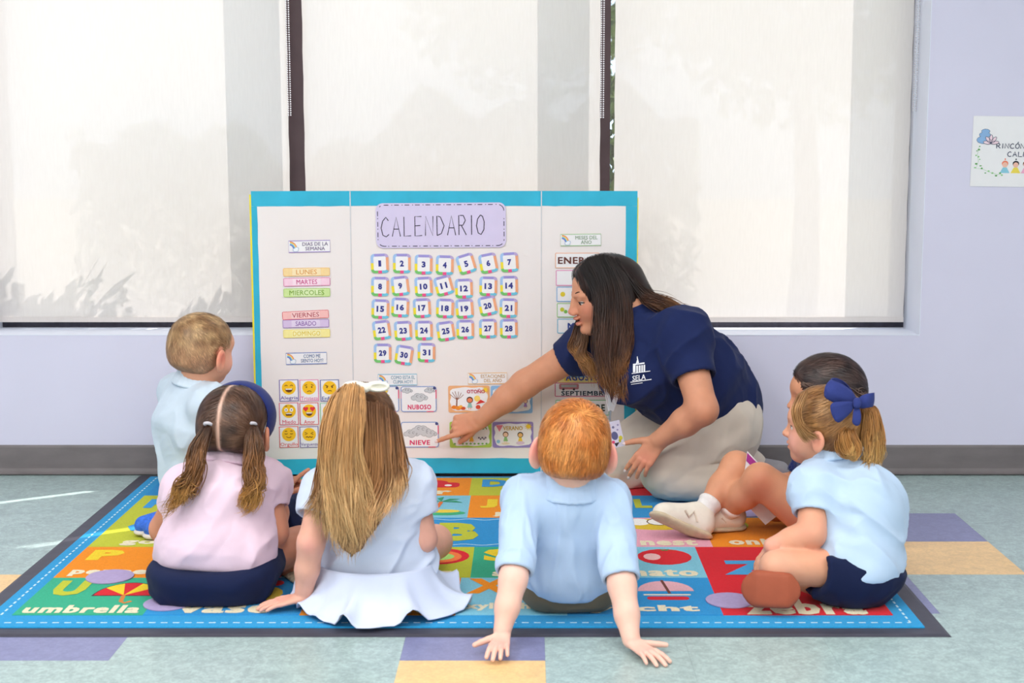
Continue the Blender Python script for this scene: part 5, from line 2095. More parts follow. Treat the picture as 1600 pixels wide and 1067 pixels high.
# ------------------------------------------------------------------ girl with long blonde hair in a pale dress
def build_blonde():
    P = person(585, 3.25, 'child in pale blue dress with cream hair bow, leaning on one hand')
    pel, che, nck = pt(588, 3.27, .095), pt(580, 3.24, .225), pt(570, 3.26, .325)
    shL, shR = pt(508, 3.22, .275), pt(644, 3.25, .283)
    elL, wrL = AT(486, 848, 3.15), AT(474, 930, 3.17)
    elR, wrR = AT(662, 842, 3.24), AT(650, 862, 3.42)
    F = Frame(AT(563, 668, 3.265), (-.10, 1, .06), (0, 0, 1), .198)
    S = Model(.018)
    fine = []
    head(S, F, True, 1.0, 20)
    S.cone(F.p(0, -.10, -.30), nck, .040, .044, .02)
    S.cone(shL, shR, .034, .034, .03)
    S.cone(nck, pel, .05, .06, .03)
    for sh, el, wr in ((shL, elL, wrL), (shR, elR, wrR)):
        S.cone(sh, el, .036, .031, .02)
        mid = el * .5 + wr * .5
        S.cone(el, mid, .031, .0275, .012)
        S.cone(mid, wr, .0275, .020, .012)
    f = nrm((-1, -.22, -.16))
    hand(S, wrL + np.array([-.004, -.006, -.004]), f, (-.25, -.1, 1), 1, .105, [(.05, .15, .10)] * 4, .13, (.75, .6, -.1), (.1, .15), 1.12, boxes_=fine)
    hand(S, wrR, (-.7, .6, -.3), (0, -.4, 1), -1, .10, [(.4, .4, .3)] * 4, .05, boxes_=None)
    for s, kx, fx in ((-1, 530, 620), (1, 690, 560)):
        hip, kn, ft = pt(588 + s * 38, 3.29, .08), pt(kx - s * 10, 3.47, .085), pt(fx, 3.55, .045)
        S.cone(hip, kn, .052, .042)
        S.cone(kn, ft, .038, .028)
        S.cone(ft, ft + np.array([s * -.05, .03, -.01]), .026, .022)
    lo, hi = headbox(F)
    fine.append((lo, hi, .003))
    sk = spots((230, 172, 150), [(wrL + f * .06, .03, (240, 168, 150)), (elL + np.array([0, -.03, 0]), .022, (226, 160, 146)), (elR, .03, (232, 164, 148)), (F.p(.42, 0, -.08), .02, (240, 160, 146))])
    onrug(S)
    solid('body', S, .005, skinmat('fair'), P, fine, sk)
    eyes(F, P, True, (96, 120, 140))
    # dress bodice with cap sleeves
    m = cloth('pale_periwinkle', (212, 221, 242))
    C = Model(.02)
    ax = nrm(nck - pel)
    C.cone(pel - ax * .01 + (.004, 0, 0), che - ax * .02, .142, .106, .03, flat=((.05, 1, .2), .76))
    C.cone(che - ax * .02, nck - ax * .04, .106, .066, .04, flat=((0, 1, .3), .70))
    C.half((0, 0, .028), (0, 0, -1), .01)
    C.cone(shL + (.012, 0, 0), shR - np.array([.012, 0, 0]), .042, .042, .05, flat=((0, 1, .2), .85))
    C.cone(nck - ax * .01, nck + ax * .008, .054, .048, .02)
    n0 = len(C.ops)
    eL, eR = shL + (elL - shL) * .52 + np.array([-.006, 0, 0]), shR + (elR - shR) * .56
    for sh, en in ((shL, eL), (shR, eR)):
        C.cone(sh, en, .044, .047, .025)
        C.cone(en + nrm(sh - en) * .012, en, .0485, .0485, .004)
        sleeve_cut(C, sh, en, .040)
    front(C, n0)
    fz, fz2 = folds(15, .0100, (.75, 0, .65), 13), folds(36, .0007, (.9, 0, .3), 18)
    dress = solid('dress', C, .0042, m, P, it=3, disp=calm(lambda V: fz(V) + fz2(V), [(eL, shL - eL, .09), (eR, shR - eR, .09)]))
    # skirt spread in ruffles on the rug
    cx, cy = pt(588, 3.25, 0)[:2]
    na, nr = 120, 22
    vv, ff = [], []
    rr = random.Random(5)
    ph = [rr.uniform(0, 6.28) for _ in range(8)]
    for j in range(nr + 1):
        t = j / nr
        for i in range(na):
            a = 2 * math.pi * i / na
            fl = .5 + .5 * math.sin(a + math.pi)          # 1 towards the camera side
            rx = .137 + (.050 + .012 * math.sin(3 * a + ph[0]) + .05 * max(0, math.cos(a + .45)) ** 3) * t ** 1.3
            ry = .110 + (.092 + .02 * fl + .014 * math.sin(2 * a + ph[1])) * t ** 1.1
            ruf = t ** 1.15 * (.014 * math.sin(9 * a + ph[2]) + .009 * math.sin(17 * a + ph[3] + 2 * t) + .006 * math.sin(5 * a + ph[5]))
            z = .088 * (1 - t) ** 1.7 + .0135 + max(0, ruf) * 1.5 + .004 * t
            r_ = 1 + ruf * 1.6
            vv.append((cx + rx * math.cos(a) * r_ - P.location.x, cy + ry * math.sin(a) * r_ - P.location.y, z))
    for j in range(nr):
        for i in range(na):
            ff.append((j * na + i, j * na + (i + 1) % na, (j + 1) * na + (i + 1) % na, (j + 1) * na + i)[::-1])
    so_ = link('skirt', pymesh('skirt', vv, ff, True), cloth('pale_periwinkle_skirt', (211, 219, 242)), dress)
    so_.location = (0, 0, 0)
    md = so_.modifiers.new('thick', 'SOLIDIFY')
    md.thickness = .0022
    # hair
    H = F.H
    Hc = Model(.02)
    Hc.ell(F.p(0, -.09, .14), (.405 * H, .49 * H, .405 * H), F.R)
    Hc.box(F.p(0, .58, -.25), (.6 * H, .38 * H, .55 * H), F.rot(ax=-10), .01, .02, 's')
    # long mass down the back
    Hc.cone(F.p(0, -.22, -.05), AT(566, 735, 3.165), .072, .074, .04, flat=((0, 1, 0), .62))
    Hc.cone(AT(566, 735, 3.165), AT(556, 800, 3.115), .074, .050, .03, flat=((0, 1, .2), .36))
    Hc.cone(AT(556, 800, 3.115), AT(550, 846, 3.11), .050, .026, .03, flat=((0, 1, .3), .36))
    V, Q = Hc.mesh(.004)
    V = relax(V, Q, 2)
    cf = hcol((108, 70, 44), (160, 112, 70), 2, 40)
    tie = F.p(-.10, -.34, .50)

    def flow(p):
        z = F.local(p)[:, 2]
        d = tie - p
        d /= np.linalg.norm(d, axis=1, keepdims=True) + 1e-6
        w = np.clip((z + .02) / .12, 0, 1)[:, None]
        dn = np.tile(np.array([-.05, 0, -1.]), (len(p), 1))
        return d * w + dn * (1 - w) + .12 * np.stack([vnoise(p * 25, 1), vnoise(p * 25, 2), vnoise(p * 25, 3)], 1)
    st = comb(Hc, pick(V, 6000), flow, .075, 6, .0010, (.0003, .005), cf, .08)
    ob = ombre((116, 76, 48), (164, 114, 70), (218, 174, 122), .35, .85, 4)
    ob2 = ombre((204, 158, 104), (190, 140, 88), (226, 184, 130), .3, .85, 6)
    g = []
    for pts in ([(508, 650, 3.23), (501, 720, 3.17), (489, 768, 3.14), (470, 800, 3.14)],
                [(516, 640, 3.19), (514, 720, 3.14), (510, 785, 3.10), (508, 838, 3.09)],
                [(540, 630, 3.165), (535, 720, 3.12), (530, 800, 3.085), (536, 866, 3.08)],
                [(565, 630, 3.16), (565, 720, 3.115), (560, 800, 3.085), (556, 872, 3.08)],
                [(595, 632, 3.165), (599, 720, 3.12), (592, 785, 3.09), (578, 836, 3.085)],
                [(614, 645, 3.19), (618, 720, 3.15), (616, 760, 3.12), (604, 800, 3.10)],
                [(618, 650, 3.23), (630, 712, 3.18), (634, 740, 3.15), (622, 772, 3.13)]):
        g.append([AT(*q) for q in pts])
    L1 = locks(g, 1350, (.003, .007), .0013, ob, 16, .009, 1.5, 7, clump=4)
    pg = []
    for pts in ([(545, 612, 3.20), (524, 616, 3.14), (506, 664, 3.10), (502, 730, 3.085), (514, 790, 3.07), (524, 838, 3.07)],
                [(550, 610, 3.20), (536, 606, 3.13), (524, 660, 3.085), (520, 730, 3.07), (530, 800, 3.06), (545, 862, 3.065)],
                [(556, 610, 3.20), (552, 604, 3.13), (548, 655, 3.085), (545, 730, 3.07), (552, 790, 3.06), (566, 846, 3.065)],
                [(562, 612, 3.20), (566, 612, 3.14), (566, 655, 3.10), (566, 720, 3.08), (580, 780, 3.075), (592, 826, 3.075)]):
        pg.append([AT(*q) for q in pts])
    L2 = locks(pg, 850, (.002, .005), .0013, ob2, 18, .008, 1.6, 9, clump=6)
    hmesh('hair', [(V, Q, cf(V) * .8), st, L1, L2], hairmat('blonde'), P)
    # small cream bow at the tie
    B = Model(.006)
    c = AT(571, 608, 3.16)
    for s in (-1, 1):
        B.ell(c + np.array([s * .026, .012, .004]), (.028, .012, .013), k=.006)
        B.ell(c + np.array([s * .030, .002, .004]), (.018, .010, .006), k=.004, op='s')
    B.ell(c + np.array([0, .006, .002]), (.009, .012, .011), k=.004)
    solid('hair_bow', B, .002, cloth('cream_bow', (240, 236, 222)), P)
    return P


build_blonde()
# ------------------------------------------------------------------ girl in pink with two pigtails
def build_pink():
    P = person(335, 3.32, 'child in pink polo, navy skirt and navy headband, sitting with back turned')
    pel, che, nck = pt(335, 3.27, .085), pt(345, 3.30, .22), pt(358, 3.365, .318)
    shL, shR = pt(290, 3.33, .262), pt(415, 3.375, .268)
    elL, wrL = AT(256, 826, 3.40), AT(300, 840, 3.52)
    elR, wrR = AT(428, 832, 3.33), AT(436, 772, 3.47)
    F = Frame(AT(367, 667, 3.375), (.14, .99, -.02), (.02, .03, 1), .198)
    S = Model(.018)
    fine = []
    head(S, F, True, 1.0, 18)
    S.cone(F.p(0, -.10, -.30), nck, .040, .044, .02)
    S.cone(shL, shR, .034, .034, .03)
    S.cone(nck, pel, .05, .06, .03)
    for sh, el, wr in ((shL, elL, wrL), (shR, elR, wrR)):
        S.cone(sh, el, .037, .034, .02)
        mid = el * .5 + wr * .5
        S.cone(el, mid, .034, .029, .012)
        S.cone(mid, wr, .029, .020, .012)
    hand(S, wrR, (.62, .25, .62), (-.5, -.1, .8), 1, .105, [(.1, .05, .05), (1.3, 1.4, .9), (1.3, 1.4, .9), (1.3, 1.4, .9)], .04, (.6, .5, -.6), (.6, .5), 1.1, boxes_=fine)
    hand(S, wrL, (.8, .4, -.2), (0, -.4, 1), 1, .10, [(.4, .4, .3)] * 4, .05)
    # crossed legs
    knR, anR = AT(470, 850, 3.46), AT(452, 897, 3.44)
    knL, anL = AT(462, 800, 3.66), AT(430, 880, 3.62)
    S.cone(pel + (.06, .02, 0), knR, .062, .045)
    S.cone(knR, anR, .040, .030)
    S.cone(pel + (.0, .06, 0), knL, .062, .045)
    S.cone(knL, anL, .040, .030)
    lo, hi = headbox(F)
    fine.append((lo, hi, .003))
    sk = spots((212, 146, 116), [(elR, .03, (204, 122, 96)), (knR, .04, (226, 158, 138)), (F.p(.42, 0, -.08), .02, (232, 142, 112))])
    onrug(S)
    solid('body', S, .005, skinmat('tan'), P, fine, sk)
    eyes(F, P, True, (70, 50, 40))
    m = cloth('blush_pink', (233, 204, 220))
    C = Model(.02)
    ax = nrm(nck - pel)
    C.cone(pel + ax * .03 + (-.022, 0, 0), pel + ax * .03 + (.022, 0, 0), .117, .117, .03, flat=((.1, 1, .1), .80))
    C.cone(pel + ax * .04, che, .128, .108, .04, flat=((.1, 1, .2), .78))
    C.cone(che, nck - ax * .04, .108, .064, .04, flat=((.1, 1, .3), .70))
    low = nck + np.array([0, 0, -.042])
    C.cone(shL + (.010, 0, 0), low, .041, .048, .04)
    C.cone(shR - np.array([.010, 0, 0]), low, .041, .048, .04)
    C.cone(nck - ax * .02, nck - ax * .006, .052, .046, .02)
    n0 = len(C.ops)
    eL, eR = shL + (elL - shL) * .50, shR + (elR - shR) * .55
    for sh, en in ((shL, eL), (shR, eR)):
        C.ell(sh * .7 + en * .3 + np.array([0, 0, .008]), .050, k=.03)
        C.cone(sh, en, .046, .045, .025)
        C.cone(en + nrm(sh - en) * .010, en, .0465, .0465, .004)
        sleeve_cut(C, sh, en, .040)
    front(C, n0)
    C.half(pel + ax * -.024, -ax, .012)
    fz, fz2 = folds(14, .0100, (.5, 0, .85), 23), folds(38, .0007, (.9, 0, .3), 28)
    shirt = solid('polo_shirt', C, .0042, m, P, it=3, disp=calm(lambda V: fz(V) + fz2(V), [(pel - ax * .024, ax, .25), (eL, shL - eL, .09), (eR, shR - eR, .09)]))
    collar('collar', nck + np.array([0, -.014, .009]), ax + np.array([.05, .1, .2]), (.2, .93, 0), .049, .046, m, shirt, .032)
    K = Model(.02)
    K.cone(pel + (-.046, -.01, -.010), pel + (.044, -.01, -.010), .106, .106, .03, flat=((0, 1, 0), 1.0))
    K.half(pel + ax * .022, ax + np.array([-.10, -.50, 0]), .022)
    K.cone(pel + (.06, .02, -.005), pel * .45 + knR * .55, .082, .068, .03)
    K.cone(pel + (.0, .06, 0), knL + (0, 0, .002), .08, .058, .03)
    q = pel * .42 + knR * .58
    d = nrm(knR - pel)
    K.half(q, d, .004, q - np.array([.12, .12, .12]), q + np.array([.12, .12, .12]))
    K.cone(q - d * .02, q + d * .05, .057, .058, .003, 's')
    K.half((0, 0, .0115), (0, 0, -1), .004)
    solid('skirt', K, .0045, cloth('navy', (26, 34, 66), sheen=.05), P, disp=calm(folds(14, .0090, (1, .2, .1), 31), [(pel + ax * .022, ax + np.array([-.10, -.50, 0]), .3)]))
    # knitted shoe
    B = Model(.01)
    a, b = anR + np.array([.0, .01, -.012]), anR + np.array([.035, -.06, -.012])
    B.cone(a, b, .030, .027, .01)
    B.half((0, 0, .0115), (0, 0, -1), .003)
    solid('shoe', B, .003, mat('knit_beige', (206, 190, 164), rough=.9, var=.3, scale=160, bump=.5, bscale=260), P)
    # hair: centre parting, two low pigtails
    H = F.H
    Hc = Model(.015)
    Hc.ell(F.p(0, -.09, .13), (.397 * H, .482 * H, .395 * H), F.R)
    Hc.ell(F.p(0, -.25, -.12), (.30 * H, .26 * H, .24 * H), F.R, .05)
    Hc.box(F.p(0, .56, -.22), (.6 * H, .40 * H, .52 * H), F.rot(ax=-14), .01, .02, 's')
    for s in (-1, 1):
        Hc.ell(F.p(s * .43, .04, -.10), (.10 * H, .12 * H, .16 * H), F.R, .012, 's')
    Hc.half(F.p(0, -.3, -.255), F.d(0, -.3, -1), .01, F.c - .3, F.c + .3)
    # the parting: a fine groove
    pp = [F.p(0, -.09 + .482 * math.cos(t), .13 + .395 * math.sin(t)) for t in np.linspace(.9, math.pi + .62, 18)]
    V, Q = Hc.mesh(.004)
    V = relax(V, Q, 2)
    cf = hcol((70, 48, 38), (110, 78, 60), 2, 40)
    ties = [F.p(-.40, -.34, -.02), F.p(.40, -.34, -.02)]
    tie = np.array(ties)

    def flow(p):
        x = F.local(p)[:, 0]
        d = np.where((x < 0)[:, None], tie[0], tie[1]) - p
        return d + .006 * np.stack([vnoise(p * 25, 1), vnoise(p * 25, 2), vnoise(p * 25, 3)], 1)
    roots = pick(V, 6500)
    roots = roots[np.abs(F.local(roots)[:, 0]) > .022]
    st = comb(Hc, roots, flow, .050, 6, .0009, (.0003, .003), cf, .05)
    cap = cf(V) * .9
    lx, lz = F.local(V)[:, 0], F.local(V)[:, 1]
    part = np.exp(-(lx / .020) ** 2)[:, None]
    cap = cap * (1 - part) + np.array(lin((214, 170, 150))) * part
    ob = ombre((74, 48, 34), (126, 82, 44), (196, 142, 74), .42, .85, 4)
    gs = []
    for pts in ([(327, 664, 3.27), (316, 690, 3.235), (306, 722, 3.215), (298, 752, 3.205), (285, 776, 3.20), (262, 796, 3.20)],
                [(323, 664, 3.28), (304, 692, 3.245), (294, 722, 3.22), (286, 752, 3.205), (270, 775, 3.20), (246, 808, 3.205)],
                [(330, 666, 3.27), (322, 692, 3.235), (318, 722, 3.21), (312, 752, 3.20), (304, 774, 3.20), (282, 788, 3.20)]):
        gs.append([AT(*q) for q in pts])
    La = locks(gs, 340, (.0025, .0055), .0015, ob, 25, .011, 2.6, 7, clump=5)
    gs = []
    for pts in ([(390, 664, 3.30), (384, 690, 3.26), (382, 722, 3.235), (386, 752, 3.22), (378, 776, 3.215), (386, 800, 3.215)],
                [(395, 664, 3.30), (398, 690, 3.265), (398, 722, 3.24), (400, 752, 3.225), (394, 776, 3.22), (390, 802, 3.22)],
                [(399, 666, 3.30), (408, 690, 3.27), (408, 722, 3.25), (409, 752, 3.23), (402, 772, 3.225), (398, 792, 3.225)]):
        gs.append([AT(*q) for q in pts])
    Lb = locks(gs, 330, (.0025, .005), .0015, ob, 25, .011, 2.6, 8, clump=5)
    hmesh('hair', [(V, Q, cap), st, La, Lb], hairmat('brown'), P)
    for px, D in ((325.5, 3.268), (394, 3.298)):
        B = Model(.004)
        c = AT(px, 663, D)
        rg = ring(c, (-.1 if px < 350 else .1, -.5, -.8), .0085, .0085, (1, 0, 0), 12)
        B.path(rg, [.003] * 12)
        solid('hair_tie', B, .0018, mat('hair_tie_grey', (196, 190, 198), rough=.5), P)
    # wide navy headband over the top
    B = Model(.004)
    rg = [F.p(.398 * math.cos(t), .20 + .03 * math.sin(t), .10 + .392 * math.sin(t)) for t in np.linspace(-.28, math.pi + .28, 22)]
    for q0, q1 in zip(rg[:-1], rg[1:]):
        B.cone(q0, q1, .030, .030, .004, flat=((q0 + q1) / 2 - F.p(0, .2, .1), .2))
    solid('headband', B, .003, cloth('navy_band', (38, 48, 108)), P)
    return P


build_pink()
# ------------------------------------------------------------------ boy with cropped fair hair beside the board
def build_leftboy():
    P = person(300, 4.20, 'child in pale polo and blue shoes, sitting nearest the left edge of the board')
    pel, che, nck = pt(302, 4.24, .09), pt(296, 4.22, .24), AT(306, 597, 4.22)
    fw = nrm((.80, .60, 0))
    rt = np.array([fw[1], -fw[0], 0])
    shR, shL = nck + rt * .105 + np.array([-.01, 0, -.052]), nck - rt * .105 + np.array([-.01, 0, -.052])
    F = Frame(AT(320, 545, 4.22), (.66, .75, -.08), (.04, .02, 1), .211)
    S = Model(.018)
    head(S, F, True, 1.05, 22)
    S.cone(F.p(0, -.12, -.30), nck, .043, .047, .02)
    S.cone(shL, shR, .036, .036, .03)
    S.cone(nck, pel, .05, .06, .03)
    fine = []
    for sh, s in ((shL, -1), (shR, 1)):
        el = sh + fw * .05 + rt * s * .03 + np.array([0, 0, -.155])
        wr = el + fw * .05 + np.array([-.03, .0, -.07])
        S.cone(sh, el, .036, .031)
        S.cone(el, wr, .031, .02)
        hand(S, wr, fw * .5 + np.array([-.3, 0, -.6]), (0, 0, 1), -s, .10, [(.4, .4, .3)] * 4, .05)
    knR = pel + fw * .10 + rt * .13 + np.array([0, 0, -.025])
    anR = AT(262, 818, 3.86)
    S.cone(pel + rt * .06, knR, .06, .045)
    S.cone(knR, anR, .042, .03)
    knL = pel + fw * .14 - rt * .05 + np.array([0, 0, -.025])
    S.cone(pel - rt * .05, knL, .06, .045)
    S.cone(knL, pel + fw * .06 + rt * .1 + np.array([0, 0, -.04]), .042, .03)
    lo, hi = headbox(F)
    fine.append((lo, hi, .003))
    sk = spots((228, 168, 138), [(F.p(.45, -.02, -.08), .026, (238, 140, 118)), (F.p(.25, .25, -.18), .03, (242, 176, 156))])
    onrug(S)
    solid('body', S, .0052, skinmat('fair'), P, fine, sk)
    eyes(F, P, True, (90, 110, 120))
    brows(F, P, (150, 112, 78))
    m = cloth('ice_blue', (206, 220, 234))
    C = Model(.02)
    ax = nrm(nck - pel)
    C.cone(pel + (-.01, 0, .0), che, .108, .104, .04, flat=(fw, .86))
    C.cone(che, nck - ax * .045, .106, .066, .05, flat=(fw, .80))
    C.cone(shL, shR, .046, .046, .05)
    C.cone(nck - ax * .01, nck + ax * .01, .058, .050, .02)
    n0 = len(C.ops)
    for sh, s in ((shL, -1), (shR, 1)):
        en = sh + fw * .035 + rt * s * .026 + np.array([0, 0, -.125])
        C.cone(sh, en, .047, .046, .03)
        sleeve_cut(C, sh, en, .040)
    front(C, n0)
    C.half((0, 0, .020), (0, 0, -1), .02)
    fz, fz2 = folds(12, .0120, (.4, .2, .8), 43), folds(36, .0007, (.9, 0, .3), 48)
    shirt = solid('polo_shirt', C, .004, m, P, it=3, disp=lambda V: fz(V) + fz2(V))
    collar('collar', nck + np.array([0, 0, .012]), ax + np.array([.15, .1, .1]), fw, .051, .049, m, shirt, .034)
    T_ = Model(.02)
    T_.cone(pel + rt * .05, pel - rt * .05, .082, .082, .03)
    T_.cone(pel + rt * .06, knR, .07, .055)
    T_.cone(pel - rt * .05, knL, .07, .055)
    T_.half((0, 0, .0115), (0, 0, -1), .004)
    solid('trousers', T_, .005, cloth('khaki', (190, 176, 150)), P)
    # blue canvas shoes with pale soles
    mb = mat('canvas_blue', (58, 108, 206), rough=.8, var=.22, scale=120, bump=.4, bscale=300)
    ms = mat('sole_pale', (214, 206, 196), rough=.6, var=.05)
    for (h, t, D1, D2) in (((256, 815), (226, 843), 3.845, 3.80), ((262, 830), (240, 856), 3.80, 3.765)):
        a, b = AT(h[0], h[1], D1), AT(t[0], t[1], D2)
        a[2], b[2] = max(a[2], .044), max(b[2], .040)
        B = Model(.008)
        B.cone(a, b, .027, .026, .01, flat=((0, 0, 1), 1.0))
        B.half((0, 0, .022), (0, 0, -1), .003)
        sh_ = solid('shoe', B, .003, mb, P)
        B = Model(.004)
        B.cone(a - (0, 0, .020), b - (0, 0, .018), .030, .029, .004, flat=((0, 0, 1), .38))
        B.half((0, 0, .0115), (0, 0, -1), .002)
        solid('sole', B, .003, ms, sh_)
    H = F.H
    Hc = Model(.02)
    Hc.ell(F.p(0, -.085, .13), (.389 * H, .469 * H, .391 * H), F.R)
    Hc.ell(F.p(0, -.22, -.12), (.305 * H, .285 * H, .255 * H), F.R, .05)
    Hc.box(F.p(0, .66, -.14), (.6 * H, .42 * H, .46 * H), F.rot(ax=-16), .01, .015, 's')
    for s in (-1, 1):
        Hc.ell(F.p(s * .43, .01, -.12), (.10 * H, .135 * H, .19 * H), F.R, .012, 's')
        Hc.box(F.p(s * .36, .22, -.25), (.16 * H, .14 * H, .24 * H), F.rot(ax=-10), .01, .012, 's')
    Hc.half(F.p(0, -.3, -.33), F.d(0, -.35, -1), .02, F.c - .3, F.c + .3)
    V, Q = Hc.mesh(.004)
    V = relax(V, Q, 2)
    cf0 = hcol((150, 112, 76), (208, 170, 122), 2, 45)
    scalp = np.array(lin((206, 158, 124)))

    def cf(p, s=None):
        # clipped closer towards ears and nape, where the scalp shows
        w = np.clip((.16 - F.local(p)[:, 2]) / .42, 0, .75)[:, None]
        return cf0(p) * (1 - w) + scalp * w

    wh = F.p(-.12, -.30, .46)

    def flow(p):
        d = p - wh
        r = np.linalg.norm(d, axis=1, keepdims=True)
        tw = np.cross(np.tile(F.R[:, 2], (len(p), 1)), d)
        return d / (r + 1e-6) + .6 * tw / (r + 1e-6) * np.exp(-r / .04) + F.R[:, 1] * .25 + np.array([0, 0, -.15]) + .3 * np.stack([vnoise(p * 30, 1), vnoise(p * 30, 2), vnoise(p * 30, 3)], 1)
    st = comb(Hc, pick(V, 6500), flow, .024, 4, .0008, (.0003, .0025), cf, .16)
    hmesh('hair', [(V, Q, cf(V) * .9), st], hairmat('fair'), P)
    return P


build_leftboy()
# ------------------------------------------------------------------ girl with the big navy bow, cross-legged on the right
def build_bow():
    P = person(1330, 3.28, 'child in light blue polo and navy shorts wearing a big navy hair bow')
    pel, che, nck = pt(1338, 3.265, .090), pt(1336, 3.305, .21), pt(1298, 3.365, .325)
    fw = nrm((-.92, .39, 0))
    lf = np.array([-fw[1], fw[0], 0])          # towards her left = towards the camera
    shL, shR = pt(1272, 3.275, .268), pt(1336, 3.45, .268)
    elL, wrL = AT(1268, 834, 3.21), AT(1207, 853, 3.215)
    elR, wrR = pt(1310, 3.50, .14), pt(1230, 3.46, .10)
    F = Frame(AT(1280, 666, 3.37), (-.96, .28, .03), (.02, .02, 1), .186)
    S = Model(.018)
    fine = []
    head(S, F, True, .92, 14)
    S.cone(F.p(0, -.12, -.28), nck + (.004, 0, 0), .042, .046, .02)
    S.cone(shL, shR, .034, .034, .03)
    S.cone(nck, pel, .05, .06, .03)
    for sh, el, wr in ((shL, elL, wrL), (shR, elR, wrR)):
        S.cone(sh, el, .037, .033, .02)
        mid = el * .5 + wr * .5
        S.cone(el, mid, .033, .029, .012)
        S.cone(mid, wr, .029, .021, .012)
    hand(S, wrL, (-.55, .05, -.85), (-.75, -.4, .4), -1, .10, [(.25, .3, .2)] * 4, .05, (.7, .5, -.3), (.2, .2), 1.12, boxes_=fine)
    hand(S, wrR, (-.8, -.2, -.4), (0, 0, 1), 1, .10, [(.4, .4, .3)] * 4, .05)
    knL = AT(1212, 885, 3.17)
    anL = pt(1262, 3.235, .045)
    S.cone(pel + lf * .05, knL, .050, .0385, .005)
    S.cone(knL, anL + (.02, .025, 0), .036, .030, .006)
    knR = pel + fw * .08 - lf * .17
    S.cone(pel - lf * .05, knR, .062, .045)
    S.cone(knR, pel + fw * .10, .042, .03)
    lo, hi = headbox(F)
    fine.append((lo, hi, .0024))
    sk = spots((226, 161, 129), [(F.p(-.2, .28, -.17), .026, (242, 172, 154)), (F.p(-.43, -.02, -.13), .022, (242, 160, 134)), (F.p(0, .38, -.265), .012, (218, 128, 120)),
                                 (elL, .04, (226, 156, 132)), (knL, .045, (230, 176, 150)), (wrL, .03, (232, 170, 150))])
    onrug(S)
    solid('body', S, .005, skinmat('fair'), P, fine, sk)
    eyes(F, P, True, (96, 110, 120))
    brows(F, P, (168, 122, 80))
    m = cloth('light_blue', (190, 211, 236))
    C = Model(.02)
    ax = nrm(nck - pel)
    C.cone(pel + (-.006, 0, -.01), che + (-.004, 0, 0), .098, .103, .04, flat=(lf, .95))
    C.cone(pel + lf * .038 - (0, 0, .01), pel - lf * .038 - (0, 0, .01), .100, .098, .04)
    C.cone(che + (.004, 0, 0), nck + np.array([.012, 0, -.045]), .103, .066, .05, flat=(lf, .95))
    C.cone(shL + (.005, .02, 0), shR, .044, .042, .05)
    C.cone(nck - ax * .02, nck - ax * .006, .054, .047, .02)
    n0 = len(C.ops)
    eL, eR = shL + (elL - shL) * .58, shR + (elR - shR) * .55
    for sh, en in ((shL, eL), (shR, eR)):
        C.cone(sh, en, .047, .048, .025)
        sleeve_cut(C, sh, en, .0385)
    front(C, n0)
    C.half(pel + np.array([0, 0, -.014]), (-.05, 0, -1), .010)
    C.half(AT(1300, 888, 3.2), (-1, 0, -.9), .012, pel - .25, pel + .25)
    fz, fz2 = folds(13, .0110, (-.6, 0, .8), 53), folds(36, .0007, (-.8, 0, .5), 58)
    shirt = solid('polo_shirt', C, .0042, m, P, it=3, disp=calm(lambda V: fz(V) + fz2(V), [(pel - (0, 0, .014), (.12, 0, 1), .25), (AT(1300, 888, 3.2), (-1, 0, -.9), .2), (eL, shL - eL, .09), (eR, shR - eR, .09)]))
    collar('collar', nck + np.array([0, 0, .008]), ax + np.array([-.05, .0, .3]), fw, .051, .047, m, shirt, .03)
    K = Model(.02)
    K.cone(pel + lf * .045 - (0, 0, .012), pel - lf * .05 - (0, 0, .012), .092, .088, .03)
    K.cone(pel + fw * -.02, pel + fw * .03, .100, .096, .03, flat=((0, 0, 1), .85))
    q = pel + lf * .05 + (knL - pel - lf * .05) * .52
    d = nrm(knL - pel)
    K.half(pel + (0, 0, .024), (.30, 0, 1), .01)
    n0 = len(K.ops)
    K.cone(pel + lf * .05, q + d * .02, .072, .064, .03)
    K.half(q, d, .003, q - .12, q + .12)
    K.cone(q - d * .02, q + d * .05, .054, .056, .003, 's')
    front(K, n0)
    K.cone(pel - lf * .06, knR, .075, .06, .03)
    K.half((0, 0, .0115), (0, 0, -1), .004)
    solid('shorts', K, .0042, cloth('navy', (26, 34, 66), sheen=.05), P, disp=calm(folds(18, .0060, (.6, .2, .6), 61), [(pel, (0, 0, 1), .2), (AT(1300, 888, 3.2), (-1, 0, -.9), .12)]))
    # brown sandal: sole turned to the camera
    c = AT(1203, 921, 3.125)
    nv = nrm((-.22, -.94, .20))
    u = nrm(np.cross((0, 0, 1), nv))
    w_ = np.cross(nv, u)
    R = np.stack([u, w_, nv], 1)
    B = Model(.006)
    B.ell(c - u * .024, (.042, .040, .008), R, .01)
    B.ell(c + u * .034, (.036, .035, .008), R, .02)
    B.box(c + u * .005, (.04, .035, .007), R, .006, .02)
    B.half((0, 0, .0115), (0, 0, -1), .002)
    so_ = solid('sandal', B, .0028, mat('sole_russet', (164, 82, 56), rough=.6, var=.06, scale=30), P)
    B = Model(.006)
    B.cone(c - nv * .03 - u * .03, c - nv * .03 + u * .04, .030, .026, .01)
    B.half((0, 0, .0125), (0, 0, -1), .002)
    solid('upper', B, .003, mat('sandal_white', (220, 196, 184), rough=.6), so_)
    # hair swept back to a curled ponytail
    H = F.H
    Hc = Model(.02)
    Hc.ell(F.p(0, -.09, .13), (.402 * H, .488 * H, .40 * H), F.R)
    Hc.ell(F.p(0, -.28, -.12), (.29 * H, .24 * H, .26 * H), F.R, .05)
    Hc.box(F.p(0, .62, -.30), (.6 * H, .42 * H, .58 * H), F.rot(ax=-14), .01, .02, 's')
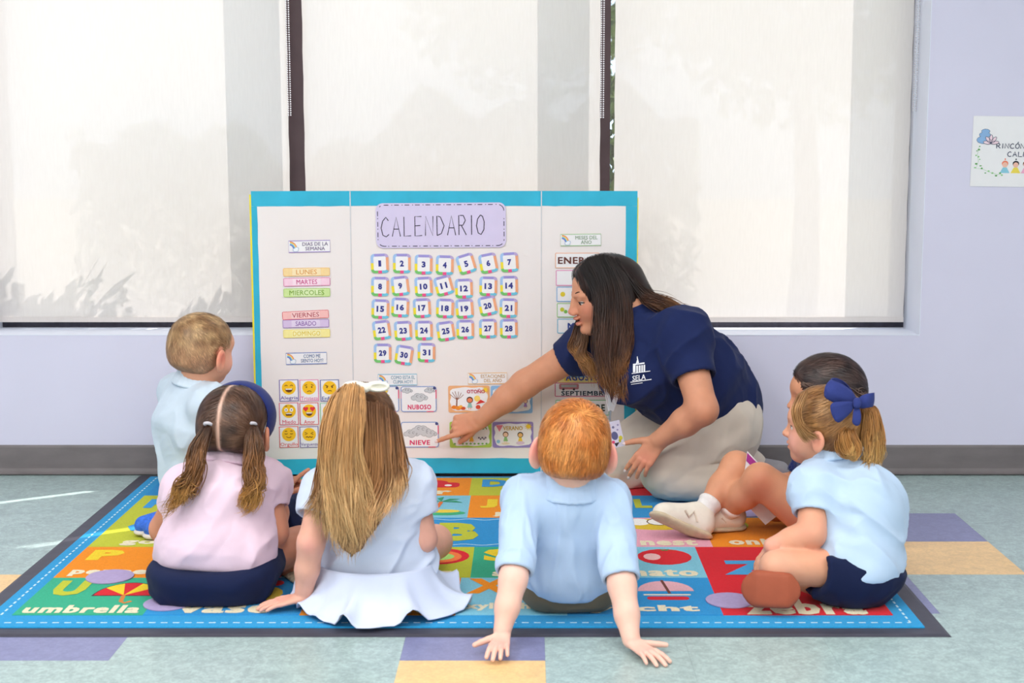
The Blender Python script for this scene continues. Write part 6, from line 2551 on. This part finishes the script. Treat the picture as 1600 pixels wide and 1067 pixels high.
    for s in (-1, 1):
        Hc.ell(F.p(s * .43, .05, -.15), (.11 * H, .13 * H, .15 * H), F.R, .012, 's')
    Hc.half(F.p(0, -.3, -.33), F.d(0, -.2, -1), .015, F.c - .3, F.c + .3)
    V, Q = Hc.mesh(.004)
    V = relax(V, Q, 2)
    cf = hcol((136, 88, 48), (190, 138, 84), 2, 38)
    tie = AT(1346, 632, 3.36)

    def flow(p):
        d = tie - p
        return d + .018 * np.stack([vnoise(p * 25, 1), vnoise(p * 25, 2), vnoise(p * 25, 3)], 1)
    st = comb(Hc, pick(V, 6500), flow, .060, 6, .0009, (.0003, .005), cf, .10)
    ob = ombre((146, 96, 52), (180, 124, 66), (220, 172, 104), .3, .8, 4)
    gs = []
    for pts in ([(1344, 634, 3.34), (1352, 648, 3.30), (1352, 684, 3.285), (1350, 712, 3.28), (1346, 734, 3.28)],
                [(1346, 632, 3.36), (1362, 640, 3.32), (1370, 678, 3.30), (1366, 712, 3.295), (1356, 740, 3.29)],
                [(1348, 632, 3.38), (1368, 642, 3.36), (1380, 680, 3.34), (1376, 716, 3.33), (1366, 744, 3.32)]):
        gs.append([AT(*q) for q in pts])
    La = locks(gs, 480, (.002, .004), .0012, ob, 18, .010, 1.5, 7)
    gs = []
    for pts in ([(1322, 664, 3.30), (1312, 676, 3.27), (1314, 700, 3.265), (1326, 708, 3.265), (1334, 694, 3.265), (1324, 684, 3.265)],
                [(1330, 668, 3.30), (1336, 682, 3.275), (1344, 700, 3.27), (1338, 716, 3.27), (1328, 712, 3.265), (1330, 700, 3.265)],
                [(1318, 672, 3.29), (1306, 690, 3.275), (1308, 706, 3.27), (1320, 714, 3.27), (1332, 710, 3.265), (1336, 704, 3.265)]):
        gs.append([AT(*q) for q in pts])
    Lb = locks(gs, 200, (.002, .003), .0012, ob, 22, .003, 2, 8)
    # loose hair at the temple
    gs = []
    for pts in ([(1246, 620, 3.31), (1238, 640, 3.295), (1244, 664, 3.285), (1254, 684, 3.28), (1262, 690, 3.285)],
                [(1262, 612, 3.30), (1250, 640, 3.283), (1254, 664, 3.277), (1266, 676, 3.277), (1280, 680, 3.28)]):
        gs.append([AT(*q) for q in pts])
    Lc = locks(gs, 240, (.002, .004), .0011, hcol((150, 104, 60), (200, 150, 96), 3), 18, .003, 1.3, 9)
    hmesh('hair', [(V, Q, cf(V) * .85), st, La, Lb, Lc], hairmat('honey'), P)
    # bow: folded ribbon loops and tails
    mb = cloth('ribbon_navy', (52, 62, 124), bump=.15, bscale=300, sheen=.05)
    B0 = empty('hair_bow', tuple(tie - np.array(P.location)), parent=P)

    def rib(nm, rows):
        """ribbon patch from rows of (px,py,D)"""
        R_ = np.array([[AT(1340 + (q[0] - 1340) * 1.22, 630 + (q[1] - 630) * 1.22, 3.30 + (q[2] - 3.30) * 1.3 - .012) for q in r] for r in rows])
        vv = R_.reshape(-1, 3) - np.array(P.location) - np.array(B0.location)
        nr, nc = R_.shape[:2]
        ff = [(i * nc + j, i * nc + j + 1, (i + 1) * nc + j + 1, (i + 1) * nc + j) for i in range(nr - 1) for j in range(nc - 1)]
        o = link(nm, pymesh(nm, vv.tolist(), ff, True), mb, B0)
        a = o.modifiers.new('soft', 'SUBSURF')
        a.levels = a.render_levels = 2
        b = o.modifiers.new('thick', 'SOLIDIFY')
        b.thickness = .0018
    rib('ribbon_loop', [[(1340, 622, 3.30), (1338, 632, 3.29), (1336, 640, 3.30)], [(1322, 604, 3.285), (1312, 618, 3.27), (1306, 628, 3.28)], [(1300, 600, 3.29), (1286, 608, 3.28), (1290, 618, 3.285)],
                        [(1318, 594, 3.33), (1328, 600, 3.34), (1330, 612, 3.34)], [(1338, 622, 3.32), (1338, 628, 3.33), (1338, 634, 3.32)]])
    rib('ribbon_loop', [[(1340, 622, 3.30), (1340, 630, 3.29), (1340, 638, 3.30)], [(1352, 617, 3.29), (1354, 626, 3.28), (1352, 636, 3.285)], [(1366, 616, 3.31), (1366, 626, 3.31), (1364, 634, 3.31)],
                        [(1354, 617, 3.34), (1355, 626, 3.35), (1353, 633, 3.34)], [(1340, 624, 3.33), (1340, 630, 3.34), (1340, 636, 3.33)]])
    rib('ribbon_tail', [[(1338, 626, 3.285), (1334, 640, 3.285)], [(1318, 628, 3.272), (1322, 650, 3.272)], [(1300, 628, 3.27), (1312, 660, 3.27)]])
    rib('ribbon_tail', [[(1342, 632, 3.285), (1334, 634, 3.285)], [(1346, 648, 3.272), (1334, 650, 3.272)], [(1342, 662, 3.275), (1332, 656, 3.275)]])
    K = Model(.004)
    K.ell(AT(1339, 630, 3.262), (.010, .009, .014))
    solid('ribbon_knot', K, .002, mb, B0)
    return P


build_bow()
# ------------------------------------------------------------------ dark-haired girl behind, knees up, white trainers
def build_dark():
    P = person(1300, 3.80, 'child in navy polo and white trainers, knees raised, behind the big hair bow')
    pel, nck = pt(1302, 3.80, .09), pt(1296, 3.80, .330)
    shL, shR = pt(1300, 3.69, .272), pt(1290, 3.90, .272)
    elL, wrL = AT(1370, 752, 3.70), pt(1376, 3.70, .06)
    elR, wrR = AT(1246, 752, 3.90), pt(1205, 3.93, .13)
    F = Frame(AT(1283, 616, 3.80), (-.985, .02, -.08), (-.03, 0, 1), .200)
    S = Model(.018)
    fine = []
    head(S, F, True, 1.0, 16)
    S.cone(F.p(0, -.12, -.30), nck, .042, .046, .02)
    S.cone(shL, shR, .034, .034, .03)
    S.cone(nck, pel, .05, .06, .03)
    for sh, el, wr in ((shL, elL, wrL), (shR, elR, wrR)):
        S.cone(sh, el, .035, .029, .02)
        S.cone(el, wr, .029, .021, .012)
        hand(S, wr, (.3 if wr is wrL else -.9, 0, -.5), (0, 0, 1), 1, .10, [(.3, .3, .2)] * 4, .08)
    kn2, an2 = AT(1188, 750, 3.74), AT(1134, 800, 3.85)
    kn1, an1 = AT(1151, 729, 3.875), AT(1100, 798, 3.80)
    S.cone(pt(1262, 3.74, .09), kn2, .066, .045, .02)
    S.cone(kn2, kn2 * .55 + an2 * .45, .043, .038, .02)
    S.cone(kn2 * .55 + an2 * .45, an2, .038, .025, .02)
    S.path([kn1, pt(1212, 3.905, .075), pt(1272, 3.905, .065)], [.040, .048, .052])
    S.cone(kn1, kn1 * .55 + an1 * .45, .042, .036, .02)
    S.cone(kn1 * .55 + an1 * .45, an1, .036, .025, .02)
    lo, hi = headbox(F)
    fine.append((lo, hi, .003))
    sk = spots((214, 150, 116), [(kn2 + np.array([0, -.04, .0]), .035, (200, 122, 92)), (kn1, .03, (214, 150, 112)), (F.p(-.2, .28, -.17), .026, (228, 156, 132)), (F.p(0, .38, -.265), .012, (200, 110, 100))])
    onrug(S)
    solid('body', S, .005, skinmat('tan'), P, fine, sk)
    eyes(F, P, True, (60, 42, 34))
    brows(F, P, (62, 44, 40))
    m = cloth('navy_polo', (36, 48, 104))
    C = Model(.02)
    C.cone(pel, pel + (nck - pel) * .5, .10, .102, .03, flat=((1, 0, 0), .82))
    C.cone(pel + (nck - pel) * .5, nck - (0, 0, .04), .102, .062, .04, flat=((1, 0, 0), .8))
    C.cone(shL, shR, .042, .042, .05)
    n0 = len(C.ops)
    for sh, el in ((shL, elL), (shR, elR)):
        en = sh + (el - sh) * (.6 if sh is shL else .9)
        C.cone(sh, en, .045, .044, .025)
        sleeve_cut(C, sh, en, .038)
    front(C, n0)
    C.half((0, 0, .05), (0, 0, -1), .01)
    shirt = solid('polo_shirt', C, .0045, m, P, disp=folds(18, .004, (0, .2, 1), 63))
    K = Model(.02)
    K.cone(pt(1300, 3.74, .085), pt(1300, 3.86, .085), .084, .084, .03)
    K.cone(pt(1300, 3.74, .085), pt(1282, 3.74, .11), .078, .07, .03)
    K.cone(pt(1300, 3.86, .085), pt(1288, 3.86, .11), .078, .07, .03)
    K.half((0, 0, .0115), (0, 0, -1), .004)
    solid('skirt', K, .005, cloth('navy', (26, 34, 66), sheen=.05), P)
    # ankle socks and scuffed white trainers
    ms = mat('sock_white', (236, 230, 228), rough=.9, var=.05, scale=80, bump=.5, bscale=400)
    mu = mat('trainer_white', (232, 222, 208), rough=.6, var=.06, scale=30, bump=.15, bscale=60)
    mo = mat('trainer_sole', (206, 188, 160), rough=.75, var=.12, scale=40, bump=.3, bscale=90)
    for i, (kn, an, heel, toe, upv) in enumerate(((kn1, an1, AT(1098, 832, 3.775), AT(1034, 806, 3.76), (-.45, .25, .9)), (kn2, an2, AT(1150, 818, 3.87), AT(1100, 822, 3.84), (0, 0, 1)))):
        d = nrm(kn - an)
        B = Model(.008)
        B.cone(an - d * .02, an + d * .028, .031, .030, .01)
        B.path(ring(an + d * .030, d, .026, .026, (0, 1, 0), 14), [.006] * 14)
        solid('sock', B, .003, ms, P)
        ax_ = nrm(toe - heel)
        up_ = nrm(A3(upv) - ax_ * (A3(upv) @ ax_))
        sd = np.cross(ax_, up_)
        R = np.stack([ax_, sd, up_], 1)
        U = Model(.012)
        U.cone(heel + up_ * .022 + ax_ * .012, toe + up_ * .008, .034, .028, .02)
        U.cone(heel + up_ * .02 + ax_ * .012, an - d * .01, .034, .033, .02)
        U.cone(heel + up_ * .04 + ax_ * .045, toe - ax_ * .02 + up_ * .016, .028, .024, .02)
        U.half(heel - up_ * .006, -up_, .003)
        sh_ = solid('trainer', U, .003, mu, P)
        B = Model(.008)
        B.cone(heel - up_ * .008 + ax_ * .006, heel + ax_ * .04 - up_ * .008, .036, .032, .012, flat=(up_, .36))
        B.cone(heel + ax_ * .04 - up_ * .008, toe - up_ * .004, .033, .035, .012, flat=(up_, .36))
        onrug(B)
        solid('sole', B, .003, mo, sh_)
        sv = -sd if sd[1] > 0 else sd
        L = []
        for q in np.linspace(.25, .75, 5):
            c = heel * (1 - q) + toe * q
            L.append([c + up_ * (.052 - .022 * q) + sv * .020, c + up_ * (.060 - .024 * q) + sv * .008, c + up_ * (.060 - .024 * q) - sv * .008, c + up_ * (.052 - .022 * q) - sv * .02])
        Lp = np.array(L)
        hmesh('laces', [tubes(Lp, np.full(Lp.shape[:2], .0028), np.ones(Lp.shape), 6)], mat('lace_white', (240, 236, 228), rough=.8), sh_)
        cst = [heel * (1 - q) + toe * q + up_ * z + sv * .0340 for q, z in ((.28, .012), (.42, .036), (.50, .016), (.62, .030))]
        hmesh('side_stripe', [tubes(np.array([cst]), np.full((1, 4), .0035), np.ones((1, 4, 3)), 6)], mat('stripe_taupe', (222, 206, 188), rough=.7), sh_)
    # hair: pulled tight, braided along the side
    H = F.H
    Hc = Model(.02)
    Hc.ell(F.p(0, -.09, .14), (.402 * H, .50 * H, .41 * H), F.R)
    Hc.ell(F.p(0, -.30, -.10), (.29 * H, .25 * H, .30 * H), F.R, .05)
    Hc.box(F.p(0, .62, -.36), (.6 * H, .38 * H, .58 * H), F.rot(ax=-10), .01, .02, 's')
    for s in (-1, 1):
        Hc.ell(F.p(s * .43, .05, -.15), (.11 * H, .13 * H, .15 * H), F.R, .012, 's')
    Hc.half(F.p(0, -.3, -.36), F.d(0, -.2, -1), .015, F.c - .3, F.c + .3)
    V, Q = Hc.mesh(.004)
    V = relax(V, Q, 2)
    cf = hcol((44, 32, 32), (86, 64, 58), 2, 45)
    tie = F.p(0, -.55, -.05)
    st = comb(Hc, pick(V, 5500), lambda p: (tie - p) + .03 * np.stack([vnoise(p * 30, 1), vnoise(p * 30, 2), vnoise(p * 30, 3)], 1), .05, 6, .0009, (.0003, .004), cf, .12)
    gs = []
    for k in range(3):
        gs.append([F.p(-.36 - .03 * math.sin(t * 9 + k * 2.1), .30 - .85 * t, .20 - .16 * t + .035 * math.cos(t * 18 + k * 2.1)) for t in np.linspace(0, 1, 12)])
    Lp = [locks([g], 14, (.0025, .0025), .003, hcol((48, 34, 34), (96, 72, 62), 4), 40, 0, 1, 3 + i, tipr=.8) for i, g in enumerate(gs)]
    hmesh('hair', [(V, Q, cf(V) * .85), st] + Lp, hairmat('dark'), P)
    # picture book leaning behind the bent legs
    tl, tr = AT(1168, 705, 3.826), AT(1243, 784, 3.826)
    bl, br_ = AT(1158, 780, 3.826), AT(1196, 820, 3.826)
    n_ = nrm(np.cross(tr - tl, bl - tl))
    if n_[1] < 0:
        n_ = -n_
    c0 = (tl + tr + bl + br_) / 4
    bk = tag(empty('picture_book', tuple(c0)), 'thin white picture book with magenta edge, propped behind the bare bent legs', 'book')
    mp_, mm_ = mat('book_page', (236, 232, 236), rough=.6), mat('book_magenta', (176, 60, 150), rough=.5, var=.12, scale=60)

    def slab(nm, quad, t0, t1, m):
        vv = [q + n_ * t - c0 for t in (t0, t1) for q in quad]
        link(nm, pymesh(nm, [tuple(v) for v in vv], BOXF), m, bk)
    slab('page_block', [tl, tr, br_, bl], 0, .006, mp_)
    e = lambda s, t: (tl * (1 - s) + tr * s) * (1 - t) + (bl * (1 - s) + br_ * s) * t
    slab('magenta_print', [e(0, 0.03), e(.40, 0.03), e(.40, .2), e(0, .2)], -.0006, -.0001, mm_)
    return P


build_dark()
# ------------------------------------------------------------------ kneeling woman pointing at the board
def build_teacher():
    P = person(1080, 4.30, 'adult in navy polo and beige trousers, kneeling and pointing at the board')
    fw = nrm((-.86, -.42, 0))
    nck = AT(992, 492, 4.26)
    shL, shR = AT(1066, 522, 4.14), AT(924, 537, 4.38)
    elL, wrL = AT(1098, 640, 4.01), AT(1030, 687, 4.09)
    elR, wrR = AT(820, 600, 4.43), AT(752, 655, 4.462)
    pel = pt(1113, 4.36, .25)
    knL, knR = AT(1040, 737, 4.20), AT(962, 728, 4.40)
    hpL, hpR = pt(1122, 4.30, .232), pt(1080, 4.44, .232)
    anL, anR = pt(1165, 4.19, .055), pt(1165, 4.46, .055)
    F = Frame(AT(937, 461, 4.28), (-.955, -.20, -.20), (-.16, 0, 1), .222)
    S = Model(.02)
    fine = []
    head(S, F, False, .9, 12)
    S.cone(F.p(0, -.16, -.28), nck, .052, .058, .03)
    S.cone(shL, shR, .05, .05, .03)
    S.cone(nck, pel, .08, .10, .03)
    for sh, el, wr, r in ((shL, elL, wrL, 1.0), (shR, elR, wrR, 1.0)):
        S.cone(sh, el, .056 * r, .043 * r, .03)
        mid = el * .6 + wr * .4
        S.cone(el, mid, .043, .040, .02)
        S.cone(mid, wr, .040, .0275, .02)
    tR = hand(S, wrR, (-.95, .10, -.27), (-.2, -.92, .3), -1, .172, [(-.05, .18, .12), (1.05, 1.3, .8), (1.15, 1.35, .8), (1.2, 1.35, .8)], .05,
              (.78, .42, -.45), (.12, .12), 1.0, boxes_=fine, cell=.0022)
    tL = hand(S, wrL, (-.60, .06, -.80), (-.25, -.86, .42), 1, .156, [(.18, .22, .15), (.2, .25, .2), (.25, .3, .2), (.3, .35, .2)], .07,
              (.62, .75, .02), (.1, .12), 1.0, boxes_=fine, cell=.0022)
    lo, hi = headbox(F)
    fine.append((lo, hi, .0024))
    S.cone(hpL, knL, .07, .06)
    S.cone(hpR, knR, .07, .06)
    S.cone(knL, anL, .05, .035)
    S.cone(knR, anR, .05, .035)
    sk = spots((214, 150, 118), [(F.p(0, .40, -.275), .015, (196, 96, 92)), (F.p(-.2, .24, -.14), .03, (214, 134, 108)), (F.p(0, .44, -.14), .014, (212, 138, 112)),
                                 (wrR + np.array([-.06, 0, -.03]), .035, (214, 142, 110)), (wrL + np.array([-.04, 0, -.06]), .035, (214, 138, 112)), (elL, .04, (204, 134, 104))])
    onrug(S)
    solid('body', S, .006, skinmat('olive'), P, fine, sk)
    eyes(F, P, False, (64, 44, 34))
    brows(F, P, (60, 42, 36), False)
    # pale varnished nails
    mn = mat('nail_pale', (240, 214, 212), rough=.25, var=.02)
    for tips, which in ((tR, (0, 4)), (tL, (0, 1, 4))):
        for i in which:
            p, d = tips[i]
            N = Model(.001)
            toC = nrm(np.array([0, 0, CAM_H]) - p)
            n_ = nrm(toC - d * (toC @ d))
            R = np.stack([d, np.cross(n_, d), n_], 1)
            N.ell(p + d * .0035 + n_ * .0045, (.0072, .0048, .0028), R)
            solid('fingernail', N, .0012, mn, P)
    # polo shirt
    m = cloth('navy_polo_teacher', (32, 42, 84), sheen=.06)
    C = Model(.03)
    bel, che = AT(1078, 596, 4.30), AT(1030, 556, 4.26)
    C.cone(pel + (.0, 0, .01), bel, .156, .152, .05, flat=((.2, .9, 0), .92))
    C.cone(bel, che, .152, .140, .05, flat=((.2, .9, 0), .95))
    C.cone(che, nck - (nck - che) * .30, .138, .080, .06)
    C.cone(shL, shR, .062, .060, .06)
    C.cone(nck - nrm(nck - che) * .035, nck, .068, .060, .03)
    C.ell(AT(985, 592, 4.17), (.085, .075, .075), k=.05)                    # bust, her left
    n0 = len(C.ops)
    eL, eR = shL + (elL - shL) * .60, shR + (elR - shR) * .42
    C.cone(shL, eL, .068, .066, .03)
    sleeve_cut(C, shL, eL, .056)
    C.cone(shR, eR, .066, .062, .03)
    sleeve_cut(C, shR, eR, .054)
    front(C, n0)
    # hem: cut square to the trunk
    C.half(pt(1100, 4.3, .235), (.06, 0, -1), .010)
    fz, fz2 = folds(9, .0140, (.5, 0, .7), 73), folds(24, .0012, (.7, 0, -.6), 78)
    dsp = calm(lambda V: fz(V) + fz2(V), [(pt(1100, 4.3, .235), (.06, 0, -1), .3), (eL, shL - eL, .09), (eR, shR - eR, .09)])
    shirt = solid('polo_shirt', C, .0048, m, P, it=3, disp=dsp)
    collar('collar', nck + np.array([0, 0, .012]), nck - che + np.array([0, 0, .12]), fw, .064, .060, m, shirt, .034, .5)
    # trousers
    mt = cloth('beige_twill', (216, 202, 188), var=.03, bump=.15)
    T_ = Model(.03)
    T_.cone(hpL + (.012, 0, 0), knL, .112, .078, .03)
    T_.cone(hpR, knR, .115, .082, .04)
    T_.cone(pel + (-.01, 0, -.02), pel + (-.02, 0, .0), .128, .122, .05)
    T_.ell(pel + (.026, -.01, -.06), (.105, .13, .125), k=.05)
    T_.cone(knL + (.02, -.012, -.02), anL, .064, .058, .006)
    T_.cone(knR + (.01, 0, -.015), anR, .070, .056, .012)
    T_.half((0, 0, .0115), (0, 0, -1), .004)
    tz, tz2 = folds(10, .0110, (.8, 0, .5), 83), folds(30, .0016, (.3, 0, .9), 88)
    solid('trousers', T_, .0058, mt, P, it=3, disp=lambda V: tz(V) + tz2(V))
    for an in (anL, anR):
        B = Model(.01)
        B.cone(an + (.02, 0, 0), an + (.11, 0, -.012), .034, .030)
        B.half((0, 0, .0115), (0, 0, -1), .003)
        solid('shoe', B, .004, mat('trainer_grey', (150, 146, 150), rough=.7), P)
    # emblem on her left chest: white building over lettering, lying on the cloth
    CX_, CY_ = 1000, 578
    mw = mat('emblem_white', (238, 240, 246), rough=.7, var=.02)
    sv, sf = [], []
    sw = [Vector(v.co) + P.location for v in shirt.data.vertices]
    bvh = BVHTree.FromPolygons(sw, [tuple(p.vertices) for p in shirt.data.polygons])

    def onshirt(x, y):
        r = ray(x, y).normalized()
        h = bvh.ray_cast(Vector((0, 0, CAM_H)), r)[0]
        return A3(h - r * .0035) if h is not None else AT(x, y, 4.1)

    def q2(pts):
        n = len(sv)
        for (x, y) in pts:
            sv.append(tuple(onshirt(x, y) - np.array(P.location)))
        sf.append(tuple(range(n, n + len(pts))))

    def bar(x0, y0, x1, y1):
        q2([(x0, y0), (x1, y0 - (x1 - x0) * .14), (x1, y1 - (x1 - x0) * .14), (x0, y1)][::-1])
    bar(989, 571, 993, 582)
    bar(994, 571.5, 997, 582)
    bar(998, 571, 1001, 581.5)
    bar(1002, 570.5, 1004.5, 581)
    bar(1005.5, 570, 1008, 580.5)
    bar(989, 568.5, 1007, 570.8)
    q2([(993.5, 568), (998.5, 567), (996.5, 559)])
    bar(995.2, 557, 996.4, 561)
    bar(987, 583, 1016, 584.2)
    bar(985, 596.5, 1018, 598)
    bar(986, 600, 1004, 601)
    o = link('emblem', pymesh('emblem', sv, sf), mw, shirt)
    o.location = (0, 0, 0)
    co, fa = textmesh('SELA', .02)
    lo_, hi_ = co.min(0), co.max(0)
    k = (co - (lo_ + hi_) / 2) / (hi_ - lo_ + 1e-9)
    tv = []
    for a in k:
        x = 998.5 + a[0] * 21
        y = 590 - a[1] * 8.5 - a[0] * 21 * .14
        tv.append(tuple(onshirt(x, y) - np.array(P.location)))
    link('emblem_lettering', pymesh('emblem_lettering', tv, fa), mw, shirt)
    # hair
    H = F.H
    Hc = Model(.02)
    Hc.ell(F.p(0, -.10, .16), (.385 * H, .485 * H, .385 * H), F.R)
    Hc.box(F.p(0, .56, -.30), (.6 * H, .375 * H, .62 * H), F.rot(ax=-12), .01, .02, 's')
    # hair falling in front of the near shoulder and behind the neck
    Hc.cone(F.p(-.24, -.20, .0), AT(960, 540, 4.165), .062, .052, .04, flat=((0, 1, 0), .60))
    Hc.cone(AT(960, 540, 4.165), AT(960, 588, 4.13), .052, .030, .03, flat=((0, 1, 0), .55))
    Hc.cone(F.p(0, -.30, .0), AT(1005, 482, 4.27), .080, .055, .04)
    V, Q = Hc.mesh(.0042)
    V = relax(V, Q, 2)
    cf = hcol((26, 17, 16), (54, 36, 31), 2, 40)
    top = F.p(0, .12, .56)

    def flow(p):
        l = F.local(p)
        side = np.sign(l[:, 0] + .04)[:, None]
        out = F.R[:, 0] * side * np.clip((l[:, 2:3] - .25) * 3.0, 0, 1.3) - F.R[:, 1] * np.clip((l[:, 2:3] - .05) * 1.6, 0, .8)
        return out + np.array([.02, 0, -1.0]) + .12 * np.stack([vnoise(p * 22, 1), vnoise(p * 22, 2), vnoise(p * 22, 3)], 1)
    st = comb(Hc, pick(V, 7000), flow, .095, 7, .0010, (.0003, .005), cf, .07)
    # a fine parting
    cap = cf(V) * .85
    l = F.local(V)
    part = (np.exp(-((l[:, 0] + .04) / .016) ** 2) * (l[:, 2] > .35) * (l[:, 1] > -.25))[:, None]
    cap = cap * (1 - part * .7) + np.array(lin((150, 104, 88))) * part * .7
    ob = ombre((30, 19, 18), (74, 46, 33), (146, 96, 56), .45, .95, 4)
    gs = []
    for pts in ([(908, 418, 4.215), (930, 462, 4.185), (932, 505, 4.165), (931, 548, 4.14), (940, 588, 4.115), (952, 612, 4.11)],
                [(918, 406, 4.205), (941, 455, 4.175), (944, 505, 4.15), (942, 550, 4.125), (950, 592, 4.10), (956, 618, 4.10)],
                [(930, 402, 4.20), (950, 450, 4.17), (954, 505, 4.145), (954, 552, 4.12), (960, 590, 4.095), (972, 622, 4.09)],
                [(945, 400, 4.205), (968, 450, 4.175), (972, 505, 4.145), (970, 552, 4.12), (974, 588, 4.10), (978, 612, 4.09)],
                [(956, 404, 4.215), (980, 450, 4.185), (984, 500, 4.155), (982, 545, 4.13), (976, 578, 4.11), (972, 604, 4.10)]):
        gs.append([AT(*q) for q in pts])
    La = locks(gs, 1500, (.003, .007), .0013, ob, 19, .013, 1.6, 7, clump=4)
    gs = []
    for pts in ([(905, 490, 4.30), (897, 520, 4.30), (890, 540, 4.29), (905, 556, 4.27), (918, 580, 4.25)],
                [(912, 500, 4.28), (908, 530, 4.28), (902, 550, 4.27), (916, 566, 4.24), (930, 596, 4.22)],
                [(918, 500, 4.27), (916, 530, 4.25), (912, 555, 4.23), (926, 576, 4.20), (944, 600, 4.18)]):
        gs.append([AT(*q) for q in pts])
    ob3 = ombre((60, 38, 30), (110, 72, 44), (166, 114, 64), .3, .7, 5)
    Lb = locks(gs, 420, (.003, .006), .0013, ob3, 18, .010, 1.5, 8)
    gs = []
    for pts in ([(962, 404, 4.24), (998, 446, 4.22), (1020, 462, 4.19), (1046, 472, 4.165), (1086, 488, 4.165)],
                [(965, 412, 4.22), (1000, 462, 4.19), (1014, 476, 4.17), (1036, 486, 4.15), (1060, 496, 4.145)],
                [(955, 400, 4.28), (992, 440, 4.27), (1016, 456, 4.25), (1044, 464, 4.23), (1094, 492, 4.21)]):
        gs.append([AT(*q) for q in pts])
    Lc = locks(gs, 480, (.003, .006), .0013, ob, 16, .009, 1.5, 9)
    hmesh('hair', [(V, Q, cap), st, La, Lb, Lc], hairmat('dark_brown'), P)

    # lanyard with a patterned badge, hanging from her neck
    ly = tag(empty('lanyard', tuple(AT(953, 660, 4.15))), 'white lanyard with patterned badge hanging from the kneeling adult\'s neck', 'lanyard')
    lo0 = np.array(ly.location)
    mwh = mat('lanyard_white', (236, 234, 238), rough=.7, var=.03)

    def strap(nm, pts, w, m_, th=.0012):
        c = [AT(*q) for q in pts]
        vv, ff = [], []
        for i, p in enumerate(c):
            d = c[min(i + 1, len(c) - 1)] - c[max(i - 1, 0)]
            s_ = nrm(np.cross(d, (0, -1, 0))) * w / 2
            for off in (0, th):
                vv += [tuple(p - s_ + np.array([0, off, 0]) - lo0), tuple(p + s_ + np.array([0, off, 0]) - lo0)]
        for i in range(len(c) - 1):
            a = 4 * i
            ff += [(a, a + 1, a + 5, a + 4), (a + 3, a + 2, a + 6, a + 7), (a + 1, a + 3, a + 7, a + 5), (a + 2, a, a + 4, a + 6)]
        return link(nm, pymesh(nm, vv, ff), m_, ly)
    strap('strap', [(944, 575, 4.125), (946, 600, 4.12), (950, 622, 4.13), (954, 642, 4.15)], .014, mwh)
    strap('strap', [(968, 575, 4.10), (966, 600, 4.09), (962, 622, 4.11), (955, 642, 4.15)], .014, mwh)
    mm = mat('clip_metal', (170, 170, 176), rough=.3, metal=.9)
    strap('clip', [(954, 641, 4.149), (953, 650, 4.149), (953, 657, 4.149)], .006, mm, .004)
    # badge card
    e = empty('badge', tuple(AT(963, 678, 4.15) - lo0), (0, math.radians(-13), 0), ly)
    w, h = .036, .080
    art('badge_card', [(rrect(-w / 2, -h / 2, w / 2, h / 2, .002), mat('badge_lilac', (214, 208, 226), rough=.5))], e, base=0, thick=.001)
    pr = [(circ(-.006, -.004, .010, .013, 14), ink((96, 96, 136)), 0), (circ(-.005, .022, .004, .004, 8), ink((120, 116, 150)), 0), (circ(.010, -.014, .006, .007, 10), ink((206, 190, 60)), 0),
          (circ(.006, -.022, .004, .005, 8), ink((180, 170, 50)), 1), ([(-.012, -.026), (.004, -.026), (-.008, -.038)], ink((60, 50, 62)), 0), (circ(-.014, -.022, .005, .005, 8), ink((226, 80, 120)), 1),
          (circ(.006, .012, .003, .003, 8), ink((150, 140, 180)), 0), (circ(.010, .026, .003, .003, 8), ink((150, 140, 180)), 0)]
    art('badge_print', pr, e, base=.001)
    return P


build_teacher()
